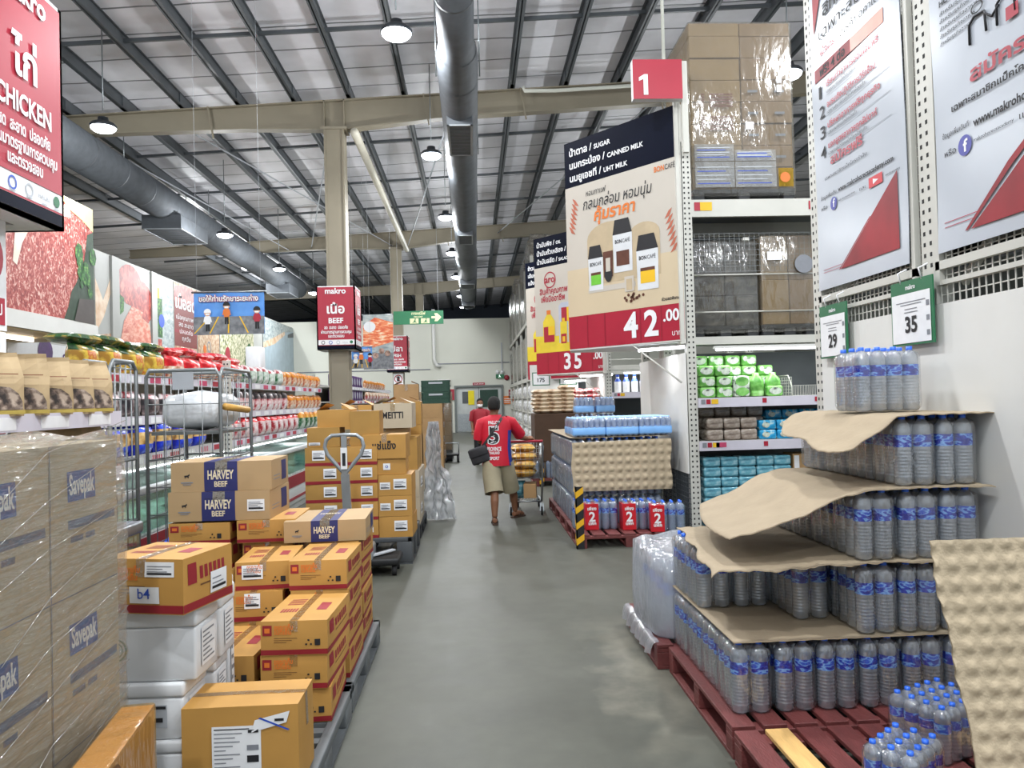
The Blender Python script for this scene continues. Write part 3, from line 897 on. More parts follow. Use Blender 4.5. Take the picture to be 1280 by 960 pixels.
# prohibition boards on the columns
def prohibition(x, y, z, s, label, alt):
    t = thing('prohibition_sign', label, 'sign', (x, y, z))
    G = Frame((0, 0, 0), (0, 1, 0), (0, 0, 1)) if alt < 2 else Frame((0, 0, 0), (1, 0, 0), (0, 0, 1))
    MB().fbox(G, -.2 * s, .2 * s, 0, .62 * s, -.0, .012).build('sign_plate', m_paper, t)
    b = MB()
    b.annulus(G, 0, .4 * s, .135 * s, .17 * s, 0, .016)
    if alt % 2 == 0:
        b.rect(G, -.06 * s, .06 * s, .3 * s, .48 * s, 1, .015); b.rect(G, -.03 * s, .03 * s, .48 * s, .51 * s, 1, .015)
    else:
        b.rect(G, -.1 * s, .06 * s, .39 * s, .42 * s, 1, .015); b.tube([G(.06 * s, .42 * s, .016), G(.09 * s, .47 * s, .016), G(.07 * s, .51 * s, .016)], .006 * s, 5, 2)
    c = .11 * s; b.shape(G, [(-c - .012 * s, .4 * s + c), (-c + .012 * s, .4 * s + c), (c + .012 * s, .4 * s - c), (c - .012 * s, .4 * s - c)], 0, .018)
    b.rect(G, -.18 * s, .18 * s, .03 * s, .18 * s, 0, .015)
    b.text(G, 'ห้ามถ่ายรูป' if alt % 2 == 0 else 'ห้ามสูบบุหรี่', 0, .085 * s, .08 * s, 3, .019, 'C', True, .3 * s)
    b.build('sign_print', [m_red, m_ink, m_grey, m_paper], t)


prohibition(-2.868, 4.6, 2.16, 1.1, 'white no-photography sign with red ring under the CHICKEN sign', 0)
prohibition(-2.868, 4.6, 1.5, 1.05, 'white no-smoking sign with red ring below the no-photography sign', 1)
prohibition(-3.1, 31.765, 2.22, 1.0, 'small no-photography plate under the FISH sign', 2)
prohibition(-3.1, 31.765, 1.58, 1.0, 'small no-smoking plate lowest on the FISH column', 3)
# ------------------------------------------------------------------ pallet racks on the shopping side
m_hole = M('punched_hole_dark', '2a2a2a', .8)
m_mesh = M('white_wire_mesh', 'cfcec6', .4, .2, nz=10)
m_film_dark = clear('stretch_film', 'f6f6f4', 'b9b6ae', .16, .10, .16, .5, 9, (1, 1, .35), (0, .5, .3))
m_blackplastic = M('black_plastic_pallet', '26282b', .55, nz=6, amt=.12)
m_greyplastic = M('grey_plastic_pallet', '64686a', .55, nz=6, amt=.12)
m_rail = M('price_rail', 'cfcbd6', .4, nz=8, amt=.04)
m_greenpack = mottled('green_print_film', [(.35, '4f8f3c'), (.5, '79b85c'), (.68, 'a5cc90')], 7, rough=.25)
m_cowpatch = mottled('pale_print_patch', [(.38, '5b5f58'), (.46, 'b8c4b4'), (.7, 'dfe4da')], 16, rough=.25)
m_brownpack = mottled('brown_tissue_pack', [(.35, '6e5f55'), (.5, '95887c'), (.68, 'c4bbb0')], 7, (1, 1, 3), rough=.2)
m_bluepack = mottled('bright_blue_pack', [(.35, '1578a8'), (.5, '2fa4d6'), (.6, 'cfe6da'), (.7, '2a86b8')], 9, rough=.22)
m_tealpack = mottled('teal_film_pack', [(.33, '2f6f86'), (.5, '6fb0c2'), (.66, 'c6e2e6')], 6, (1, 1, 3), rough=.18)
m_tube = emit('tube_light', 'f4f8ff', 9)
m_carton2 = M('mid_brown_carton', '876e4d', .7, nz=4, amt=.08)
m_carton3 = M('tan_carton', '957c54', .7, nz=4, amt=.08)
m_brownprint = M('brown_print', '7a4b34', .7, nz=10)
m_pink = M('pink_tag', 'c2476a', .5)


def upright(t, x, y, z0, z1, w=.11, d=.09, face='Y'):
    """perforated rack post: x,y is its front left corner"""
    b = MB(); b.box(x, x + w, y, y + d, z0, z1, 0)
    n = int((z1 - z0) / .06)
    for i in range(n):
        z = z0 + .03 + i * .06
        if face == 'Y':
            for c in (.27, .73): b.box(x + w * c - .009, x + w * c + .009, y - .0015, y + .001, z, z + .022, 1)
        else:
            for c in (.27, .73): b.box(x - .0015, x + .001, y + d * c - .009, y + d * c + .009, z, z + .022, 1)
    b.box(x - .02, x + w + .02, y - .02, y + d + .02, z0, z0 + .01, 0)
    return b.build('upright', [m_rack, m_hole], t)


def wire_panel(F, a0, a1, b0, b1, da, db, r=.0028, m=0, mb=None):
    b = mb or MB()
    n = max(1, round((a1 - a0) / da)); k = max(1, round((b1 - b0) / db))
    for i in range(n + 1):
        a = a0 + (a1 - a0) * i / n; b.fbox(F, a - r, a + r, b0, b1, -r, r, m)
    for j in range(k + 1):
        c = b0 + (b1 - b0) * j / k; b.fbox(F, a0, a1, c - r, c + r, -r * 3, -r, m)
    return b


# --- rack row nearest the camera: only its white end with posters shows
S0 = len(COL.objects)
t = thing('pallet_rack', 'white rack end with posters and smooth white panel beside the water stack', 'rack', (2.5, 4.2, 0))
L = Vector((2.5, 4.2, 0))
G = Frame((0, 0, 0), (0, -1, 0), (0, 0, 1))        # seen from the aisle: u runs toward the camera, n to -X
for y in (1.28, -.06, -1.36):
    upright(t, -.01, y, 0, 5.6, .1, .12, 'X')
for y in (1.28, -.06): upright(t, 3.4, y, 0, 5.6, .1, .12, 'X')
MB().fbox(G, -1.27, 1.3, .12, 2.1, .012, .026).build('end_panel', m_white, t)
for i, (a0, a1) in enumerate(((-1.27, -.09), (.09, 1.3))):
    wire_panel(Frame((-.0, 0, 0), (0, -1, 0), (0, 0, 1)), a0, a1, 2.1, 5.4, .05, .05).build('wire_mesh', m_mesh, t)
    f = MB()
    f.fbox(G, a0, a1, 2.28, 2.325, .0, .03); f.fbox(G, a0, a1, 2.2, 2.225, 0, .02); f.fbox(G, a0, a0 + .035, 2.2, 5.4, 0, .03); f.fbox(G, a1 - .035, a1, 2.2, 5.4, 0, .03)
    f.build('mesh_frame', m_rack, t)
    MB().bar(G(a0 + .1, 2.2, -.06), G(a1 - .1, 3.1, -.06), .03, .04).build('brace', m_rack, t)
for z in (2.15, 3.72):
    for y in (1.28, -1.3): MB().box(.09, 3.4, y, y + .06, z, z + .14).build('beam', m_rack, t)
    MB().box(.09, 3.4, -1.25, 1.3, z + .14, z + .17).build('deck', m_dark, t)


def load(name, label, loc, w, d, h, cols, film=True, plastic=m_blackplastic, group=None, cat='pallet load', seed=1):
    """a wrapped pallet load: pallet, block of cartons (columns of different card), stretch film"""
    q = random.Random(seed); t = thing(name, label, cat, loc, 0, group)
    b = MB(); b.box(-w / 2, w / 2, 0, d, .1, .14)
    for i in range(3):
        x = -w / 2 + (w - .14) * i / 2
        for j in range(3): b.rbox(x, x + .14, (d - .14) * j / 2, (d - .14) * j / 2 + .14, 0, .1, .015)
    b.build('pallet', plastic, t)
    x = -w / 2
    for (cw, mat, ch) in cols:
        c = MB(); z = .14; k = 0
        while z < h - .02:
            zz = min(h, z + ch) ; dd = q.uniform(-.012, .012)
            c.rbox(x + .004, x + cw - .004, .01 + dd, d - .01, z + .002, zz - .002, .006, 0, 1, False); z = zz; k += 1
        c.build('carton_column', mat, t); x += cw
    if film:
        f = MB(); f.rbox(-w / 2 - .015, w / 2 + .015, -.02, d + .015, .05, h + .012, .03, 0, 2)
        f.build('stretch_film', m_film_dark, t)
    return t


load('wrapped_pallet', 'dim wrapped load behind the posters of the white rack end', (3.15, 4.3, 2.32), .98, 1.05, 1.36, [(.49, m_carton2, .3), (.49, m_kraft, .3)], seed=3)
load('wrapped_pallet', 'dim wrapped load behind the second poster of the rack end', (3.15, 2.95, 2.32), .98, 1.05, 1.36, [(.49, m_carton2, .3), (.49, m_kraft, .3)], seed=4)


# posters hung on the mesh
m_posterwhite = M('glossy_poster_white', 'b6bcc5', .25, nz=2, amt=.03, bump=.05, bs=5)
m_fbblue = M('round_badge_blue', '3b3f9a', .4)
m_ytred = M('play_badge_red', 'c4202c', .4)
m_crimson = mottled('crimson_print', [(.3, '78101b'), (.7, '9c1a26')], 3)
PM = [m_posterwhite, m_crimson, m_ink, m_red, m_fbblue, m_paper, m_ytred, m_grey, M('salmon_fade', 'e08a76', .4)]


def poster(y, a0, a1, z0, z1, label, draw):
    t = thing('hanging_poster', label, 'poster', (2.46, y, z0))
    G = Frame((0, 0, 0), (0, -1, 0), (0, 0, 1)); w = a1 - a0; h = z1 - z0
    b = MB()
    fn = lambda d: (lambda u, v: G(a0 + u * w + .02 * (1 - v) * math.sin(v * 7), v * h, d + .002 * math.sin(u * 7 + v * 4) + .002 * (1 - v) ** 3 * math.cos(u * 9)))
    b.grid(fn(.0), 20, 30); b.grid(fn(-.004), 20, 30)
    b.build('poster_sheet', PM[0], t)
    H = lambda a, q, d=0.0: G(a, q * .6, .0055 + (d - .02) * .4)
    c = MB(); draw(c, H, a0, w, h); c.build('poster_print', PM, t)
    e = MB()
    for i in range(3): e.tube([G(a0 + w * (i + .5) / 3, h - .02, .02), G(a0 + w * (i + .5) / 3, h + .03, -.02)], .006, 6)
    e.build('tie', m_paper, t)


def pr1(b, G, a0, w, h):
    d = .022
    T = lambda s, u, z, hh, m, wd=None, al='L', bold=True: b.text(G, s, a0 + w * u, z, hh, m, d + .002, al, bold, None if wd is None else w * wd)
    # z counted from the poster's foot
    b.shape(G, [(a0 + w * .3, .17), (a0 + w * .93, .17), (a0 + w * .93, .92)], 1, d)
    b.shape(G, [(a0 + w * .28, .17), (a0 + w * .295, .17), (a0 + w * .66, .6), (a0 + w * .645, .6)], 1, d + .001)
    b.rect(G, a0 + w * .08, a0 + w * .3, .19, .195, 3, d); b.rect(G, a0 + w * .08, a0 + w * .32, .22, .225, 3, d)
    T('ข้อมูลเพิ่มเติม', .08, 1.03, .06, 2, .2, 'L', False); T('www.makrohorecaacademy.com', .3, 1.03, .075, 2, .6)
    T('หรือ', .08, .91, .06, 2, .08, 'L', False); b.disc(G, a0 + w * .24, .93, .045, 4, d, 20, .075); b.text(G, 'f', a0 + w * .245, .89, .13, 5, d + .003, 'C', True, .03)
    T('makrohorecaacademy', .3, .92, .035, 2, .2, 'L', False); T('และ', .55, .91, .05, 2, .07, 'L', False)
    b.rect(G, a0 + w * .65, a0 + w * .79, .88, .985, 6, d); b.shape(G, [(a0 + w * .695, .905), (a0 + w * .695, .96), (a0 + w * .75, .932)], 5, d + .002)
    T('makrohorecaacademy', .82, .92, .03, 2, .14, 'L', False)
    T('สมัครฟรี', .22, 1.38, .14, 3, .38); T('เฉพาะสมาชิกแม็คโครเท่านั้น', .14, 1.24, .05, 2, .5, 'L', False)
    rows = ('เรียนทำอาหารออนไลน์ฟรี', 'อบรมเชิงปฏิบัติการเวิร์คช็อป', 'ปรึกษาอาหารฟรีทุกธุรกิจ', 'แจกสูตรอาหารทุกสัปดาห์')
    for i, s in enumerate(rows):
        z = 2.28 - i * .235
        T(str(i + 1), .1, z - .08, .2, 2, .07, 'L', False); T(s, .2, z + .0, .09, 3, .6 - .04 * (i % 2)); T('เฉพาะสมาชิกแม็คโครโฮเรก้า', .2, z - .075, .05, 2, .35 + .1 * (i % 2), 'L', False)
        b.rect(G, a0 + w * .2, a0 + w * .9, z - .1, z - .095, 7, d)
    b.shape(G, [(a0 + w * .05, 2.42), (a0 + w * .5, 2.42), (a0 + w * .5, 2.57), (a0 + w * .05, 2.57)], 1, d - .002)
    b.shape(G, [(a0 + w * .5, 2.42), (a0 + w * .85, 2.42), (a0 + w * .85, 2.57), (a0 + w * .5, 2.57)], 8, d - .002)
    T('ฟรี! 4 ต่อ', .12, 2.45, .13, 2, .32)
    T('แม็คโคร', .12, 2.68, .11, 3, .2); T('โฮเรก้า อคาเดมี่', .36, 2.68, .11, 2, .5, 'L', False)
    T('เฉพาะสมาชิก', .12, 2.87, .17, 2, .75, 'L', False); T('สิทธิพิเศษ', .18, 3.1, .18, 2, .6)
    b.shape(G, [(a0 + w * .05, 2.95), (a0 + w * .17, 3.45), (a0 + w * .05, 3.45)], 1, d)


def pr2(b, G, a0, w, h):
    d = .022
    T = lambda s, u, z, hh, m, wd=None, al='L', bold=True: b.text(G, s, a0 + w * u, z, hh, m, d + .002, al, bold, None if wd is None else w * wd)
    b.shape(G, [(a0 + w * .24, .12), (a0 + w * .97, .12), (a0 + w * .97, 1.0), (a0 + w * .62, .6)], 1, d)
    b.shape(G, [(a0 + w * .2, .12), (a0 + w * .22, .12), (a0 + w * .5, .5), (a0 + w * .97, 1.05), (a0 + w * .97, 1.1), (a0 + w * .48, .54)], 1, d + .001)
    b.rect(G, a0 + w * .06, a0 + w * .28, .2, .206, 3, d); b.rect(G, a0 + w * .06, a0 + w * .3, .24, .246, 3, d)
    T('ข้อมูลเพิ่มเติมที่', .07, .96, .06, 2, .18, 'L', False); T('www.makrohorecaacademy.com', .28, .93, .1, 2, .68)
    T('หรือ', .08, .8, .07, 2, .08, 'L', False); b.disc(G, a0 + w * .22, .82, .052, 4, d, 20, .085); b.text(G, 'f', a0 + w * .225, .77, .14, 5, d + .003, 'C', True, .035)
    T('makrohorecaacademy', .28, .81, .04, 2, .24, 'L', False); T('และ', .55, .8, .07, 2, .08, 'L', False)
    b.rect(G, a0 + w * .66, a0 + w * .8, .77, .88, 6, d); b.shape(G, [(a0 + w * .7, .795), (a0 + w * .7, .855), (a0 + w * .76, .825)], 5, d + .002)
    T('สมัครฟรี', .27, 1.3, .17, 3, .5); T('เฉพาะสมาชิกแม็คโครเท่านั้น', .14, 1.15, .075, 2, .62)
    # two stick helpers under a glowing bulb
    for x in (.33, .5):
        b.annulus(G, a0 + w * x, 1.86, .035, .045, 2, d, 16)
        b.tube([G(a0 + w * x - .06, 1.6, d), G(a0 + w * x - .06, 1.76, d), G(a0 + w * x - .02, 1.8, d), G(a0 + w * x + .05, 1.79, d), G(a0 + w * x + .06, 1.62, d)], .006, 5, 2)
    b.tube([G(a0 + w * .38, 1.76, d), G(a0 + w * .42, 1.7, d), G(a0 + w * .46, 1.75, d)], .006, 5, 2)
    b.rect(G, a0 + w * .5, a0 + w * .57, 1.58, 1.68, 3, d + .006)
    b.annulus(G, a0 + w * .42, 1.98, .03, .038, 2, d, 14)
    for k in range(7):
        an = R(k * 30); b.tube([G(a0 + w * .42 + .05 * math.cos(an), 1.98 + .05 * math.sin(an), d), G(a0 + w * .42 + .075 * math.cos(an), 1.98 + .075 * math.sin(an), d)], .004, 4, 2)
    T('ALUMNI', .6, 1.95, .07, 2, .2); T('เครือข่าย', .6, 2.05, .07, 3, .2)
    for i in range(4): T('เพื่อนผู้ประกอบการ', .6, 1.86 - i * .07, .05, 2, .3, 'L', False)
    T('HORECA', .08, 2.1, .07, 2, .18); T('อคาเดมี่', .08, 2.2, .08, 3, .16)
    for i in range(5): T('สำหรับธุรกิจอาหาร', .08, 2.02 - i * .065, .045, 2, .3 - .02 * i, 'L', False)


poster(4.2, -1.24, -.13, 2.36, 5.3, 'hanging white poster with numbered list one to four and crimson corner', pr1)
poster(4.2, .14, 1.28, 2.36, 5.3, 'hanging white poster with web address and two stick helpers, over the egg-tray sheet', pr2)


# price tags under the posters
def price_tag(x, y, z, w, h, txt, label, yaw=0.0):
    t = thing('price_tag', label, 'price tag', (x, y, z), yaw)
    G = Frame((0, 0, 0), (0, -1, 0), (0, 0, 1))
    b = MB(); b.fbox(G, -w / 2, w / 2, 0, h, 0, .008)
    b.build('tag_sleeve', m_green, t)
    c = MB(); c.rect(G, -w / 2 + .012, w / 2 - .02, .012, h * .8, 0, .011)
    c.text(G, 'makro', 0, h * .86, h * .1, 0, .011, 'C', True)
    c.text(G, txt, 0, h * .2, h * .34, 1, .014, 'C', True)
    for k, (zz, ww) in enumerate(((.66, .7), (.62, .5), (.55, .3), (.5, .32))): c.rect(G, -w * ww / 2, w * ww / 2, h * zz, h * (zz + .012), 2, .013)
    for k in range(3): c.rect(G, w * .36, w * .43, h * (.12 + .22 * k), h * (.2 + .22 * k), 2, .013)
    c.build('tag_print', [m_paper, m_ink, m_grey], t)
    for a in (-w * .25, w * .25):
        MB().tube([G(a, h - .01, .004), G(a, h + .05, .02), G(a + .02, h + .07, -.02)], .005, 6).build('tag_hook', m_paper, t)
    return t


price_tag(2.44, 5.2, 1.88, .38, .36, '29', 'green edged price tag reading 29 at the far edge of the white panel')
price_tag(2.44, 4.28, 1.9, .40, .36, '35', 'green edged price tag reading 35 below the perforated post')


nudge(S0, 0, -.2)

# --- the next row: open bay with goods
def strip_light(t, x0, x1, y, z, W=TUBE_W, ang=0):
    b = MB(); b.box(x0, x1, y - .03, y + .03, z, z + .03); h = b.build('light_batten', m_white, t)
    MB().tube([(x0 + .03, y, z - .012), (x1 - .03, y, z - .012)], .014, 8).build('light_tube', m_tube, h)
    ld = bpy.data.lights.new('strip', 'AREA'); ld.shape = 'RECTANGLE'; ld.size = x1 - x0; ld.size_y = .06; ld.energy = W; ld.color = (.95, .98, 1)
    lo = bpy.data.objects.new('light', ld); COL.objects.link(lo); lo.location = ((x0 + x1) / 2, y, z - .03); adopt(lo, t)


def rail_tags(t, x0, y, z0, z1, spots):
    b = MB(); G = Frame((x0, y, z0), (1, 0, 0), (0, 0, 1)); h = z1 - z0
    for (a, w, m) in spots: b.rect(G, a, a + w, h * .35, h * .85, m, .004)
    b.build('rail_label', [m_red, m_yellow, m_grey, m_pink], t)


def bay(x, y, depth, label, beams=(3.72,), shelves=(1.5, 1.0), light=2.18, top=4.6, width=2.7):
    t = thing('pallet_rack', label, 'rack', (x, y, 0))
    for xx in (0, width): upright(t, xx, 0, 0, top); upright(t, xx, depth - .09, 0, top)
    for z in beams:
        for yy in (0, depth - .06): MB().box(.11, width, yy, yy + .05, z, z + .2).build('beam', m_rack, t)
        MB().box(.11, width, .05, depth, z + .17, z + .19).build('deck', m_dark, t)
        rail_tags(t, 0, 0, z, z + .2, [(.14, .07, 0), (.21, .14, 1), (1.5, .06, 0), (1.56, .14, 1)])
    for z in shelves:
        s = MB(); s.box(.11, width, .0, depth - .1, z + .08, z + .11); s.build('shelf', m_rack, t)
        r = MB(); r.box(.11, width, -.03, .0, z, z + .11); r.build('price_rail', m_rail, t)
        rail_tags(t, 0, -.03, z, z + .11, [(.14, .05, 2), (.2, .05, 0), (.26, .08, 1), (.86, .05, 0), (1.48, .05, 0), (1.54, .08, 1)] + ([(.3, .12, 3)] if z < 1.2 else []))
    MB().box(.11, width, .02, depth, light + .1, light + .14).build('shelf', m_rack, t)
    MB().box(.11, width, -.0, .04, light + .05, light + .14).build('light_fascia', m_rack, t)
    strip_light(t, .32, width - .1, .02, light + .0)
    wire_panel(Frame((0, .14, 0), (1, 0, 0), (0, 0, 1)), .11, width, 3.1, 3.55, .06, .06, .0018).build('wire_guard', m_wire, t)
    for zz in (2.62, 3.06): MB().tube([(.11, .14, zz), (width, .14, zz)], .009, 6).build('guard_bar', m_mesh, t)
    MB().box(.11, width, .02, depth - .1, .06, .1).build('shelf', m_dark, t)
    MB().box(.11, width, depth - .1, depth - .08, .1, light).build('back_panel', m_dark, t)
    # white end panel, black basket under it
    G = Frame((-.012, 0, 0), (0, -1, 0), (0, 0, 1))
    MB().fbox(G, -2 * depth - .1, 0, .74, 2.14, 0, .012).build('end_panel', m_white, t)
    wire_panel(G, -2 * depth - .1, 0, .1, .74, .06, .06, .004).build('end_basket', m_dark, t)
    for yy in (depth + .05, 2 * depth): upright(t, 0, yy, 0, top)
    return t


S0 = len(COL.objects)
bay(2.48, 8.8, 1.15, 'white rack bay with green packs under a strip light', width=2.7)
L2 = [(2.48, 8.8)]

# goods of that bay
def pack_mesh(w, d, h, front, mats):
    b = MB(); b.rbox(-w / 2, w / 2, 0, d, 0, h, min(w, h) * .2, 0, 3)
    G = Frame((-w / 2, -.002, 0), (1, 0, 0), (0, 0, 1))
    for (u0, u1, v0, v1, m) in front:
        b.shape(G, arc((u0 + u1) / 2 * w, (v0 + v1) / 2 * h, (u1 - u0) / 2 * w, (v1 - v0) / 2 * h, 0, 360, 12), m, 0)
    return b.mesh('pack', mats)


def put(me, name, label, cat, loc, rz=0, group=None, sc=None):
    o = bpy.data.objects.new(name, me); COL.objects.link(o); o.location = loc; o.rotation_euler = (0, 0, rz)
    if sc: o.scale = sc
    return tag(o, label, cat, group)


gp = pack_mesh(.185, .22, .125, [(.1, .9, .15, .85, 1)], [m_greenpack, m_cowpatch]); gp2 = pack_mesh(.185, .22, .125, [(.35, .95, .1, .8, 1), (.1, .4, .4, .9, 1)], [m_greenpack, m_cowpatch])
gp3 = pack_mesh(.2, .22, .25, [(.1, .9, .05, .45, 1), (.1, .9, .5, .95, 1)], [m_cowpatch, m_greenpack])
for row, (y, lay) in enumerate(((8.83, (3, 3, 0, 0, 1)), (9.08, (4, 4, 4, 4, 3)), (9.33, (4, 4, 4, 4, 3)))):
    for c, n in enumerate(lay):
        for k in range(n):
            put((gp, gp2)[(c + k + row) % 2], 'milk_pack', 'green and white pack, %s column from the post, %s layer up, %s row' % (nth(c + 1), nth(k + 1), ('front', 'middle', 'rear')[row]),
                'pack', (2.72 + .2 * c + rnd.uniform(-.008, .008), y, 1.611 + .1255 * k), rnd.uniform(-.04, .04), 'green packs on the lit shelf')
put(gp3, 'milk_pack', 'tall white and green pack standing midway on the lit shelf', 'pack', (3.13, 8.83, 1.611), 0, 'green packs on the lit shelf')
bt = MB(); bt.lathe([(.05, 0), (.085, .01), (.09, .06), (.082, .07), (.09, .08), (.09, .17), (.075, .22), (.04, .25), (.04, .28)], 16)
btm = bt.mesh('jug', m_greenpack)
for i, x in enumerate((3.33, 3.53)): put(btm, 'green_jug', 'round ribbed green jug, %s from the wire divider on the lit shelf' % ('second', 'first')[i], 'jug', (x, 8.93, 1.611), 0, 'green jugs on the lit shelf')
dv = thing('wire_divider', 'white wire basket divider at the end of the lit shelf', 'divider', (3.72, 8.83, 1.61))
G = Frame((0, 0, 0), (0, 1, 0), (0, 0, 1))
wire_panel(G, 0, .6, 0, .22, .05, .04, .002).build('side_mesh', m_mesh, dv)
MB().tube([(0, 0, 0), (0, 0, .12), (0, .1, .24), (0, .6, .24)], .006, 6).build('rim', m_rack, dv)
G = Frame((.02, 0, 0), (1, 0, 0), (0, 0, 1)); wire_panel(G, 0, .3, 0, .12, .02, .12, .002).build('front_mesh', m_mesh, dv)

bp = pack_mesh(.19, .26, .13, [], [m_brownpack]); bl = pack_mesh(.2, .26, .11, [(.15, .6, .2, .8, 1)], [m_bluepack, m_cowpatch]); tl = pack_mesh(.2, .3, .115, [], [m_tealpack])
for row, (y, n) in enumerate(((8.83, 2), (9.15, 3))):
    for c in range(3 if row == 0 else 4):
        for k in range(n):
            put(bp, 'tissue_pack', 'brown tissue pack, %s column from the post, %s layer up, %s row' % (nth(c + 1), nth(k + 1), ('front', 'rear')[row]), 'pack',
                (2.80 + .2 * c, y, 1.111 + .132 * k), rnd.uniform(-.05, .05), 'brown tissue packs')
    for c in range(5):
        for k in range(2 if row == 0 else 3):
            put(bl, 'wipes_pack', 'bright blue pack beside the tissue packs, %s column, %s layer, %s row' % (nth(c + 1), nth(k + 1), ('front', 'rear')[row]), 'pack',
                (3.42 + .21 * c + (.2 if row else 0), y, 1.111 + .112 * k), rnd.uniform(-.05, .05), 'blue packs on the middle shelf')
for c in range(7):
    for k in range(7 if c < 5 else 5):
        put(tl, 'film_pack', 'pale teal film pack on the lowest shelf, %s column from post, %s layer up' % (nth(c + 1), nth(k + 1)), 'pack',
            (2.75 + .21 * c, 8.84, .101 + .117 * k), rnd.uniform(-.05, .05), 'teal packs on the lowest shelf')
t = thing('carton', 'small brown carton with a white edge label on the teal packs', 'carton', (3.92, 8.86, .69))
MB().rbox(-.2, .2, 0, .3, 0, .24, .006, 0, 1, False).build('carton_body', m_kraft, t)
MB().box(-.19, -.13, -.003, 0, .02, .22).build('edge_label', m_paper, t)

# wrapped load on the top beam, dim load under it
t = load('wrapped_pallet', 'tall wrapped load of brown cartons high on the rack beam', (3.25, 8.88, 3.92), 1.22, 1.1, 2.12,
         [(.61, m_carton3, .26), (.61, m_carton2, .26)], True, seed=5)
G = Frame((-.61, -.012, 0), (1, 0, 0), (0, 0, 1)); b = MB()
for i in range(2):
    for r_ in range(5): b.rect(G, .12, .16, .84 + .27 * i + .035 * r_, .86 + .27 * i + .035 * r_, 0, .006); b.rect(G, .22, .5, .84 + .27 * i + .035 * r_, .86 + .27 * i + .035 * r_, 0, .006)
for i in range(4): b.rect(G, 1.0, 1.12, .5 + .26 * i, .53 + .26 * i, 2, .006); b.rect(G, .68, .8, .5 + .26 * i, .53 + .26 * i, 2, .006)
b.build('carton_print', [m_brownprint, m_paper, m_grey], t)
for (a0, a1, b0, b1) in ((.02, .5, .16, .46), (.02, .5, .47, .67), (.5, 1.0, .16, .46), (.5, 1.0, .47, .6)):
    c = MB(); c.rect(G, a0 + .005, a1 - .005, b0, b1, 0, .008)
    for k in range(5): c.rect(G, a0 + .03, a1 - .06 - .05 * (k % 2), b0 + .04 + k * (b1 - b0 - .06) / 5, b0 + .05 + k * (b1 - b0 - .06) / 5, 1 if k % 3 else 2, .01)
    c.build('paper_sheet', [m_paper, m_lgrey, m_blue], t)
c = MB(); c.rect(G, 1.02, 1.2, .16, .38, 0, .008); c.disc(G, 1.1, .27, .06, 1, .01); c.build('orange_label', [m_yellow, m_orange], t)
c = MB(); c.rect(G, 1.03, 1.09, 1.28, 1.36, 0, .014); c.rect(G, 1.03, 1.09, 1.39, 1.47, 0, .014); c.rect(G, .64, .74, .84, .93, 0, .014); c.build('small_label', m_paper, t)
m_dimload = mottled('shaded_bagged_goods', [(.35, '2f2d2a'), (.5, '4a4640'), (.68, '6e685e')], 5, (1, 1, 2.5), rough=.35)  # goods darkened in colour for the shade of the deck above
t = load('wrapped_pallet', 'dim film wrapped load on the shelf above the strip light', (3.02, 9.0, 2.32), .8, .95, 1.15, [(.4, m_dimload, .36), (.4, m_dimload, .36)], seed=7)
t = load('wrapped_pallet', 'load of tall tan cartons with a dark round print in the rack', (3.78, 8.95, 2.32), .66, .95, 1.2, [(.33, m_carton3, .53), (.33, m_carton2, .53)], seed=8)
G = Frame((-.33, -.03, 0), (1, 0, 0), (0, 0, 1)); b = MB(); b.disc(G, .5, .85, .11, 0, .01); b.rect(G, .06, .24, .9, 1.0, 1, .01); b.build('round_print', [m_grey, m_paper], t)


# --- angled category signs on the rack ends
def tri(b, F, pts, m, d): b.shape(F, pts, m, d)


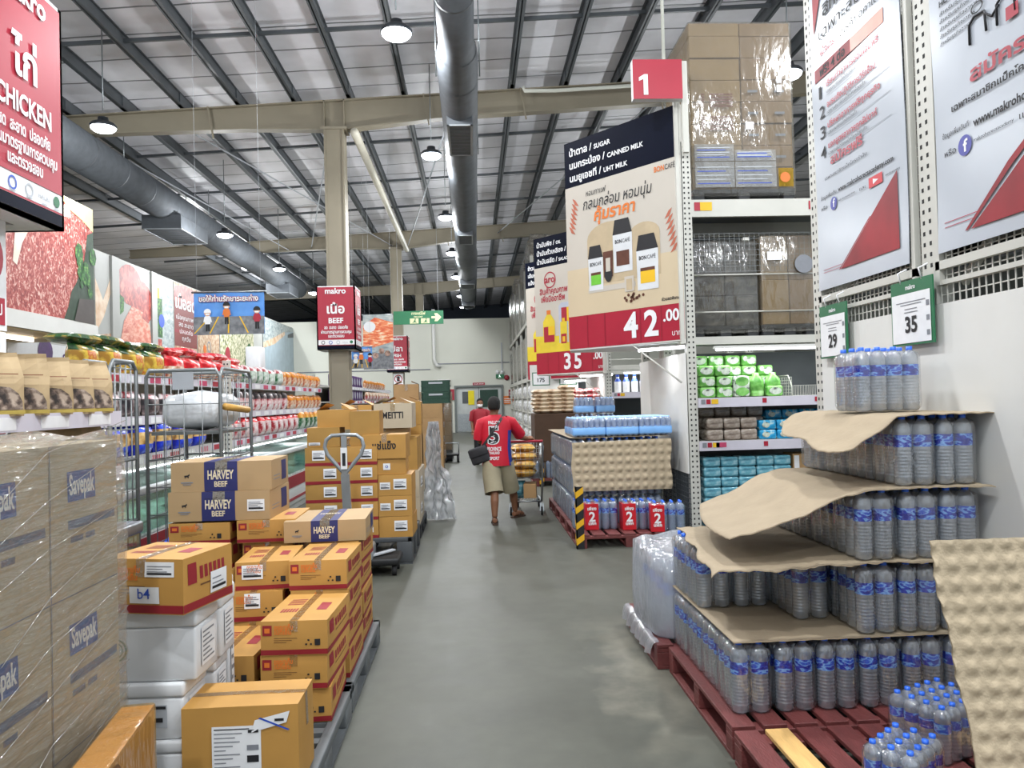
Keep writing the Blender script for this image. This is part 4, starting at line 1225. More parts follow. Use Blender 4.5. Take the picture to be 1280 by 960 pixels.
def endcap(x, y, label, navy, draw, digits, cents=True, z=2.3):
    t = thing('category_sign', label, 'sign', (x, y, z))
    W, H = 1.823, 2.75
    F = Frame((-1.168, 1.4, 0), (.834, -1, 0), (0, 0, 1))
    MB().fbox(F, 0, W, 0, H, -.05, 0).build('sign_panel', m_white, t)
    b = MB()
    MB().rect(F, 0, W, .78 * H, H, 0, .004).build('header_band', m_navy, t); b.rect(F, 0, W, 0, .155 * H, 1, .004)
    for u in (.18, .34, .65, .82): b.rect(F, u * W - .006, u * W + .006, 0, .155 * H, 2, .007)
    b.build('price_band', [m_navy, m_red, m_dred], t)
    c = MB()
    for i, (th, en) in enumerate(navy):
        z = H * (.93 - i * .062)
        c.text(F, th + ' /', .05 * W, z, .125, 0, .008, 'L', True); v, _ = glyphs(th + ' /', True); xw = max(p[0] for p in v) * .125
        c.text(F, en, .05 * W + xw + .03, z, .085, 0, .008, 'L', True)
    for (s, u) in digits: c.text(F, s, u * W, .03 * H, .43, 0, .01, 'C', True)
    if cents: c.text(F, '.00', .9 * W, .085 * H, .19, 0, .01, 'C', True); c.text(F, 'บาท', .94 * W, .02 * H, .09, 0, .01, 'C', False)
    c.build('sign_lettering', m_paper, t)
    d = MB(); draw(d, F, W, H); d.build('sign_picture', SP, t)
    # triangular white canopy and its lamp between the sign's foot and the rack
    k = MB(); p = [F(0, -.02, 0), F(W, -.02, 0), Vector((.0, 1.9, -.02)), Vector((-1.1, 1.85, -.02))]
    k.add([q for q in p] + [q + Vector((0, 0, .02)) for q in p], [(0, 3, 2, 1), (4, 5, 6, 7), (0, 1, 5, 4), (1, 2, 6, 5), (2, 3, 7, 6), (3, 0, 4, 7)])
    k.build('canopy', m_white, t)
    ba = MB(); a, c2 = F(.95, -.04, -.25), F(1.75, -.04, -.25); ba.bar(a, c2, .05, .03); bo = ba.build('light_batten', m_white, t)
    MB().tube([a - Vector((0, 0, .03)), c2 - Vector((0, 0, .03))], .02, 8).build('light_tube', m_tube, bo)
    ld = bpy.data.lights.new('canopy_light', 'AREA'); ld.shape = 'RECTANGLE'; ld.size = .8; ld.size_y = .06; ld.energy = TUBE_W * .6
    lo = bpy.data.objects.new('light', ld); COL.objects.link(lo); lo.location = (a + c2) / 2 - Vector((0, 0, .06)); adopt(lo, t)
    MB().tube([(-.05, .05, -.02), (-.5, .55, -.02), (-.05, .05, -.5)], .012, 6).build('stay', m_rack, t)
    MB().box(-.05, .02, 0, .07, -.05, H + .45).build('post', m_rack, t)
    return t


SP = [M('sign_cream', 'c3bcb1', .4, nz=2, amt=.03), M('sign_sand', 'ccbb9d', .4, nz=2, amt=.03), m_ink, m_orange, M('bag_white', 'd6d9dc', .4, nz=4), M('coffee_brown', '5a3324', .5, nz=8, amt=.2),
      m_green, m_yellow, M('arch_beige', 'bcaa8c', .4), M('leaf_terracotta', 'b5644c', .5), m_red, M('bright_label_green', '6fbf3f', .4), M('plastic_lilac', 'b7bccb', .3, nz=4), M('oil_yellow', 'e2c93c', .3, nz=4), m_paper]


def coffee(b, F, W, H):
    z0, z1 = .155 * H, .78 * H; h = z1 - z0
    U = lambda u: u * W
    Z = lambda v: z0 + v * h
    b.rect(F, 0, W, z0, z1, 0, .004); b.rect(F, 0, W, z0, Z(.36), 1, .0055)
    b.shape(F, [(U(.2), Z(.22))] + [(x, z) for x, z in arc(U(.39), Z(.56), U(.19), .19, 180, 0, 10)] + [(U(.58), Z(.22))], 8, .007)
    b.shape(F, [(U(.58), Z(.22))] + [(x, z) for x, z in arc(U(.7), Z(.52), U(.13), .15, 180, 0, 10)] + [(U(.83), Z(.22))], 8, .0075)
    b.rect(F, U(.2), U(.62), Z(.16), Z(.2), 0, .008)
    def bag(u, v, w, hh, lab, m):
        b.shape(F, [(U(u), Z(v)), (U(u + w), Z(v)), (U(u + w * 1.02), Z(v + hh * .72)), (U(u - .005), Z(v + hh * .72))], 4, .01)
        b.shape(F, [(U(u - .005), Z(v + hh * .72)), (U(u + w * 1.02), Z(v + hh * .72)), (U(u + w * .85), Z(v + hh)), (U(u + w * .1), Z(v + hh))], 2, .011)
        b.rect(F, U(u + w * .15), U(u + w * .85), Z(v + hh * .12), Z(v + hh * .34), lab, .012); b.rect(F, U(u + w * .15), U(u + w * .85), Z(v + hh * .34), Z(v + hh * .4), 5, .012)
        b.text(F, 'BON', U(u + w * .1), Z(v + hh * .55), .065, 2, .013, 'L', True, w * W * .36); b.text(F, 'CAFÉ', U(u + w * .5), Z(v + hh * .55), .065, 2, .013, 'L', False, w * W * .4)
    bag(.44, .28, .16, .385, 5, 0); bag(.21, .176, .13, .335, 11, 0); bag(.64, .125, .17, .39, 7, 0)
    b.shape(F, [(U(.35), Z(.26)), (U(.43), Z(.26)), (U(.435), Z(.45)), (U(.345), Z(.45))], 5, .014)
    b.shape(F, arc(U(.39), Z(.28), U(.035), .1, 0, 360, 12), 2, .015); b.rect(F, U(.37), U(.41), Z(.3), Z(.4), 0, .016)
    b.rect(F, U(.53), U(.61), Z(.13), Z(.24), 0, .014); b.rect(F, U(.545), U(.595), Z(.14), Z(.22), 8, .015)
    q = random.Random(3)
    for i in range(16): b.disc(F, U(.6) + q.gauss(0, .08), Z(.09) + q.gauss(0, .025), .02, 5, .012, 8)
    for side, u in ((1, .03), (-1, .97)):
        for i in range(7):
            x = U(u); z = Z(.7 + .035 * i) if side > 0 else Z(.42 + .04 * i)
            b.shape(F, [(x + side * .012 * i, z), (x + side * (.05 + .012 * i), z - .03), (x + side * (.11 + .012 * i), z - .12), (x + side * (.04 + .012 * i), z - .09)], 9, .008)
    b.text(F, 'หอมกาแฟ', U(.2), Z(.9), .1, 2, .01, 'L', False, W * .18, .15)
    b.text(F, 'กลมกล่อม หอมนุ่ม', U(.47), Z(.8), .19, 2, .01, 'C', False, W * .6, .15)
    b.text(F, 'คุ้มราคา', U(.45), Z(.7), .21, 3, .01, 'C', True, W * .36, .15)
    b.text(F, 'BON', U(.8), Z(.93), .09, 3, .01, 'L', True, W * .08); b.text(F, 'CAFÉ', U(.885), Z(.93), .09, 2, .01, 'L', False, W * .08)
    b.text(F, 'ส่วนลดพิเศษ', U(.9), Z(.03), .05, 2, .01, 'C', True)


def oil(b, F, W, H):
    z0, z1 = .155 * H, .78 * H; h = z1 - z0
    U = lambda u: u * W
    Z = lambda v: z0 + v * h
    b.rect(F, 0, W, z0, z1, 0, .004); b.shape(F, [(0, z0), (W, z0), (W, Z(.15)), (0, Z(.2))], 13, .0055)
    b.annulus(F, U(.24), Z(.84), .14, .165, 10, .008); b.text(F, 'aro', U(.24), Z(.81), .2, 10, .009, 'C', True)
    b.text(F, 'สินค้าคุณภาพ', U(.08), Z(.68), .16, 10, .009, 'L', True, W * .42); b.text(F, 'เพื่อมืออาชีพ', U(.1), Z(.59), .16, 10, .009, 'L', True, W * .36)
    b.shape(F, [(U(.12), Z(.08)), (U(.3), Z(.08)), (U(.3), Z(.36)), (U(.24), Z(.44)), (U(.18), Z(.44)), (U(.12), Z(.36))], 13, .01); b.rect(F, U(.18), U(.24), Z(.44), Z(.49), 3, .011)
    b.rect(F, U(.13), U(.29), Z(.12), Z(.3), 10, .012); b.rect(F, U(.2), U(.29), Z(.2), Z(.3), 7, .013)
    b.shape(F, [(U(.36), Z(.1)), (U(.6), Z(.1)), (U(.6), Z(.52)), (U(.55), Z(.56)), (U(.4), Z(.56)), (U(.36), Z(.52))], 12, .007)
    b.shape(F, [(U(.62), Z(.1)), (U(.86), Z(.1)), (U(.86), Z(.54)), (U(.8), Z(.6)), (U(.66), Z(.6)), (U(.62), Z(.54))], 12, .0075)
    b.rect(F, U(.4), U(.56), Z(.34), Z(.5), 10, .009); b.rect(F, U(.48), U(.56), Z(.34), Z(.5), 7, .01); b.rect(F, U(.66), U(.82), Z(.34), Z(.5), 10, .009)
    for i in range(4):
        u = .38 + .12 * i
        b.rect(F, U(u), U(u + .1), Z(.06), Z(.34), 13, .012); b.rect(F, U(u + .03), U(u + .07), Z(.34), Z(.38), 7, .012); b.rect(F, U(u + .01), U(u + .09), Z(.09), Z(.2), 10, .014); b.rect(F, U(u + .03), U(u + .07), Z(.11), Z(.17), 7, .015)


endcap(2.47, 8.8, 'angled coffee sign reading 42.00 on the rack end', [('น้ำตาล', 'SUGAR'), ('นมกระป๋อง', 'CANNED MILK'), ('นมยูเอชที', 'UHT MILK')], coffee, [('4', .57), ('2', .74)])
endcap(2.47, 14.1, 'angled cooking oil sign reading 35, behind the coffee sign', [('น้ำมันพืช', 'OIL'), ('น้ำมันถั่วเหลือง', 'SOYBEAN OIL'), ('น้ำมันสลัด', 'SALAD OIL')], oil, [('3', .47), ('5', .62)], True, 2.14)
endcap(2.47, 16.6, 'angled sign mostly hidden behind the cooking oil sign', [('ข้าวสาร', 'RICE'), ('เส้นหมี่', 'NOODLE'), ('แป้ง', 'FLOUR')], oil, [], False, 2.1)

# the red number 1 box above the coffee sign
a = WY(789.5, 128, 8.62); c = WY(849, 79, 8.62)
t = thing('aisle_sign', 'red aisle number 1 box sign above the coffee sign', 'sign', (a.x, 8.62, a.z)); w = c.x - a.x; h = c.z - a.z
MB().box(0, w, .02, .12, 0, h).build('sign_box', m_paper, t)
G = Frame((0, .02, 0), (1, 0, 0), (0, 0, 1)); MB().rect(G, 0, w, 0, h, 0, .004).build('sign_face', m_red, t)
b = MB(); b.shape(G, [(w * .21, h * .1), (w * .3, h * .1), (w * .3, h * .62), (w * .23, h * .62), (w * .12, h * .54), (w * .12, h * .45), (w * .21, h * .5)], 0, .009); b.build('sign_lettering', m_paper, t)
MB().box(w + .005, w + .07, .06, .12, -.6, h).build('sign_post', m_rack, t)
MB().tube([(w * .66, .07, h), (w * .66, .07, ztop(a.x) + .31 - a.z)], .02, 6).build('hanging_rod', m_cream, t)

nudge(S0, 0, -.12)
# --- third rack row and the further ones
t3 = bay(2.48, 14.1, 1.15, 'white rack bay with blue capped bottles, second beyond the coffee sign', shelves=(1.62, 1.0), light=2.1)
bw = MB(); bw.lathe([(.06, 0), (.065, .01), (.065, .2), (.03, .26), (.03, .3)], 10, [0, 0, 1, 0]); bw.lathe([(.033, .29), (.033, .33), (.001, .335)], 10, 2)
bwm = bw.mesh('milk_bottle', [m_paper, m_blue, m_blue])
for i in range(9): put(bwm, 'milk_bottle', 'white and blue bottle on the far lit shelf, %s from the post' % nth(i + 1), 'bottle', (2.72 + .16 * i, 14.2, 1.731), 0, 'bottles on the far lit shelf')
bay(2.48, 19.6, 1.15, 'white rack bay hidden behind the oil sign and rice sacks', shelves=(1.5,))

# white display board with two price tags behind the rice sacks
t = thing('display_board', 'white display board with two price tags behind the rice sacks', 'board', (1.85, 17.3, 0))
MB().box(-.55, .55, 0, .03, .2, 2.42).build('board_panel', m_white, t)
for x in (-.5, .46): MB().box(x, x + .04, .03, .07, 0, 2.42).build('post', m_rack, t)
for x, s in ((-.3, '175'), (.32, '19')):
    G = Frame((x, -.002, 1.95), (1, 0, 0), (0, 0, 1)); b = MB(); b.rect(G, -.2, .2, 0, .3, 0, .002); b.rect(G, -.18, .18, .02, .28, 1, .005); b.text(G, s, 0, .08, .13, 2, .008, 'C', True)
    b.build('price_card', [m_green, m_paper, m_ink], t)

# long rack standing along the aisle near the back wall
m_silver = mottled('silver_film_wrap', [(.36, '5d564c'), (.5, '8d8579'), (.62, 'b8b2a6'), (.72, 'e0dfda')], 4, (1, 1, 2), rough=.25, dist=.6)
t = thing('pallet_rack', 'long white rack along the aisle close to the back wall', 'rack', (1.9, 24, 0))
for i in range(6):
    upright(t, 0, i * 3.0, 0, 6.2 if i < 5 else 5, .1, .1, 'X'); upright(t, 1.1, i * 3.0, 0, 5.5, .1, .1, 'X')
for z in (2.25, 4.2):
    for x in (0, 1.1): MB().box(x, x + .06, 0, 15.1, z, z + .14).build('beam', m_rack, t)
    MB().box(.06, 1.1, 0, 15.1, z + .11, z + .13).build('deck', m_dark, t)
for z in (.1, .62, 1.14, 1.66): MB().box(.02, 1.1, .1, 15.0, z, z + .03).build('shelf', m_rack, t)
for i in range(5):
    for lv, (z, h) in enumerate(((2.385, 1.5), (4.335, 2.6 - .25 * (i % 3)))):
        o = load('wrapped_pallet', 'silver film wrapped load on the long rack, %s bay, %s beam' % (nth(i + 1), ('lower', 'upper')[lv]), (2.45, 24.3 + 3 * i, z), 1.0, 2.5, h, [(.5, m_silver, .5), (.5, m_silver, .5)], True, group='wrapped loads on the long rack', seed=20 + i)
# ------------------------------------------------------------------ soft goods shared by many shelves
def pouch_mesh(w, h, t, mats, bands, n=8, crimp=.06):
    """pillow bag standing on its end, faces -Y; bands = [(v_from, material index)]"""
    b = MB()
    def fn(sg):
        def f(u, v):
            x = (u - .5) * w * (1 - .08 * math.sin(PI * v)); e = (1 - abs(2 * u - 1) ** 3) * (1 - abs(2 * v - 1) ** 4)
            return (x, t / 2 - sg * t / 2 * e - 0.0, v * h)
        return f
    def mf(i, j):
        v = (j + .5) / n; k = 0
        for vv, m in bands:
            if v >= vv: k = m
        return k
    b.grid(fn(1), n, n, mf=mf); b.grid(fn(-1), n, n, mf=mf)
    return b.mesh('pouch', mats)


def sack_mesh(w, d, h, mats, band=None):
    """plump sack lying flat"""
    b = MB(); n = 10
    def fn(sg):
        def f(u, v):
            e = (max(0, 1 - abs(2 * u - 1) ** 3.5) * max(0, 1 - abs(2 * v - 1) ** 3.5)) ** .5
            return ((u - .5) * w, (v - .5) * d, h / 2 + sg * h / 2 * e)
        return f
    mf = (lambda i, j: 1 if band and band[0] <= i / n < band[1] else 0)
    b.grid(fn(1), n, n, mf=mf); b.grid(fn(-1), n, n, mf=mf)
    return b.mesh('sack', mats)


m_whitebag = mottled('white_rice_bag', [(.36, '3c3c40'), (.42, 'c9c9cc'), (.6, 'eeeeee')], 11, rough=.3)
wb = pouch_mesh(.9, .46, .25, [m_whitebag, m_paper], [(0, 0), (.7, 1)], 6)
for lv, z in enumerate((.131, .651, 1.171, 1.691)):
    for i in range(12):
        put(wb, 'rice_bag', 'white rice bag on the long rack, %s shelf up, %s from its front end' % (nth(lv + 1), nth(i + 1)), 'bag',
            (1.93, 24.8 + i * 1.15, z), -PI / 2, 'white bags on the long rack')
# ------------------------------------------------------------------ bottled water
m_pet = clear('clear_bottle', 'f6f8fa', 'e3ecf6', .42, .2, .05)
m_petblue = clear('bluish_bottle', 'e6effb', 'c9dcf8', .6, .16, .07)
m_shrink = clear('shrink_film', 'fafbfc', 'eef1f4', .03, .09, .07, .5, 14, (1, 1, .5))
m_bluefilm = clear('sky_blue_film', 'c8e0fa', '86b8ee', .38, .08, .15, .3, 16, (1, 1, .5))
m_skyband = M('sky_blue_print', '7db2ec', .3, nz=9, amt=.08)
m_label = mottled('bottle_label_blue', [(.40, '1a2690'), (.48, '2740bc'), (.53, '86bcf0'), (.6, '3058cc')], 16, (1, 1, 2.2), rough=.25, detail=2)
m_cap = M('blue_cap', '2f6ae0', .35, nz=20, amt=.05)
m_redlabel = M('red_promo_film', 'c3202c', .3, nz=5, amt=.08)
m_redwood = M('red_stained_wood', '66302e', .6, nz=5, amt=.18, bump=.25, bs=30, stretch=(4, 1, 4))
m_rawwood = M('bare_plank', 'd3aa6a', .65, nz=5, amt=.15, bump=.2, bs=30, stretch=(6, 1, 6))
m_tray = M('moulded_pulp', 'b3a389', .85, nz=9, amt=.07, bump=.2, bs=60)
m_sheet = M('divider_card', 'a2927a', .8, nz=7, amt=.06, bump=.15, bs=40)
m_white_film = clear('white_wrap', 'f2f4f8', 'dfe4ec', .55, .10, .14, .7, 10, (1, 1, .6))


def bottle_meshes(r, h, n=12, ribs=9):
    pr = [(.001, .006), (r * .8, .0), (r, .012)]
    z0, z1 = .03, h * .52
    for i in range(ribs):
        z = z0 + (z1 - z0) * i / ribs; dz = (z1 - z0) / ribs
        pr += [(r * .93, z + dz * .15), (r, z + dz * .5), (r, z + dz * .8)]
    pr += [(r * .97, h * .54), (r * .97, h * .72), (r, h * .74), (r * .97, h * .82), (r * .84, h * .875), (r * .58, h * .915), (r * .34, h * .94), (r * .31, h * .955)]
    b = MB(); b.lathe(pr, n); body = b.mesh('bottle', m_pet)
    b = MB(); b.lathe([(r * .99, h * .545), (r * .995, h * .63), (r * .99, h * .715)], n, cap=False); lab = b.mesh('label', m_label)
    b = MB(); b.lathe([(r * .36, h * .935), (r * .37, h * .945), (r * .36, h * .995), (.001, h)], n); cap = b.mesh('cap', m_cap)
    b = MB(); b.lathe(pr, 8); far = b
    return body, lab, cap


B15 = bottle_meshes(.043, .337); B06 = bottle_meshes(.0325, .228, 12, 6)


def pack(label, loc, rz, nx, ny, kind, pitch, group=None, detail=True, film=None, name='water_pack', cat='water pack', band=False, pitx=None):
    pitx = pitx or pitch; body, lab, cap = kind[:3]; H = max(v.co.z for v in cap.vertices)
    t = thing(name, label, cat, loc, rz, group)
    for i in range(nx):
        for j in range(ny):
            x, y = (i - (nx - 1) / 2) * pitx, (j - (ny - 1) / 2) * pitch
            o = bpy.data.objects.new('bottle', body); COL.objects.link(o); o.location = (x, y, 0); o.rotation_euler = (0, 0, rnd.uniform(0, 6.28)); adopt(o, t)
            if detail:
                for nm, me in (('bottle_label', lab), ('bottle_cap', cap)):
                    q = bpy.data.objects.new(nm, me); COL.objects.link(q); adopt(q, o)
    f = MB(); w, d = nx * pitx / 2 + .002, ny * pitch / 2 + .002
    f.rbox(-w, w, -d, d, -.0005, H * .93, pitch * .38, 0, 3)
    f.build('shrink_film', film or m_shrink, t)
    if band:
        f = MB(); f.rbox(-w - .002, w + .002, -d - .002, d + .002, .012, H * .5, .02, 0, 2); f.build('printed_band', m_skyband, t)
        for i in range(nx):
            for j in range(ny): q = bpy.data.objects.new('bottle_cap', kind[3]); COL.objects.link(q); q.location = ((i - (nx - 1) / 2) * pitch, (j - (ny - 1) / 2) * pitch, 0); adopt(q, t)
    return t


def red_pallet(name, label, x0, x1, y0, y1, odd=(), group=None, h=.15, mat=None, board_gap=.035, nb=9):
    mat = mat or m_redwood
    t = thing(name, label, 'pallet', ((x0 + x1) / 2, y0, 0), 0, group); w = (x1 - x0) / 2; d = y1 - y0
    bw = (2 * w - board_gap * (nb - 1)) / nb
    for i in range(nb):
        xa = -w + i * (bw + board_gap); q = rnd.uniform(-.004, .004)
        MB().rbox(xa, xa + bw, q, d + q, h - .022, h, .003, 0, 1, False).build('deck_board', m_rawwood if i in odd else mat, t)
    for k in range(3):
        y = .0 + (d - .09) * k / 2
        b = MB(); b.rbox(-w, w, y, y + .09, h - .05, h - .022, .003, 0, 1, False)
        for j in range(3): xx = -w + (2 * w - .1) * j / 2; b.rbox(xx, xx + .1, y, y + .09, .022, h - .05, .003, 0, 1, False)
        b.build('bearer', mat, t)
    for j in range(3):
        xx = -w + (2 * w - .1) * j / 2; MB().rbox(xx, xx + .1, 0, d, 0, .022, .003, 0, 1, False).build('base_board', mat, t)
    return t


S0 = len(COL.objects)
red_pallet('wooden_pallet', 'red pallet at the near corner with two bare yellow planks', 1.125, 2.36, 2.32, 3.46, (1, 7))
red_pallet('wooden_pallet', 'red pallet under the near stepped water stack', 1.13, 2.4, 3.5, 4.62)
red_pallet('wooden_pallet', 'red pallet under the white wrapped bale', 1.07, 2.25, 4.66, 5.6)

# the stepped stack of six-packs, four layers
Z = [.151, .499, .847, 1.195, 1.542]
def cell(c, r): return (1.278 + .2078 * c, 3.745 + .272 * r)
LN = ('bottom', 'second', 'third', 'fourth')
CN = ('first', 'second', 'third', 'fourth', 'fifth', 'sixth')
rows = {0: [(c, r) for r in range(4) for c in range(6) if c == 0 or r < 2],
        1: [(c, r) for r in range(4) for c in range(6) if (r >= 2 and (r == 2 or c == 0)) or (r == 1 and c >= 2) or (r == 0 and c >= 3)],
        2: [(c, r) for r in range(4) for c in (3, 4, 5) if c == 3 or r < 2],
        3: [(c, r) for r in range(4) for c in (4, 5) if c == 4 or r < 2]}
for lv, lst in rows.items():
    for c, r in lst:
        x, y = cell(c, r)
        pack('six clear blue-label bottles, %s layer, %s from the aisle, %s row back' % (LN[lv], CN[c], CN[r]), (x + rnd.uniform(-.004, .004), y + rnd.uniform(-.004, .004), Z[lv]),
             rnd.uniform(-.02, .02), 2, 3, B15, .0885, 'six-packs in the near stepped stack', pitx=.097)
pack('single clear water pack standing alone on top of the stepped stack', (2.165, 4.06, Z[4] + .003), .03, 4, 3, B15, .0885)
pack('small-bottle water pack with blue caps on the bare pallet, beside the stack', (1.93, 3.22, .151), R(24), 5, 4, B06, .066)
pack('small-bottle water pack with blue caps at the near edge of the bare pallet', (1.545, 2.83, .151), R(38), 4, 3, B06, .066)


def card(name, label, x0, x1, y0, y1, fz, fy=None, nx=40, ny=36, cat='divider sheet', amp=.0025, mat=None):
    """card sheet between layers; fz(x, v) gives its height, fy(u, v) may shear its outline"""
    b = MB()
    for s in (0, -.005):
        def f(u, v, s=s):
            x = x0 + (x1 - x0) * u; y = y0 + (y1 - y0) * v
            if fy: x, y = fy(u, v, x, y)
            return (x, y, fz(x, v) + s + amp * math.sin(x * 2 * PI / .088) * math.sin(y * 2 * PI / .088))
        b.grid(f, nx, ny)
    # rim
    n = nx + 1; k = (nx + 1) * (ny + 1)
    ed = [(i, i + 1) for i in range(nx)] + [((ny) * n + i, ny * n + i + 1) for i in range(nx)] + [(j * n, (j + 1) * n) for j in range(ny)] + [(j * n + nx, (j + 1) * n + nx) for j in range(ny)]
    for p, q in ed: b.f.append((p, q, q + k, p + k)); b.m.append(0); b.s.append(False)
    o = b.build(name, mat or m_sheet); return tag(o, label, cat)


def lerp(pts):
    def f(x):
        if x <= pts[0][0]: return pts[0][1]
        for (a, za), (c, zc) in zip(pts, pts[1:]):
            if x <= c:
                u = (x - a) / (c - a); u = u * u * (3 - 2 * u) * .5 + u * .5; return za + (zc - za) * u
        return pts[-1][1]
    return f


j1 = random.Random(5)
card('divider_sheet', 'flat card sheet on top of the bottom water layer', 1.185, 2.44, 3.6, 4.7, lambda x, v: Z[1] - .005, None, 30, 26)
z2 = lerp([(1.0, .79), (1.14, .843), (2.5, .844)])
card('divider_sheet', 'card sheet overhanging the second water layer, with a ragged front', 1.10, 2.44, 3.575, 4.72, lambda x, v: z2(x) - .012 * (1 - v) ** 3 * (1 if x < 1.6 else 0),
     lambda u, v, x, y: (x + (.16 * v - .02) * (1 - u) + .015 * math.sin(v * 17) * (1 - u), y + (.02 * math.sin(u * 23) + .012 * math.sin(u * 51)) * (1 - v) ** 4), 60, 30, amp=.004)
z3 = lerp([(1.12, .93), (1.25, .985), (1.52, 1.06), (1.76, 1.165), (1.86, 1.19), (2.5, 1.191)])
card('divider_sheet', 'large card flap drooping toward the aisle from under the fourth layer', 1.2, 2.44, 3.56, 4.66, lambda x, v: z3(x) - (.035 * v * max(0, (1.7 - x) / .5) if x < 1.7 else 0),
     lambda u, v, x, y: (x + .16 * v * (1 - u) ** 2 - .05 * math.sin(v * PI) * (1 - u) ** 3, y + .05 * (1 - u) * (1 - v) * 2 * (1 - u) - .02 * math.sin(u * 14) * (1 - v)), 50, 36)
z4 = lerp([(1.62, 1.33), (1.75, 1.375), (1.9, 1.455), (2.0, 1.528), (2.06, 1.536), (2.6, 1.537)])
card('divider_sheet', 'torn card sheet on the topmost water layer, bent down at one side', 1.68, 2.48, 3.58, 4.7, lambda x, v: z4(x) + .07 * v * max(0, (2.0 - x) / .35 if x < 2.0 else 0),
     lambda u, v, x, y: (x + .1 * v * (1 - u) + .12 * (1 - u) * abs(v - .35) * 1.2 - .03 * math.sin(v * 11) * (1 - u), y), 50, 36)

# moulded tray sheet standing at the corner
b = MB(); NX, NY = 80, 120; PT = .069
def tray(s):
    def f(u, v):
        z = .156 + .96 * v; xl = 1.69 - .09 * v + .006 * math.sin(v * 21); x = xl + (2.3 - .05 * v - xl) * u; y = 2.55 + .17 * v
        a = (x + .05 * v) * 2 * PI / PT; c = z * 2 * PI / PT
        k = ((.5 + .5 * math.cos(a)) * (.5 + .5 * math.cos(c))) ** 1.0
        return (x, y - .013 * k + s + .006 * math.sin(u * 5 + v * 3), z)
    return f
b.grid(tray(0), NX, NY); b.grid(tray(.006), 40, 40)
tag(b.build('pulp_tray_sheet', m_tray), 'brown moulded pulp sheet with rows of bumps standing at the near corner', 'pulp sheet')

# white wrapped bale beyond the stack
t = thing('wrapped_bale', 'white plastic wrapped bale with blue bottles showing, behind the stepped stack', 'wrapped goods', (1.585, 5.12, .151))
b = MB()
rings = []
for k, (z, g) in enumerate(((0, 0), (.02, .02), (.2, .025), (.4, .01), (.5, .0), (.535, -.06))):
    n = 28; rr = []
    for i in range(n):
        a = 2 * PI * i / n; cx, sy = math.cos(a), math.sin(a); m = max(abs(cx), abs(sy)) ** .82
        rr.append((cx / m * (.5 + g) + .008 * math.sin(i * 2.3 + k), sy / m * (.4 + g) + .008 * math.cos(i * 3.1 + k), z + (.02 * math.sin(i * 1.7) if k > 3 else 0)))
    rings.append(rr)
b.ring_loft(rings, 0, True); b.build('plastic_wrap', m_white_film, t)
for i in range(5):
    for j in range(4):
        o = bpy.data.objects.new('bottle', B15[0]); COL.objects.link(o); o.location = (-.38 + .19 * i, -.28 + .19 * j, .005); o.scale = (1, 1, 1.35); adopt(o, t)
        q = bpy.data.objects.new('bottle_label', B15[1]); COL.objects.link(q); adopt(q, o)
b = MB()
def skirt(u, v):
    y = -.45 + .9 * u; x = -.5 - .06 * v ** .5 + .01 * math.sin(u * 40) * v
    return (x, y, .012 - .09 * v * v + .006 * math.sin(u * 31))
b.grid(skirt, 60, 6); b.build('loose_wrap', m_white_film, t)


nudge(S0, 0, -.08)

# ------------------------------------------------------------------ second water island and what follows along the aisle
for i, (ya, yb, s) in enumerate(((8.3, 9.4, 'with the striped corner post'), (9.44, 10.6, 'second along the far water island'), (10.64, 11.5, 'last along the far water island'))):
    red_pallet('wooden_pallet', 'red pallet ' + s, 1.1, 2.26, ya, yb, nb=7)
BF = bottle_meshes(.043, .335, 8, 4)
me = BF[0].copy(); me.materials.clear(); me.materials.append(m_petblue)
bl_ = MB(); bl_.lathe([(.0425, .18), (.0425, .24)], 8, cap=False)
BFAR = (me, BF[1], BF[2])
for lv in range(3):
    for k in range(9):
        pack('bluish water pack on the aisle face of the far island, %s layer, %s back' % (LN[lv], nth(k + 1)), (1.225, 9.08 + .268 * k, .151 + .342 * lv), 0, 2, 3, BFAR, .088, 'far island water packs', False)
    for c in range(1, 6):
        pack('bluish water pack behind the pulp board, %s layer, %s from the aisle' % (LN[lv], CN[c]), (1.225 + .18 * c, 9.08, .151 + .342 * lv), 0, 2, 3, BFAR, .088, 'far island water packs', lv == 2)
m6 = B06[0].copy(); m6.materials.clear(); m6.materials.append(m_petblue)
c6 = B06[2].copy(); c6.materials.clear(); c6.materials.append(M('pale_blue_cap', 'a5cbf6', .3, nz=20))
B6B = (m6, B06[1], B06[2], c6)
z = .151 + .342 * 3 + .008
for r in range(3):
    for c in range(3):
        pack('sky-blue film water pack on top of the far island, %s from the aisle, %s row' % (CN[c], CN[r]), (1.36 + .4 * c + (.2 if r else 0) * 0, 9.1 + .27 * r, z + (.0 if r < 2 else .0)), 0, 6, 4, B6B, .065, 'sky-blue packs on the far island', False, None, band=True)
for c in range(2):
    for k in range(2):
        pack('sky-blue film pack at the back of the far island, %s from the aisle, %s up' % (CN[c], ('lower', 'upper')[k]), (1.58 + .3 * c, 10.9, z + .24 * k), 0, 4, 4, B6B, .066, 'sky-blue packs at the back', False, None, band=True)
card('divider_sheet', 'card sheet under the sky-blue packs on the far island', 1.12, 2.3, 8.95, 11.55, lambda x, v: z - .004, None, 20, 30)
# pulp board in front of it
b = MB()
def pb(s):
    def f(u, v):
        x = 1.135 + 1.18 * u + .01 * math.sin(v * 9); zz = .55 + .575 * v + (.02 * u if v > .5 else 0)
        k = (.5 + .5 * math.cos(x * 2 * PI / .1)) * (.5 + .5 * math.cos(zz * 2 * PI / .1)); return (x, 8.905 - .022 * k + s, zz)
    return f
b.grid(pb(0), 96, 48); b.grid(pb(.006), 20, 10)
tag(b.build('pulp_board', m_tray), 'brown bumpy pulp board across the front of the far water island', 'pulp sheet')
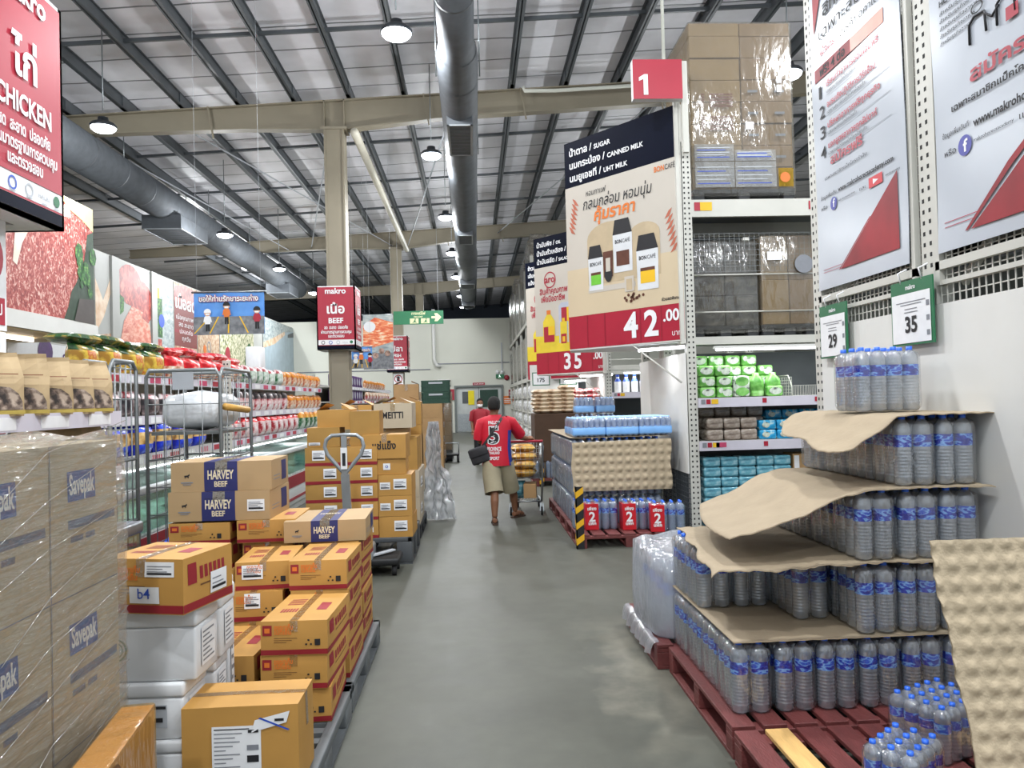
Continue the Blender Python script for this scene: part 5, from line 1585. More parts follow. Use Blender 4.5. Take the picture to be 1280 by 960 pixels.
# red promo packs on the front step
def promo(label, loc, rz):
    t = pack(label, loc, rz, 4, 2, BFAR, .094, 'red promo water packs', True, None, 'promo_water_pack')
    b = MB(); w, d, H = 4 * .047 + .004, 2 * .047 + .004, .325
    b.fbox(Frame((0, 0, 0), (1, 0, 0), (0, 0, 1)), -w, -w + .15, .004, H - .03, -d + .001, d + .003)
    o = b.build('red_wrap', m_redlabel, t)
    G = Frame((-w + .075, -d - .005, 0), (1, 0, 0), (0, 0, 1)); c = MB()
    c.text(G, '2', 0, .1, .15, 0, .004, 'C', True); c.text(G, 'แพ็ค', 0, .06, .05, 0, .004, 'C', True); c.text(G, 'เพียง', 0, .225, .05, 0, .004, 'C', True)
    c.build('wrap_print', m_paper, o)
for i, (x, y, rz) in enumerate(((1.42, 8.68, .02), (1.83, 8.6, .02), (2.12, 8.4, -.12), (1.62, 8.8, 0), (2.08, 8.68, 0))[:3]):
    promo('red wrapped water pack marked 2, %s from the striped post' % nth(i + 1), (x, y, .151), rz)
pack('bluish water pack beside the striped post on the front step', (1.19, 8.78, .151), 0, 2, 2, BFAR, .088, None, True)


def striped_post(x, y, h, label):
    t = thing('corner_post', label, 'post', (x, y, 0))
    b = MB(); b.box(0, .085, 0, .012, 0, h, 0); b.box(0, .012, 0, .085, 0, h, 0)
    n = int(h / .17)
    for i in range(n):
        z = .04 + i * .17
        b.add([(0, -.002, z), (.085, -.002, z + .06), (.085, -.002, z + .13), (0, -.002, z + .07)], [(0, 1, 2, 3)], 1)
        b.add([(-.002, 0, z), (-.002, .085, z + .06), (-.002, .085, z + .13), (-.002, 0, z + .07)], [(0, 1, 2, 3)], 1)
    b.build('angle_guard', [m_black, m_yel2], t)
m_yel2 = M('hazard_yellow', 'd9a51c', .5, nz=8)
striped_post(1.085, 8.285, .68, 'black and yellow striped corner post at the far water island')
striped_post(1.20, 14.26, .5, 'black and yellow striped post at the brown stack with rice sacks')

# brown stack with rice sacks
red_pallet('wooden_pallet', 'red pallet under the dark brown stack', 1.12, 2.25, 14.3, 15.5, nb=7)
m_dbrown = M('dark_brown_card', '4a3424', .75, nz=5, amt=.1)
t = thing('covered_stack', 'dark brown covered stack under the beige rice sacks', 'covered stack', (1.68, 14.9, .151))
b = MB(); b.rbox(-.53, .55, -.45, .5, .3, 1.21, .01, 0, 1, False); b.build('brown_cover', m_dbrown, t)
b = MB(); b.rbox(-.5, .5, -.4, .48, 0, .3, .01, 0, 1, False); b.build('inner_cartons', m_carton2, t)
for i in range(5):
    pack('blue tinted pack on the pallet under the brown stack, %s from the aisle' % CN[i], (1.22 + .2 * i, 14.38, .151), 0, 2, 1, BFAR, .09, 'packs under the brown stack', False)
m_rice = mottled('beige_rice_sack', [(.38, '9c7a5c'), (.46, 'd9c3a6'), (.7, 'e9dcc8')], 7, rough=.4)
m_redsack = mottled('red_white_sack', [(.42, 'a8202e'), (.5, 'e4d8d2'), (.62, 'b52a38')], 7, rough=.35)
sk = sack_mesh(.34, .46, .1, [m_rice, m_paper]); sk2 = sack_mesh(.36, .46, .12, [m_redsack, m_paper])
for c in range(3):
    for k in range(6 + (c == 2)):
        put(sk, 'rice_sack', 'beige rice sack on the brown stack, %s from the aisle, %s from the bottom' % (CN[c], nth(k + 1)), 'sack', (1.3 + .25 * c + rnd.uniform(-.02, .02), 14.72, 1.362 + .074 * k), rnd.uniform(-.1, .1), 'beige rice sacks')
for c in range(2):
    for k in range(5):
        put(sk2, 'rice_sack', 'red and white sack beside the beige rice sacks, %s from the aisle, %s up' % (CN[c], nth(k + 1)), 'sack', (2.0 + .32 * c, 14.85, 1.362 + .088 * k), rnd.uniform(-.1, .1), 'red and white sacks')
# ------------------------------------------------------------------ shopping trolley
m_chrome = M('zinc_wire', 'a9adb0', .28, .9, nz=12, amt=.06)
m_rubber = M('black_rubber', '1d1d1f', .7, nz=10)
t = thing('shopping_cart', 'wire shopping trolley pushed by the shopper in shorts', 'trolley', (.70, 10.72, 0), R(-6))
def lp(a, c, k): return a + (c - a) * k
nb_, zb, zt = 14, .52, .98
bw0, bw1 = .22, .27; f0, f1 = .17, .2; L0, L1 = .12, .95
def bpt(s, yk, zk):            # s=-1..1 across, yk along, zk up
    w = lp(lp(bw0, f0, yk), lp(bw1, f1, yk), zk); return Vector((s * w, lp(L0 - .04 * zk, L1 + .04 * zk, yk), lp(zb, zt, zk)))
b = MB()
for s in (-1, 1):
    for i in range(nb_ + 1): b.tube([bpt(s, i / nb_, 0), bpt(s, i / nb_, 1)], .0028, 4)
    for j in range(6): b.tube([bpt(s, 0, j / 5), bpt(s, 1, j / 5)], .003, 4)
for yk in (0, 1):
    for i in range(9): b.tube([bpt(-1 + i / 4, yk, 0), bpt(-1 + i / 4, yk, 1)], .0028, 4)
    for j in range(6): b.tube([bpt(-1, yk, j / 5), bpt(1, yk, j / 5)], .003, 4)
for i in range(nb_ + 1): b.tube([bpt(-1, i / nb_, 0), bpt(1, i / nb_, 0)], .0028, 4)
b.build('basket', m_chrome, t)
b = MB()
for s in (-1, 1):
    b.tube([(s * .25, -.06, 1.06), (s * .25, .02, .95), (s * .24, .06, .55), (s * .22, .1, .2), (s * .2, .5, .16), (s * .16, .95, .16)], .014, 8)
    b.tube([(s * .22, .12, .5), (s * .17, .95, .48)], .012, 8)
b.tube([(-.16, .95, .16), (.16, .95, .16)], .012, 8); b.tube([(-.22, .1, .2), (.22, .1, .2)], .012, 8)
for i in range(9): b.tube([(-.2 + .05 * i, .1, .2), (-.15 + .0375 * i, .95, .17)], .005, 5)
b.build('chassis', m_chrome, t)
MB().tube([(-.26, -.07, 1.06), (.26, -.07, 1.06)], .018, 10).build('handle', m_red, t)
for x, y in ((-.22, .1), (.22, .1), (-.16, .93), (.16, .93)):
    w = MB(); w.tube([(x - .014, y, .062), (x + .014, y, .062)], .06, 16, 0); o = w.build('wheel', m_rubber, t)
    k = MB()
    for q in (-.022, .022): k.bar((x + q, y, .06), (x + q * .6, y + .02, .17), .02, .005)
    k.build('caster_fork', m_chrome, o)
m_ybag = mottled('golden_bread_bag', [(.38, '8a5a1e'), (.5, 'c58a2e'), (.64, 'e6c069')], 9, rough=.35)
gb = sack_mesh(.36, .26, .12, [m_ybag, m_paper])
for i, (x, y, z) in enumerate(((.68, 10.98, .535), (.72, 11.28, .535), (.70, 11.0, .65), (.72, 11.27, .65), (.7, 11.05, .765), (.72, 11.3, .765), (.70, 11.1, .88))):
    put(gb, 'bread_bag', 'golden brown food bag in the trolley, %s from the bottom up' % nth(i + 1), 'bag', (x, y, z), rnd.uniform(-.2, .2) - R(6), 'bags in the trolley')
put(pouch_mesh(.2, .26, .16, [m_tealpack], [(0, 0)]), 'teal_pack', 'pale teal pack on the lower rack of the trolley', 'pack', (.62, 11.0, .21), 0)
t = thing('carton', 'small brown carton leaning on the lower rack of the trolley', 'carton', (.79, 11.05, .235), R(-6))
MB().rbox(-.09, .09, -.2, .2, 0, .2, .005, 0, 1, False).build('carton_body', m_kraft, t)

# ------------------------------------------------------------------ people
m_skinA = M('brown_skin', '8a5f45', .55, nz=8, amt=.06)
m_hair = M('black_hair', '0d0b09', .8, nz=60, amt=.3, bump=.4, bs=90)
m_jersey = M('red_jersey', 'c5152f', .6, nz=5, amt=.08, bump=.12, bs=14)
m_jblue = M('blue_side_panel', '24388c', .6, nz=5)
m_khaki = M('khaki_cotton', 'a39a80', .8, nz=6, amt=.08, bump=.2, bs=12)
m_bagm = M('dark_bag_fabric', '2b2b30', .6, nz=12, amt=.2)
m_strap = M('grey_strap', '3d3a3c', .6, nz=12)
m_sole = M('flipflop_brown', '4d3a30', .7, nz=8)
m_trous = M('black_trousers', '1a1b1f', .7, nz=6)
m_shirt2 = M('maroon_shirt', '9c1a2a', .6, nz=5, amt=.08)


def ering(c, rx, ry, n=20, tilt=(0, 0)):
    return [(c[0] + rx * math.cos(2 * PI * k / n), c[1] + ry * math.sin(2 * PI * k / n), c[2] + tilt[0] * rx * math.cos(2 * PI * k / n) + tilt[1] * ry * math.sin(2 * PI * k / n)) for k in range(n)]


def hand(b, w, d, side, curl=.6):
    """palm and five bent fingers; w wrist, d pointing dir"""
    w = Vector(w); d = Vector(d).normalized(); up = Vector((0, 0, 1)); sd = d.cross(up).normalized() * side; dn = sd.cross(d) * side
    b.tube([w, w + d * .045, w + d * .09], .03, 10, 0, [.026, .036, .034])
    for i, (o, l) in enumerate(((-.03, .062), (-.01, .075), (.011, .07), (.03, .055))):
        p = w + d * .085 + sd * o; q = p + d * l * .5 - up * .012; r = q + d * l * .32 * (1 - curl) - up * l * .55 * curl - d * l * .0; s_ = r - up * l * .3 * curl - d * l * .25 * curl
        b.tube([p - d * .02, p, q, r, s_], .0085, 8, 0, [.009, .0095, .009, .0082, .0065])
    p = w + d * .03 - sd * .03
    b.tube([p, p - sd * .025 + d * .03, p - sd * .02 + d * .06 - up * .015], .0095, 8, 0, [.012, .011, .0085])


def headshape(b, c, s=1.0, yaw=0.0, m=0):
    """head with brow, nose, mouth, chin, ears; faces +Y before yaw"""
    q = MB(); n = 22
    prof = [(-.118, .018, .03, .045), (-.105, .045, .05, .035), (-.08, .058, .07, .022), (-.05, .066, .082, .012), (-.02, .071, .09, .006), (.01, .074, .094, .0), (.04, .076, .097, -.004), (.07, .07, .092, -.008), (.095, .055, .072, -.01), (.112, .03, .042, -.01), (.119, .005, .008, -.01)]
    q.ring_loft([ering((0, oy, z), rx, ry, n) for z, rx, ry, oy in prof])
    q.tube([(0, .088, .02), (0, .103, -.012), (0, .112, -.032), (0, .095, -.04)], .012, 8, 0, [.008, .012, .015, .012])
    q.ell((0, .088, -.062), (.024, .012, .006)); q.ell((0, .087, -.073), (.02, .012, .006))
    for s_ in (-1, 1):
        q.ell((s_ * .03, .082, .018), (.014, .01, .007)); q.ell((s_ * .031, .086, .034), (.02, .01, .005)); q.ell((s_ * .076, -.005, -.01), (.01, .02, .034))
    q.tube([(0, -.01, -.16), (0, -.005, -.06)], .055, 14, 0, [.058, .055])
    q.xf(Matrix.Translation(Vector(c)) @ Matrix.Rotation(yaw, 4, 'Z') @ Matrix.Scale(s, 4))
    b.add(q.v, q.f, m, True)


def remesh(o, vox, smooth=3):
    r = o.modifiers.new('remesh', 'REMESH'); r.mode = 'VOXEL'; r.voxel_size = vox; r.use_smooth_shade = True
    if smooth:
        s = o.modifiers.new('smooth', 'SMOOTH'); s.iterations = smooth; s.factor = .5
    return o


# shopper with the number 5 jersey, seen from behind
P = thing('person', 'person in a red number 5 jersey and khaki shorts pushing the trolley', 'person', (.3, 10.35, 0))
b = MB()
hz = 1.575
headshape(b, (-.025, .02, hz), 1.0, R(-12))
b.ring_loft([ering((0, .0, .84), .16, .105), ering((-.01, 0, 1.0), .155, .1), ering((-.01, 0, 1.2), .17, .11), ering((-.005, 0, 1.36), .17, .1), ering((-.015, .0, 1.43), .08, .07)])
for pts, rad in (([(-.085, 0, .86), (-.075, -.06, .66), (-.05, -.13, .47), (-.055, -.2, .30), (-.06, -.235, .1)], [.09, .082, .056, .055, .036]),
                 ([(.09, .02, .86), (.15, .12, .66), (.2, .2, .48), (.225, .24, .30), (.24, .3, .1)], [.09, .082, .056, .055, .036])):
    b.tube(pts, .05, 16, 0, rad)
for (x, y, dx, dy) in ((-.06, -.225, .02, 1.0), (.245, .31, .65, .75)):
    d = Vector((dx, dy, 0)).normalized(); s_ = Vector((d.y, -d.x, 0))
    p = Vector((x, y, 0))
    b.tube([p - d * .045 + Vector((0, 0, .052)), p + d * .04 + Vector((0, 0, .058)), p + d * .12 + Vector((0, 0, .045)), p + d * .165 + Vector((0, 0, .038))], .04, 12, 0, [.032, .038, .036, .026])
    for i in range(5):
        o = s_ * (-.03 + .015 * i); b.tube([p + d * .155 + o + Vector((0, 0, .036)), p + d * (.2 - .008 * i) + o + Vector((0, 0, .034))], .009, 8)
# arms: one reaches out to the trolley handle, the other bends in front
b.tube([(.165, .0, 1.355), (.27, .1, 1.2), (.33, .2, 1.13), (.44, .3, 1.1)], .04, 14, 0, [.055, .045, .04, .028])
hand(b, (.435, .295, 1.1), (.72, .62, .0), -1, .8)
b.tube([(-.19, .0, 1.35), (-.225, .02, 1.2), (-.22, .08, 1.09), (-.1, .3, 1.09)], .04, 14, 0, [.055, .045, .04, .028])
hand(b, (-.1, .3, 1.09), (.3, .9, 0), 1, .8)
remesh(b.build('body', m_skinA, P), .0075, 2)
# hair
h = MB(); h.ring_loft([ering((-.025, -.028, hz - .055), .071, .072), ering((-.025, -.022, hz - .02), .081, .085), ering((-.025, -.012, hz + .02), .085, .095), ering((-.025, .005, hz + .06), .086, .105), ering((-.025, .005, hz + .1), .066, .085), ering((-.025, 0, hz + .125), .035, .045), ering((-.025, 0, hz + .131), .004, .004)])
h.build('hair', m_hair, P)
# jersey: body with a blue side panel, two sleeves
def jr(z, cx, rx, ry, cy=0): return (z, cx, rx, ry, cy)
JR = [(.765, -.0, .205, .14, -.005), (.79, 0, .205, .14, -.005), (.9, -.005, .2, .138, 0), (1.0, -.008, .197, .134, 0), (1.12, -.008, .2, .132, 0), (1.24, -.006, .208, .132, 0), (1.33, -.005, .212, .125, 0), (1.385, -.008, .2, .112, 0), (1.42, -.012, .15, .095, 0), (1.44, -.015, .095, .08, .0), (1.452, -.016, .078, .07, .0)]
n = 36; b = MB()
rings = [[(cx + rx * (1 + .015 * math.sin(k * 1.7 + z * 20)) * math.cos(2 * PI * k / n), cy + ry * (1 + .02 * math.sin(k * 1.3 + z * 26)) * math.sin(2 * PI * k / n), z + .03 * math.sin(2 * PI * k / n) * 0) for k in range(n)] for z, cx, rx, ry, cy in JR]
vs = [p for r_ in rings for p in r_]; fs = []; ms = []
for i in range(len(rings) - 1):
    for k in range(n):
        fs.append((i * n + k, i * n + (k + 1) % n, (i + 1) * n + (k + 1) % n, (i + 1) * n + k)); ms.append(1 if (k < 2 or k > 31) and i < 5 else 0)
b.add(vs, fs, ms, True)
b.tube([(.12, 0, 1.37), (.2, .02, 1.345), (.29, .11, 1.215), (.325, .165, 1.165)], .07, 18, 0, [.07, .078, .078, .082], cap=False)
b.tube([(-.12, 0, 1.37), (-.2, .0, 1.345), (-.235, .02, 1.2), (-.24, .04, 1.13)], .07, 18, 0, [.07, .078, .076, .08], cap=False)
js = b.build('jersey', [m_jersey, m_jblue], P)
def backpt(x, z):
    for (a, c) in zip(JR, JR[1:]):
        if a[0] <= z <= c[0]:
            k = (z - a[0]) / (c[0] - a[0]); cx, rx, ry, cy = [lp(a[i], c[i], k) for i in (1, 2, 3, 4)]
            u = max(-.95, min(.95, (x - cx) / rx)); return cy - ry * math.sqrt(1 - u * u) * 1.03 - .006
    return -.15
def backtext(b, s, x, z, h, m, d=0, bold=True, width=None):
    q = MB(); q.text(Frame((0, 0, 0), (1, 0, 0), (0, 0, 1)), s, x, z, h, m, 0, 'C', bold, width)
    b.add([(p[0], backpt(p[0], p[2]) - d, p[2]) for p in q.v], q.f, m)
b = MB()
for dx in (-.012, 0, .012):
    for dz_ in (-.01, .01): backtext(b, '5', -.045 + dx, 1.075 + dz_, .31, 0)
backtext(b, '5', -.045, 1.075, .31, 1, .004)
backtext(b, 'PALLOP', -.035, 1.33, .06, 0, .003, True, .15); backtext(b, 'ชลบุรี', -.035, 1.28, .045, 0, .003, True, .08)
backtext(b, 'PROVINCE', -.04, .97, .075, 0, .003, True, .19); backtext(b, 'THAILAND', -.04, .925, .05, 0, .003, True, .14); backtext(b, 'SPORT', -.04, .85, .06, 0, .003, True, .13)
b.build('jersey_print', [m_paper, m_ink], js)
# shorts
b = MB()
b.ring_loft([ering((0, 0, .93), .185, .125), ering((0, 0, .84), .195, .135), ering((0, 0, .76), .2, .14)], 0, True, False)
b.tube([(-.075, 0, .82), (-.08, -.04, .66), (-.065, -.1, .50), (-.055, -.135, .405)], .12, 20, 0, [.125, .128, .126, .128], cap=False)
b.tube([(.09, .01, .82), (.125, .08, .66), (.165, .15, .50), (.185, .19, .41)], .12, 20, 0, [.125, .126, .122, .122], cap=False)
b.build('shorts', m_khaki, P)
# shoulder bag and strap
b = MB(); b.rbox(-.17, .17, -.055, .055, -.14, .14, .035, 0, 3); b.rbox(-.165, .165, -.075, -.045, -.02, .13, .02, 0, 2)
b.xf(Matrix.Translation((-.235, -.06, .915)) @ Matrix.Rotation(R(-14), 4, 'Z') @ Matrix.Rotation(R(-18), 4, 'Y') @ Matrix.Scale(.8, 4))
b.build('shoulder_bag', m_bagm, P)
b = MB(); pts = [(-.2, -.06, 1.02)] + [(x, backpt(x, z) - .004, z) for x, z in ((-.15, 1.09), (-.1, 1.16), (-.04, 1.25), (.02, 1.335), (.06, 1.39))] + [(.09, -.05, 1.435), (.1, .02, 1.44), (.08, .09, 1.39)]
for a, c in zip(pts, pts[1:]):
    a, c = Vector(a), Vector(c); dd = (c - a).normalized(); s_ = dd.cross(Vector((0, -1, 0)) if abs(dd.y) < .8 else Vector((0, 0, 1))).normalized() * .018
    b.add([a - s_, a + s_, c + s_, c - s_], [(0, 1, 2, 3)], 0)
b.build('bag_strap', m_strap, P)
for (x, y, dx, dy) in ((-.06, -.225, .02, 1.0), (.245, .31, .65, .75)):
    d = Vector((dx, dy, 0)).normalized(); s_ = Vector((d.y, -d.x, 0)); p = Vector((x, y, 0)); b = MB()
    ou = [p + d * a + s_ * c for a, c in ((-.075, -.03), (-.08, 0), (-.075, .03), (0, .036), (.1, .045), (.18, .042), (.215, .01), (.2, -.03), (.1, -.045), (0, -.034))]
    b.ring_loft([[(q.x, q.y, z) for q in ou] for z in (.001, .02)], 0, False)
    tp = p + d * .15
    for q in (-1, 1): b.tube([tp + Vector((0, 0, .02)), tp - d * .04 + s_ * .02 * q + Vector((0, 0, .085)), p + d * .04 + s_ * .043 * q + Vector((0, 0, .02))], .007, 6)
    b.build('flip_flop', m_sole, P)

# second person, facing the camera, mostly hidden behind the shopper
P = thing('person', 'person in a dark red shirt and face mask facing this way beyond the shopper', 'person', (.16, 19.6, 0), PI)
b = MB(); hz = 1.575
headshape(b, (.0, .0, hz), 1.0, R(8))
b.ring_loft([ering((0, 0, .86), .15, .1), ering((0, 0, 1.1), .15, .1), ering((0, 0, 1.35), .17, .1), ering((0, 0, 1.43), .08, .07)])
for s_ in (-1, 1):
    b.tube([(s_ * .085, 0, .86), (s_ * .09, .01, .48), (s_ * .095, 0, .1)], .06, 14, 0, [.09, .06, .045])
    b.tube([(s_ * .18, 0, 1.36), (s_ * .22, -.01, 1.12), (s_ * .2, .08, .9)], .04, 12, 0, [.055, .043, .03]); hand(b, (s_ * .2, .08, .9), (0, .5, -.8), s_, .5)
remesh(b.build('body', m_skinA, P), .009, 2)
h = MB(); h.ring_loft([ering((0, -.03, hz - .02), .08, .075), ering((0, -.02, hz + .03), .085, .088), ering((0, -.012, hz + .07), .084, .096), ering((0, -.005, hz + .105), .062, .08), ering((0, 0, hz + .13), .02, .03)]); h.build('hair', m_hair, P)
b = MB(); b.ring_loft([ering((0, .05, hz - .11), .055, .065), ering((0, .05, hz - .07), .068, .075), ering((0, .045, hz - .03), .07, .075)]); b.build('face_mask', m_paper, P)
b = MB(); b.ring_loft([ering((0, 0, .88), .185, .13), ering((0, 0, 1.1), .185, .125), ering((0, 0, 1.3), .2, .12), ering((0, 0, 1.39), .18, .1), ering((0, 0, 1.44), .085, .075)], 0, True, False)
for s_ in (-1, 1): b.tube([(s_ * .12, 0, 1.37), (s_ * .19, 0, 1.34), (s_ * .225, -.005, 1.12)], .07, 16, 0, [.07, .075, .07], cap=False)
b.build('shirt', m_shirt2, P)
b = MB(); b.ring_loft([ering((0, 0, .95), .17, .12), ering((0, 0, .8), .175, .125)], 0, True, False)
for s_ in (-1, 1): b.tube([(s_ * .085, 0, .86), (s_ * .09, .01, .48), (s_ * .095, 0, .06)], .08, 16, 0, [.1, .085, .075], cap=False)
b.build('trousers', m_trous, P)
for s_ in (-1, 1): MB().rbox(s_ * .095 - .045, s_ * .095 + .045, -.08, .19, .001, .09, .03, 0, 2).build('shoe', m_black, P)

# ------------------------------------------------------------------ things on and before the back wall
a = WY(547, 482, 39.3); c = WY(562.5, 474, 39.3)
t = thing('wall_screen', 'bright blue screen on the back wall left of the double door', 'screen', ((a.x + c.x) / 2, 39.5, a.z)); w = (c.x - a.x) / 2; h = c.z - a.z
MB().rbox(-w, w, -.14, 0, 0, h, .02).build('screen_housing', m_white, t)
G = Frame((0, -.14, 0), (1, 0, 0), (0, 0, 1)); MB().rect(G, -w * .82, w * .72, h * .2, h * .75, 0, .004).build('screen_face', emit('screen_blue', '4fc0f0', .9), t)
MB().rect(G, -w * .6, w * .5, h * .4, h * .5, 0, .008).build('screen_text', m_blue, t)
a = WY(591, 481.5, 39.3); c = WY(606, 478, 39.3)
t = thing('door_sign', 'small red sign above the double door', 'sign', ((a.x + c.x) / 2, 39.45, a.z)); w = (c.x - a.x) / 2; h = c.z - a.z
MB().box(-w, w, -.05, .05, 0, h).build('sign_plate', m_red, t); G = Frame((0, -.05, 0), (1, 0, 0), (0, 0, 1)); b = MB(); b.text(G, 'ห้ามเข้า STAFF', 0, h * .3, h * .5, 0, .004, 'C', True, w * 1.6); b.build('sign_lettering', m_paper, t)
a = WY(620, 473, 39.3); c = WY(630, 467.5, 39.3)
t = thing('exit_sign', 'small green running-man exit light on the back wall', 'sign', ((a.x + c.x) / 2, 39.5, a.z)); w = (c.x - a.x) / 2; h = c.z - a.z
MB().box(-w, w, -.1, 0, 0, h).build('sign_box', m_green, t); G = Frame((0, -.1, 0), (1, 0, 0), (0, 0, 1)); b = MB(); b.disc(G, -w * .1, h * .7, h * .14, 0, .005, 10); b.shape(G, [(-w * .4, h * .15), (0, h * .4), (w * .3, h * .15), (w * .1, h * .55), (-w * .2, h * .55)], 0, .005); b.build('sign_print', emit('sign_white', 'e9fff0', .8), t)
for s_ in (-1, 1): MB().ell((s_ * w * .6, -.08, h + .12), (.1, .08, .1), 0, 10, 7).build('emergency_lamp', m_paper, t)
MB().box(-w * .8, w * .8, -.08, 0, h, h + .05).build('lamp_bar', m_white, t)
p = WY(633.5, 472, 39.4); t = thing('alarm_bell', 'round red alarm bell on the back wall beside the exit light', 'bell', (p.x, 39.5, p.z))
MB().tube([(0, 0, 0), (0, -.06, 0), (0, -.1, 0)], .1, 16, 0, [.09, .14, .09]).build('bell_dome', m_dred, t)
for (px0, py0, px1, py1, lab, m) in ((543, 500, 570, 487, 'red board on the back wall behind the pallets', m_red), (629, 505, 643, 495, 'red and orange notice right of the double door', m_orange), (636, 497, 645, 487, 'narrow red board beside the long rack', m_dred)):
    a = WY(px0, py1, 39.2); c = WY(px1, py0, 39.2); t = thing('notice_board', lab, 'board', ((a.x + c.x) / 2, 39.5, c.z)); w = (c.x - a.x) / 2; h = a.z - c.z
    MB().box(-w, w, -.06, -.004, 0, h).build('board_panel', m, t); G = Frame((0, -.06, 0), (1, 0, 0), (0, 0, 1)); b = MB()
    for i in range(3): b.rect(G, -w * .8, w * (.2 + .2 * i), h * (.2 + .22 * i), h * (.28 + .22 * i), 0, .004)
    b.build('board_print', m_paper, t)
# ------------------------------------------------------------------ cartons on pallets along the counter side
m_ycard = M('golden_card', 'ba8b45', .62, nz=4, amt=.08)
m_ycard2 = M('golden_card_dull', 'a8803f', .65, nz=4, amt=.1)
m_bcard = M('greybrown_card', 'bbae97', .7, nz=4, amt=.07)
m_hcard = M('pale_kraft_card', 'b0936b', .68, nz=4, amt=.06)
m_navyp = M('indigo_print', '272a63', .5, nz=5, amt=.05)
m_wcard = M('white_foam_box', 'd6d8da', .5, nz=4, amt=.04, bump=.1, bs=12)
m_redp = M('carton_red_print', '8f1f29', .55, nz=6, amt=.08)
m_lblue = M('savings_blue', '234f9c', .45, nz=5)
m_bprint = M('dull_blue_print', '5f6c8a', .6, nz=6)
m_dbr = M('brown_ink', '6a4626', .6, nz=8)
m_tapec = clear('clear_tape', 'f2e6c8', 'd8c08c', .35, .22, .12, .2, 30)


class Carton:
    """a card box: bulging sides, flap seam, prints that follow the sides"""
    def __init__(s, w, d, h, bulge=.006):
        s.w, s.d, s.h, s.B = w, d, h, bulge; s.b = MB()
    def pt(s, f, u, v, o=0.0):
        k = s.B * math.sin(PI * min(1, max(0, u))) * math.sin(PI * min(1, max(0, v))) + o
        w, d, h = s.w, s.d, s.h
        return {'F': lambda: (-w / 2 + w * u, -k, h * v), 'K': lambda: (w / 2 - w * u, d + k, h * v), 'R': lambda: (w / 2 + k, d * u, h * v),
                'L': lambda: (-w / 2 - k, d - d * u, h * v), 'T': lambda: (-w / 2 + w * u, d * v, h + k * .6)}[f]()
    def base(s, m=0, n=5):
        for f in 'FKRLT': s.b.grid(lambda u, v, f=f: s.pt(f, u, v), n, n, m)
        s.b.poly([(-s.w / 2, 0, 0), (s.w / 2, 0, 0), (s.w / 2, s.d, 0), (-s.w / 2, s.d, 0)], m)
        return s
    def rect(s, f, u0, u1, v0, v1, m, o=.0014, n=4, b=None):
        (b or s.b).grid(lambda u, v: s.pt(f, u0 + (u1 - u0) * u, v0 + (v1 - v0) * v, o), n, n, m); return s
    def text(s, f, t, u, v, size, m, o=.003, align='C', bold=True, width=None, b=None):
        W = s.d if f in 'RL' else s.w; H = s.d if f == 'T' else s.h
        q = MB(); q.text(Frame((0, 0, 0), (1, 0, 0), (0, 1, 0)), t, 0, 0, size, m, 0, align, bold, width)
        (b or s.b).add([s.pt(f, u + p[0] / W, v + p[1] / H, o) for p in q.v], q.f, m); return s
    def tape(s, t, mat=None):
        b = MB(); s.rect('T', .44, .56, 0, 1, 0, .002, 6, b); s.rect('F', .44, .56, .68, 1, 0, .002, 4, b); b.build('packing_tape', mat or m_tapec, t)
    def label(s, t, f, u0, u1, v0, v1, lines=5, mark=None):
        b = MB(); s.rect(f, u0, u1, v0, v1, 0, .003, 4, b)
        for i in range(lines):
            c = v0 + (v1 - v0) * (.16 + .7 * i / max(1, lines)); e = u0 + (u1 - u0) * (.92 - .3 * ((i * 7) % 3) / 2)
            s.rect(f, u0 + (u1 - u0) * .08, e, c, c + (v1 - v0) * (.06 if i else .13), 1 if i == 0 else 2, .0045, 2, b)
        if mark: s.text(f, mark, (u0 + u1) / 2, v0 + (v1 - v0) * .3, (v1 - v0) * s.h * .9, 3, .006, 'C', False, None, b)
        b.build('shipping_label', [m_paper, m_ink, m_grey, m_blue], t)


def recycle(c, f, u, v, s, m):
    W = c.d if f in 'RL' else c.w
    for k in range(3):
        a = R(90 + 120 * k); c.rect(f, u + s / W * math.cos(a) - .35 * s / W, u + s / W * math.cos(a) + .35 * s / W, v + s / c.h * math.sin(a) - .3 * s / c.h, v + s / c.h * math.sin(a) + .3 * s / c.h, m, .003, 1)
    c.rect(f, u + 2.2 * s / W, u + 4.2 * s / W, v - s / c.h, v + 1.3 * s / c.h, m, .003, 1)


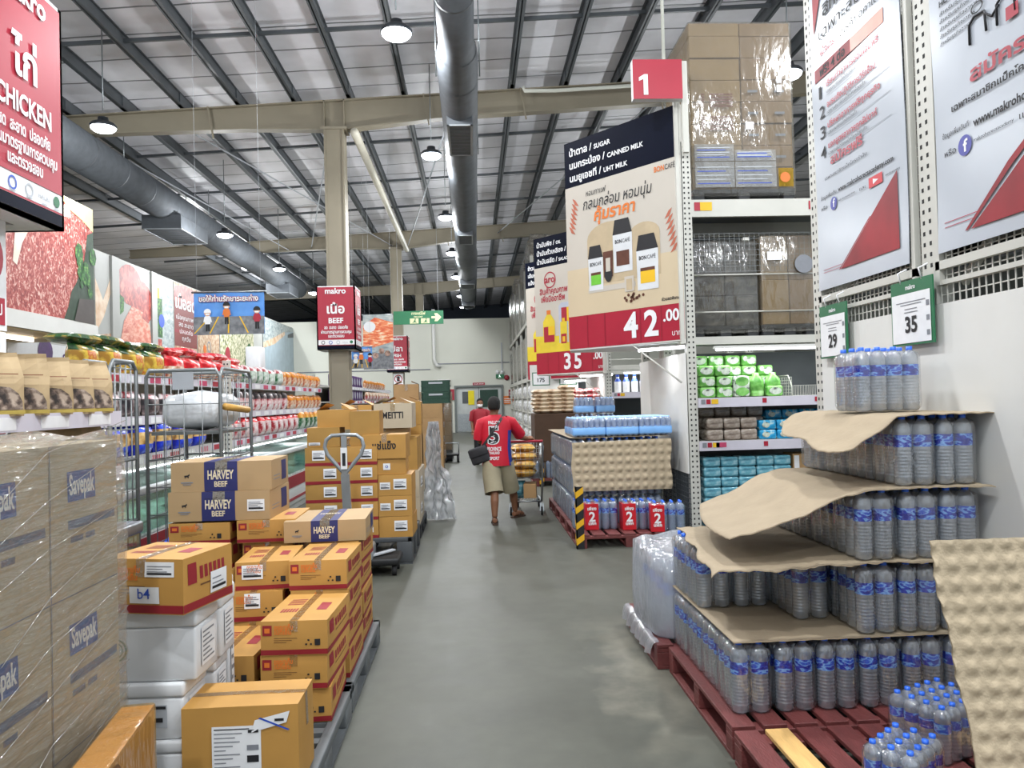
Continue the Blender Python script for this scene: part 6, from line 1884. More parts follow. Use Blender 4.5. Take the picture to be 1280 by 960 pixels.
YM = [m_ycard, m_redp, m_ink, m_dbr, m_orange]
def yellow_carton(label, loc, w, d, h, rz=0, lab=None, group='golden cartons with a red stripe', tape=True, red_top=False, redF=True, sq=None, ink=True, name='carton'):
    t = thing(name, label, 'carton', loc, rz, group)
    c = Carton(w, d, h).base()
    st = (.84, .98) if red_top else (.02, .17)
    for f in 'FR': c.rect(f, 0, 1, st[0], st[1], 1)
    if redF:
        c.rect('F', .03, .17, .58, .88, 1); c.rect('F', .06, .14, .66, .8, 4, .0028, 1)
        c.text('F', 'กรุณาเก็บ', .21, .76, .03, 4, .003, 'L', True, w * .28); c.text('F', 'ในที่เย็น', .21, .62, .03, 4, .003, 'L', True, w * .25)
        for i in range(3): c.rect('F', .2, .55 - .08 * i, .5 - .06 * i, .515 - .06 * i, 3, .002, 1)
    if ink: recycle(c, 'F', .72, .36, .013, 2)
    c.rect('R', .08, .24, .5, .88, 1); [c.rect('R', .3 + .09 * i, .36 + .09 * i, .55, .78, 1) for i in range(6)]; c.rect('R', .3, .85, .42, .45, 3, .002, 2)
    if sq: c.text('R', sq, .55, .2, .09, 2, .003, 'C', True)
    c.rect('T', 0, 1, .497, .503, 3, .001, 6) if False else c.rect('T', .497, .503, 0, 1, 3, .001, 6)
    c.rect('T', .7, .86, .35, .62, 1); [c.rect('T', .16 + .045 * i, .19 + .045 * i, .28, .4, 1) for i in range(6)]
    for i in range(4): c.rect('T', .16, .42, .55 + .06 * i, .575 + .06 * i, 1, .002, 1)
    c.b.build('carton_body', YM, t)
    if tape: c.tape(t)
    if lab: c.label(t, *lab)
    return t


def grey_pallet(label, x0, x1, y0, y1, h=.15, mat=None, group=None):
    t = thing('plastic_pallet', label, 'pallet', ((x0 + x1) / 2, y0, 0), 0, group); w = (x1 - x0) / 2; d = y1 - y0
    b = MB(); n = 12
    for i in range(n): b.box(-w + .012, w - .012, d * i / n + .012, d * (i + .62) / n, h - .03, h - .004)
    b.rbox(-w, -w + .05, 0, d, h - .05, h, .006); b.rbox(w - .05, w, 0, d, h - .05, h, .006); b.rbox(-w, w, 0, .05, h - .05, h, .006); b.rbox(-w, w, d - .05, d, h - .05, h, .006)
    b.build('deck', mat or m_greyplastic, t)
    for i in range(3):
        for j in range(3):
            x = -w + (2 * w - .16) * i / 2; y = (d - .18) * j / 2
            MB().rbox(x, x + .16, y, y + .18, .012, h - .04, .01).build('foot', mat or m_greyplastic, t)
    b = MB()
    for i in range(3): x = -w + (2 * w - .16) * i / 2; b.box(x, x + .16, 0, d, 0, .015)
    b.build('runner', mat or m_greyplastic, t)
    return t


S0 = len(COL.objects)
grey_pallet('grey plastic pallet nearest the camera under golden cartons and white boxes', -1.72, -.685, 2.75, 4.04)
grey_pallet('grey plastic pallet behind the nearest one under golden cartons', -1.95, -.69, 4.09, 5.3)
grey_pallet('grey plastic pallet under the film wrapped grey brown cartons', -2.3, -1.735, 1.5, 2.95)

# column of cartons on the aisle side, nearest first
H, W_, D_ = .162, .315, .5
G1 = 'golden cartons with a red stripe'
def colstack(x, y, n, names, labs=None, jit=.014):
    for k in range(n):
        yellow_carton(names % nth(k + 1), (x + rnd.uniform(-jit, jit), y + rnd.uniform(-jit, jit), .151 + (H + .001) * k), W_, D_, H, rnd.uniform(-.045, .045), (labs or {}).get(k), sq=None)
colstack(-.875, 3.61, 3, 'golden carton in the aisle-side stack nearest the big carton, %s from the bottom')
colstack(-.872, 4.2, 4, 'golden carton in the second aisle-side stack, %s from the bottom')
colstack(-.885, 4.76, 4, 'golden carton in the third aisle-side stack, %s from the bottom')
colstack(-1.225, 3.64, 2, 'golden carton in the stack beside the white boxes, %s from the bottom')
colstack(-1.235, 4.2, 3, 'golden carton in the inner second stack, %s from the bottom', {2: ('F', .35, .62, .45, .95)})
yellow_carton('golden carton with its flap torn open and a white label', (-1.19, 4.24, .151 + 3 * (H + .001)), .30, .46, .155, R(4), ('F', .12, .5, .4, .9))
colstack(-1.33, 4.82, 4, 'golden carton in the inner third stack, %s from the bottom')
colstack(-1.7, 4.82, 4, 'golden carton in the stack farthest from the aisle, %s from the bottom')
yellow_carton('golden carton under the lower indigo-banded carton, on the aisle side', (-1.32, 4.8, .803), .36, .5, .14, .03, ('R', .3, .6, .3, .8))
yellow_carton('golden carton under the lower indigo-banded carton, away from the aisle', (-1.74, 4.82, .803), .38, .48, .13, -.02, None, sq='AB')


def harvey(label, loc, w, d, h, rz=0, lab=False):
    t = thing('carton', label, 'carton', loc, rz, 'indigo-banded kraft cartons')
    c = Carton(w, d, h, .004).base()
    c.rect('F', .33, .66, 0, 1, 1); c.rect('T', .33, .66, 0, 1, 1, .0014, 6)
    c.text('F', 'HARVEY', .495, .42, h * .42, 2, .003, 'C', True, w * .26); c.text('F', 'BEEF', .495, .16, h * .26, 2, .003, 'C', True, w * .13)
    c.text('T', 'HARVEY', .495, .5, .07, 2, .003, 'C', True, w * .26)
    c.rect('F', .36, .63, .76, .77, 3, .003, 1)
    c.b.add([c.pt('F', .16 + a / w * h * .3, .5 + e * .3, .003) for a, e in ((-.3, .2), (.1, .25), (.3, .4), (.32, .2), (.2, .15), (.18, -.1), (.12, -.1), (.1, .05), (-.15, .05), (-.17, -.1), (-.23, -.1), (-.25, .05))], [tuple(range(12))], 3)
    c.rect('F', .1, .22, .3, .34, 4, .003, 1); c.rect('F', .12, .2, .24, .27, 4, .003, 1)
    c.rect('R', .55, .85, .2, .9, 1); c.rect('R', .1, .45, .3, .33, 4); c.rect('R', .1, .45, .42, .45, 4)
    c.b.build('carton_body', [m_hcard, m_navyp, m_orange if False else M('cream_ink', 'e0d2b4', .5), m_ink, m_grey], t)
    c.tape(t)
    if lab: c.label(t, 'F', .78, .95, .3, .7)
    return t


harvey('upper of two kraft cartons with an indigo HARVEY BEEF band', (-1.6, 4.83, 1.129), .62, .46, .185, R(1))
harvey('lower of two kraft cartons with an indigo HARVEY BEEF band', (-1.615, 4.82, .945), .63, .47, .183, R(-1), True)
harvey('kraft HARVEY BEEF carton lying low beside the pallet truck handle', (-.945, 4.74, .805), .5, .5, .13, R(2))

# big plain carton at the front edge
t = thing('carton', 'big plain golden carton with a white label sheet at the pallet front', 'carton', (-.945, 2.99, .151))
c = Carton(.45, .27, .335, .004).base()
c.rect('T', .0, 1, .497, .503, 2, .001, 4); c.b.build('carton_body', [m_ycard, m_ink, m_dbr, m_grey], t)
b = MB(); c.rect('F', .02, .98, .0, .0, 0, .002, 2, b); c.rect('T', 0, 1, .43, .57, 0, .002, 6, b); c.rect('R', .43, .57, .6, 1, 0, .002, 4, b); b.build('packing_tape', m_tapec, t)
b = MB(); c.rect('F', .26, .68, .1, .78, 0, .003, 4, b)
for i in range(13): c.rect('F', .28, .5 - .06 * (i % 3) + (.08 if i < 3 else 0), .74 - .048 * i, .752 - .048 * i, 2 if i else 1, .0045, 2, b)
c.rect('F', .56, .66, .36, .44, 1, .0045, 2, b); c.rect('F', .56, .66, .5, .56, 2, .0045, 2, b); c.rect('F', .57, .66, .7, .735, 1, .005, 1, b)
b.build('label_sheet', [m_paper, m_ink, m_grey], t)
b = MB(); b.add([c.pt('F', u, v, .005) for u, v in ((.6, .7), (.9, .8), (.93, .93), (.63, .84))], [(0, 1, 2, 3)], 0); b.add([c.pt('F', u, v, .007) for u, v in ((.66, .86), (.68, .87), (.93, .72), (.91, .71))], [(0, 1, 2, 3)], 1); c.rect('F', .8, .88, .82, .85, 2, .007, 1, b)
b.build('barcode_label', [m_paper, m_blue, m_ink], t)

# white boxes and the marked golden carton on them
m_wseam = M('box_shadow_line', '9fa3a6', .6)
def white_box(label, loc, w, d, h, rz=0, stamp=False, lab=False):
    t = thing('white_box', label, 'white box', loc, rz, 'white boxes on the nearest pallet')
    b = MB(); b.rbox(-w / 2, w / 2, 0, d, 0, h * .74, .012, 0, 2); b.build('box_body', m_wcard, t)
    b = MB(); b.rbox(-w / 2 - .004, w / 2 + .004, -.004, d + .004, h * .74, h, .012, 0, 2); b.build('box_lid', m_wcard, t)
    G = Frame((w / 2 + .004, 0, 0), (0, 1, 0), (0, 0, 1)); b = MB(); b.rect(G, d * .2, d * .8, h * .15, h * .68, 0, .001)
    for i in range(7): b.rect(G, d * .25, d * (.75 - .1 * (i % 3)), h * (.2 + .065 * i), h * (.225 + .065 * i), 1, .002)
    b.build('side_label', [m_paper, m_grey], t)
    G = Frame((0, -.0, 0), (1, 0, 0), (0, 0, 1))
    if stamp: b = MB(); b.annulus(G, -w * .3, h * .45, .04, .047, 0, .003); b.annulus(G, -w * .3, h * .45, .028, .032, 0, .003); b.build('round_stamp', m_green, t)
    if lab:
        b = MB(); b.rect(G, -w * .12, w * .34, h * .22, h * .62, 0, .002); b.rect(G, -w * .1, w * .33, h * .55, h * .6, 1, .004)
        for i in range(4): b.rect(G, -w * .1, w * (.15 - .05 * (i % 2)), h * (.26 + .07 * i), h * (.28 + .07 * i), 2, .004)
        b.rect(G, w * .2, w * .3, h * .32, h * .4, 1, .004); b.build('front_label', [m_lgrey, m_ink, m_grey], t)
    return t


for k, (z, h, dx) in enumerate(((.151, .19, -.055), (.341, .225, -.05), (.567, .29, 0))):
    white_box('white foam box in the front stack, %s from the floor' % nth(k + 1), (-1.335 + dx, 3.05 + .01 * k, z), .4, .235, h, R(-2), k == 2, k == 1)
    white_box('white foam box in the second stack back, %s from the floor' % nth(k + 1), (-1.325 + dx * .6, 3.33, z), .4, .17 if k < 2 else .2, h, R(1))
white_box('white foam box standing highest behind the marked carton', (-1.345, 3.56, .151), .36, .07, .72, 0)
t = yellow_carton('golden carton with a white tag marked in blue pen, on the white boxes', (-1.315, 3.0, .858), .36, .34, .215, R(-14), None, ink=False)
c = Carton(.36, .34, .215); c.label(t, 'F', .55, .9, .68, .95, 4); c.label(t, 'F', .36, .72, .2, .5, 0, 'b4'); c.label(t, 'R', .5, .85, .2, .6, 3)
b = MB(); c.rect('F', .0, .14, .16, .38, 0, .003, 2, b); b.build('red_patch', m_redp, t)

# film wrapped grey brown cartons, closest of all
m_sav = [m_bcard, m_lblue, m_paper, m_bprint, m_navyp]
def savebox(label, loc, w, d, h, k, rz=0):
    t = thing('carton', label, 'carton', loc, rz, 'grey brown cartons under film')
    c = Carton(w, d, h, .006).base()
    for f in 'RF':
        b = c
        c.rect(f, .22, .62, .62, .82, 1); c.text(f, 'Savepak', .42, .67, .085, 2, .003, 'C', True, (d if f == 'R' else w) * .36)
        c.rect(f, .22, .95, .44, .5, 3); c.rect(f, .25, .42, .35, .39, 3); c.rect(f, .46, .6, .35, .39, 3)
    c.rect('T', .497, .503, 0, 1, 3, .001, 6); c.rect('R', 0, 1, 0, .006, 3); c.rect('R', 0, .008, 0, 1, 3)
    c.b.build('carton_body', m_sav, t); c.tape(t)
    return t


for k in range(3):
    for j, (y, d) in enumerate(((2.25, .42), (1.805, .44))):
        savebox('wrapped grey brown carton in the %s stack, %s from the bottom' % (('rear', 'front')[j], nth(k + 1)), (-1.515, y, .151 + .469 * k), .52, d, .467, k)
# its pallet is the film wrapped block's own
for o in COL.objects:
    if o.get('label', '').startswith('grey plastic pallet under the film'): o.location.x = -1.515
t = thing('stretch_wrap', 'clear stretch film wound round the near grey brown cartons', 'stretch film', (-1.515, 1.8, .151))
m_wrapfilm = clear('wrinkled_stretch_film', 'f4f3f0', 'd6d2c8', .2, .08, .13, .8, 9, (1, .5, 3.5), (R(38), 0, 0))
b = MB()
def wrapx(u, v):
    y = -.03 + .93 * u; z = 1.42 * v
    g = z - y * .75
    k = max(0, math.sin(g * 31 + 2 * math.sin(y * 9))) ** 6 + .7 * max(0, math.sin(g * 47 + 1.5 * math.sin(y * 7 + 2) + 1)) ** 8 + .5 * max(0, math.sin(g * 83 + 2 * math.sin(y * 13))) ** 6
    return (.274 + .005 * math.sin(u * 9 + v * 7) + .006 * k * (.4 + .6 * math.sin(y * 5 + z * 4) ** 2), y, z)
b.grid(wrapx, 50, 240)
def wrapb(u, v): return (.272 - .56 * u, .902 + .006 * math.sin(u * 17 + v * 23), 1.42 * v)
b.grid(wrapb, 30, 60)
def wrapt(u, v): return (.272 - .56 * u, -.03 + .932 * v, 1.42 + .012 * math.sin(u * 13 + v * 9) + .012 * math.sin(v * 23))
b.grid(wrapt, 30, 40)
b.build('film_skin', m_wrapfilm, t)
b = MB()
for i in range(9):
    z = .15 + .14 * i; b.tube([(.28, -.02 + .1 * (i % 3), z), (.284, .4, z + .12), (.281, .9, z + .2 + .05 * (i % 2))], .0012, 5)
b.build('film_fold', clear('film_rope', 'f4f4f2', 'ece8e0', .35, .3, .1), t)
# the small wrapped golden carton in front of the white boxes
t = thing('carton', 'golden carton wrapped in film low between the film stack and white boxes', 'carton', (-1.06, 1.94, .151), R(7.7))
c = Carton(.1, .62, .52, .003).base(); c.b.annulus(Frame((.053, 0, 0), (0, 1, 0), (0, 0, 1)), .2, .45, .05, .06, 1, .004); c.rect('R', .1, .6, .1, .3, 1)
c.b.build('carton_body', [m_ycard, m_dbr], t)
b = MB(); b.rbox(-.056, .056, -.008, .628, .0, .528, .012, 0, 3); b.build('stretch_film', clear('amber_wrap', 'f6ead2', 'e0c99a', .12, .07, .1, .9, 9, (1, 1, .25), (R(30), 0, 0)), t)

nudge(S0, 0, .06)
# ------------------------------------------------------------------ pallet C with the hand pallet truck
def plain_carton(label, loc, w, d, h, mat, rz=0, text=None, labs=(), seam=True, flaps=False, tcol=2, group=None, red=False, name='carton'):
    t = thing(name, label, 'carton', loc, rz, group)
    c = Carton(w, d, h, .004).base()
    if red:
        for f in 'FR': c.rect(f, 0, 1, .0, .17, 1)
    if seam: c.rect('T', .497, .503, 0, 1, 3, .001, 4)
    if text: c.text('F', text, .5, .4, min(.11, h * .4), tcol, .003, 'C', True, w * .55)
    c.b.build('carton_body', [mat, m_redp, m_ink, m_dbr, m_green], t)
    for l in labs: c.label(t, *l)
    if not labs: c.tape(t)
    if flaps:
        for s in (-1, 1):
            b = MB(); x = s * w / 2
            b.add([(x, 0, h), (x, d, h), (x - s * w * .3, d, h + .05), (x - s * w * .3, 0, h + .07)], [(0, 1, 2, 3)]); b.build('flap', mat, t)
    return t


grey_pallet('dark grey pallet carried by the hand pallet truck', -1.76, -.665, 7.86, 8.95, .275, M('dark_grey_plastic', '4b4e51', .55, nz=6, amt=.1))
GC = 'labelled cartons around the pallet truck'
for k in range(3):
    plain_carton('golden carton with two white labels, aisle stack by the pallet truck, %s up' % nth(k + 1), (-.83, 7.88, .276 + .213 * k), .34, .5, .21, m_ycard, rnd.uniform(-.02, .02), None,
                 [('F', .46, .85, .3, .8)] + ([('F', .05, .36, .3, .65)] if k else []), group=GC)
plain_carton('smaller golden carton above the aisle stack', (-.86, 7.9, .916), .29, .4, .165, m_ycard, .02, None, [('F', .2, .45, .3, .7, 0, 'o')], group=GC)
plain_carton('golden carton with black writing along its top edge', (-.93, 7.88, 1.083), .44, .4, .245, m_ycard, -.02, 'แช่แข็ง', (), group=GC)
for k in range(5):
    plain_carton('red banded carton with a label, middle stack behind the truck handle, %s up' % nth(k + 1), (-1.175, 7.75 + .12, .276 + .188 * k), .34, .5, .186, m_ycard, rnd.uniform(-.02, .02), None, [('F', .5, .85, .32, .85)], group=GC, red=True)
    if k < 5:
        plain_carton('red banded carton with a label, outer stack past the truck handle, %s up' % nth(k + 1), (-1.55, 7.87, .276 + .188 * k), .37, .5, .186, m_ycard2, rnd.uniform(-.03, .03), None, [('F', .5 - .3 * (k == 4), .85 - .3 * (k == 4), .3, .85)], group=GC, red=True)
plain_carton('golden carton with dark print on top of the outer stack', (-1.55, 7.9, 1.217), .33, .4, .2, m_ycard2, .03, None, [('F', .05, .4, .1, .25)], group=GC)
plain_carton('opened golden carton with raised flaps, highest beside the handle', (-1.45, 7.95, 1.418), .34, .42, .18, m_ycard, -.02, None, [('T', .5, .8, .2, .6)], flaps=True, group=GC)
plain_carton('golden carton with a white top label beside the opened one', (-1.13, 7.93, 1.217), .3, .4, .36, m_ycard2, .02, None, [('T', .2, .7, .1, .5)], group=GC)

# hand pallet truck
m_truck = M('truck_grey', '9aa0a4', .35, .4, nz=8, amt=.06)
t = thing('pallet_truck', 'grey hand pallet truck with an upright loop handle', 'pallet truck', (-1.12, 7.2, 0), R(0))
MB().bar((-.08, .04, .32), (-.095, -.02, 1.0), .075, .05).build('handle_shaft', m_truck, t)
cx, cz = -.097, .99
loop = [(a * .82, e * 1.08) for a, e in [(0, .0), (-.10, .1), (-.19, .18), (-.22, .25), (-.2, .31), (-.14, .345), (0, .35), (.14, .345), (.2, .31), (.22, .25), (.19, .18), (.1, .1)]]
MB().tube([(cx + a, -.025, cz + h_) for a, h_ in loop], .018, 10, closed=True).build('loop_handle', m_truck, t)
MB().bar((cx, -.03, .98), (cx, -.03, 1.36), .05, .03).build('lever_bar', m_truck, t)
b = MB(); b.rect(Frame((cx, -.06, 1.05), (1, 0, 0), (0, 0, 1)), -.03, .03, 0, .2, 0, .0); b.rect(Frame((cx, -.06, 1.05), (1, 0, 0), (0, 0, 1)), -.015, .015, .03, .15, 1, .002); b.build('warning_label', [m_paper, m_ink], t)
b = MB(); b.rbox(-.28, .12, .12, .42, .08, .3, .03); b.tube([(-.08, .08, .1), (-.08, .06, .45)], .06, 14); b.build('pump_housing', m_truck, t)
for x in (-.27, .11): MB().rbox(x - .08, x + .08, .4, 1.6, .05, .11, .02).build('fork', m_truck, t)
for x in (-.15, -.02): MB().tube([(x - .03, .1, .09), (x + .03, .1, .09)], .09, 18).build('wheel', m_rubber, t)
# low black wheeled dolly foot in front of pallet C
t = thing('wheel_dolly', 'low black dolly with a pale strap in front of the dark pallet', 'dolly', (-.95, 7.32, 0))
MB().rbox(-.2, .2, 0, .4, .1, .17, .02).build('dolly_deck', m_black, t)
for x in (-.15, .15):
    for y in (.06, .34): MB().tube([(x - .02, y, .05), (x + .02, y, .05)], .05, 14).build('caster', m_rubber, t)
MB().bar((-.15, .02, .18), (.12, .3, .2), .06, .012).build('pale_strap', m_lgrey, t)

# further pallets down the aisle side
GD = 'cartons on the further pallets'
grey_pallet('dark pallet behind the pallet truck load', -1.75, -.68, 9.3, 10.5, .16, m_blackplastic)
for c in range(3):
    for k in range(2):
        plain_carton('grey brown carton low behind the truck load, %s from the aisle, %s up' % (nth(c + 1), nth(k + 1)), (-.85 - .33 * c, 9.35, .161 + .33 * k), .32, .95, .328, m_bcard, rnd.uniform(-.015, .015), None, [('R', .2, .5, .3, .7)], group=GD)
for k, (x, w, h, m_, tx) in enumerate(((-.86, .3, .4, m_ycard2, None), (-1.2, .34, .4, m_bcard, None), (-1.55, .32, .4, m_ycard, None))):
    plain_carton('upright carton above the grey brown row, %s from the aisle' % nth(k + 1), (x, 9.4, .823), w, .7, h, m_, 0, tx, (), group=GD)
plain_carton('pale carton lying below the grey lettered carton', (-1.12, 9.38, 1.224), .62, .5, .12, m_hcard, .02, None, (), group=GD)
plain_carton('big grey carton with dark lettering and open flaps', (-.985, 9.3, 1.345), .46, .5, .3, m_bcard, -.02, 'MEITTI', (), flaps=True, group=GD)
plain_carton('golden carton with a dark ring print beside the grey lettered one', (-1.42, 9.3, 1.345), .36, .5, .29, m_ycard, .01, '( )', (), flaps=True, group=GD)
plain_carton('carton with a dark green leaf print standing on the rear load', (-.95, 10.1, 1.36), .5, .45, .3, m_ycard2, .02, None, (), flaps=True, group=GD)
b = MB(); G = Frame((-.95, 10.09, 1.36), (1, 0, 0), (0, 0, 1))
plain_carton('golden carton under the leaf print carton', (-.95, 10.1, 1.224), .5, .36, .134, m_ycard2, .02, None, (), group=GD)

# crumpled clear film hanging off the load
t = thing('loose_film', 'crumpled silver-clear film hanging down to the floor beside the cartons', 'plastic film', (-.6, 10.6, 0))
m_crump = clear('crumpled_film', 'f2f4f6', 'eceff2', .5, .16, .12, 1.0, 9, (1, 1, .4))
b = MB(); q = random.Random(9)
def fl(u, v):
    z = 1.36 * (1 - v) + .014; a = (u - .5) * 2; wdt = .06 + .19 * v ** 1.3
    p = Vector((u * 5, v * 6, 1.3)); q1 = noise.noise(p); q2 = noise.noise(p * 2.3 + Vector((9, 0, 0))); q3 = abs(noise.noise(Vector((u * 9, v * 3, 4))))
    return (.02 + .05 * v + a * wdt + .06 * q1 + .03 * q2, .12 * q3 + .05 * q2 + .04 * a, max(.013, z + .05 * q2 * v))
b.grid(fl, 40, 60); b.grid(lambda u, v: tuple(Vector(fl(u, v)) + Vector((.01 * math.sin(u * 33), .07, 0))), 40, 60)
b.build('film_sheet', m_crump, t)

grey_pallet('blue grey pallet under the kraft carton tower', -1.75, -.62, 15.2, 16.5, .16, M('bluegrey_pallet', '3c4652', .5, nz=6))
for c in range(3):
    for k in range(5):
        plain_carton('kraft carton of the tall tower, %s column from the aisle, %s up' % (nth(c + 1), nth(k + 1)), (-.83 - .42 * c, 15.25, .161 + .29 * k), .4, 1.1, .288, m_kraft, rnd.uniform(-.02, .02), None, [('R', .3, .6, .3, .7)] if c == 0 else (), group='kraft cartons of the tall tower')
def crate(label, loc, w, d, h, mat, rz=0, group=None):
    t = thing('plastic_crate', label, 'crate', loc, rz, group); b = MB()
    for (x0, x1, y0, y1) in ((-w / 2, w / 2, 0, .02), (-w / 2, w / 2, d - .02, d), (-w / 2, -w / 2 + .02, 0, d), (w / 2 - .02, w / 2, 0, d)): b.box(x0, x1, y0, y1, 0, h)
    b.box(-w / 2, w / 2, 0, d, 0, .02); b.build('crate_wall', mat, t)
    b = MB()
    for z in (0, h * .45, h - .03):
        b.box(-w / 2 - .012, w / 2 + .012, -.012, .0, z, z + .03); b.box(w / 2, w / 2 + .012, -.012, d, z, z + .03)
    for i in range(7): x = -w / 2 + w * i / 6; b.box(x - .008, x + .008, -.01, 0, 0, h)
    b.build('crate_rib', mat, t)
    b = MB(); b.rect(Frame((0, -.012, 0), (1, 0, 0), (0, 0, 1)), -w * .25, w * .25, h * .7, h * .86, 0, .003); b.build('crate_print', m_lgrey, t)
m_crate = M('dark_green_plastic', '14402f', .45, nz=6, amt=.1)
for k in range(2): crate('dark green crate on the kraft tower, %s of two' % ('lower', 'upper')[k], (-.76, 15.4, 1.612 + .235 * (k - 0)), .56, .4, .23, m_crate, 0, 'green crates')
plain_carton('brown carton beside the green crates on the kraft tower', (-1.35, 15.4, 1.612), .5, .5, .4, m_kraft, .05, None, (), group=GD, flaps=True)
grey_pallet('dark pallet under the far film wrapped cartons', -1.6, -.62, 21, 22.2, .16, m_blackplastic)
load('wrapped_pallet', 'film wrapped brown cartons far down the aisle near the door', (-1.1, 21.03, .161), .94, 1.1, 1.75, [(.47, m_kraft, .45), (.47, m_carton2, .4)], True, seed=31)
t = thing('hand_trolley', 'low black wheeled trolley on the floor beyond the kraft tower', 'trolley', (-.62, 20.4, 0))
MB().rbox(-.2, .2, 0, .5, .18, .24, .02).build('trolley_deck', m_black, t)
for x in (-.16, .16):
    for y in (.08, .42): MB().tube([(x - .03, y, .09), (x + .03, y, .09)], .09, 14).build('wheel', m_rubber, t)
MB().tube([(-.18, .48, .2), (-.18, .52, .5), (.18, .52, .5), (.18, .48, .2)], .018, 8).build('push_bar', m_steel, t)
# ------------------------------------------------------------------ shelves over the freezers, freezers, roll cages
m_frz = M('freezer_white', 'd3d8d9', .35, nz=4, amt=.03)
m_glass = clear('freezer_glass', 'e2f2ee', 'cfe2e0', .10, .12, .04)
m_freshgreen = mottled('pale_green_pack', [(.35, '7fb59a'), (.5, 'cfe6d8'), (.68, 'eef6f0')], 8, rough=.3)
m_frost = mottled('frosted_packs', [(.35, '9cb3ab'), (.5, 'd5e3dd'), (.68, 'f0f5f2')], 12, rough=.4)
m_bagkraft = mottled('kraft_bag_paper', [(.3, '8f7a5a'), (.55, 'ab9470'), (.75, 'bfa985')], 4, (1, 1, 1), .75, 3)
m_charcoal = mottled('printed_charcoal', [(.4, '2b2320'), (.5, '6b5a50'), (.62, 'b5a393')], 22, rough=.7)
m_bluebag = mottled('royal_blue_bag', [(.4, '12208a'), (.55, '2038c8'), (.66, '3f62e8')], 7, rough=.22)
m_goldfood = mottled('golden_food_print', [(.36, '6e4a26'), (.5, 'c9a060'), (.66, 'eaca8e')], 13, rough=.3)
m_redbag = mottled('bright_red_bag', [(.4, 'b3101e'), (.52, 'dd2a32'), (.64, 'f0a8a4')], 8, rough=.22)
m_foodpale = mottled('pale_food_print', [(.36, 'a8553a'), (.5, 'e2bfa0'), (.62, 'f2e6da')], 13, rough=.3)
m_greenbag = mottled('dark_green_bag', [(.36, '14321a'), (.52, '2c5a2a'), (.66, 'a88a3c')], 8, rough=.25)
m_yelfood = mottled('yellow_food_print', [(.36, 'a3772a'), (.5, 'e0c04a'), (.6, 'c65a30'), (.7, 'efe2a0')], 11, rough=.3)
m_frozen = mottled('frozen_white_red', [(.38, '9a2a34'), (.46, 'd9aeb0'), (.62, 'f0eaea')], 12, rough=.3)
m_darkpack = mottled('dark_frozen_pack', [(.38, '2c2a30'), (.52, '6a5a5c'), (.64, 'b8aaa8')], 12, rough=.3)
m_mixgreen = mottled('green_white_pack', [(.38, '1f5a34'), (.5, 'b8c8ba'), (.66, 'e8eeea')], 10, rough=.3)
m_orangebag = mottled('orange_bag', [(.38, 'b5641c'), (.52, 'e2952e'), (.68, 'f0c878')], 7, rough=.3)


def gondola(name, label, x, y0, y1, shelves, depth=.6, back=True, posts=None, x_back=None, feet=True):
    t = thing(name, label, 'shelf unit', (x, y0, 0)); L = y1 - y0
    for z, tagm in shelves:
        MB().box(-depth, 0, 0, L, z - .03, z).build('shelf_board', m_rack, t)
        b = MB(); b.box(0, .012, 0, L, z - .075, z + .012, 0); n = max(2, int(L / .45))
        for i in range(n):
            a = L * (i + .15) / n; b.box(.012, .0145, a, a + L / n * .55, z - .065, z - .005, 1 + (i * 5 % 3 if tagm else 0) * 1 if tagm else 2)
        b.build('price_rail', [m_rail, m_pink, m_paper, m_red], t)
    for a in (posts if posts is not None else [0, L]):
        upright(t, -depth - .06, a - .03, 0 if feet else .9, max(z for z, _ in shelves) + .3, .06, .06, 'X')
    if back:
        MB().box(-depth - .045, -depth - .02, 0, L, .95, max(z for z, _ in shelves) + .06).build('back_panel', m_rack, t)
    return t


gx = -3.22
gondola('freezer_shelf', 'long white shelf unit above the freezers along the counter side', gx, 6.3, 16.3, [(1.2, True), (1.58, False), (1.98, True)], .55, True, [0, 3.6, 6.6, 10])
b = MB(); upright(thing('shelf_post', 'white slotted post at the front of the freezer shelf beside the roll cage', 'post', (gx + .03, 9.86, 0)), 0, 0, .0, 2.25, .09, .06, 'Y')

# freezer row under it
def freezer(label, x0, x1, y0, y1, red=True, rail=False):
    t = thing('chest_freezer', label, 'freezer', ((x0 + x1) / 2, y0, 0)); w = (x1 - x0) / 2; L = y1 - y0
    b = MB(); b.rbox(-w, w, 0, L, .1, .58, .03); b.box(-w + .05, w - .05, .05, L - .05, 0, .1); b.build('freezer_body', m_frz, t)
    b = MB(); b.box(-w, w, 0, L, .578, .6)
    b.build('freezer_floor', m_frost, t)
    if red:
        b = MB(); b.box(w, w + .006, .0, L, .38, .56); b.box(-w, w, -.006, 0, .38, .56); b.box(w, w + .008, 0, L, .18, .22); b.build('red_band', m_dred, t)
    b = MB(); b.box(w - .012, w, .02, L - .02, .6, .95); b.box(-w + .02, w - .02, .0, .012, .6, .95); b.box(-w, -w + .012, 0, L, .6, .95); b.build('glass_side', m_glass, t)
    b = MB(); b.box(-w, w, .0, L, .955, .967); b.build('glass_lid', m_glass, t)
    b = MB(); b.rbox(w - .05, w + .02, 0, L, .92, .99, .015); b.rbox(-w, w, -.02, .05, .92, .99, .015); b.rbox(-w, w, L - .05, L, .92, .99, .015); b.rbox(-w - .02, -w + .05, 0, L, .92, .99, .015)
    b.build('top_rail', M('brushed_rail', '8e949c', .3, .7, nz=10) if rail else m_frz, t)
    return t


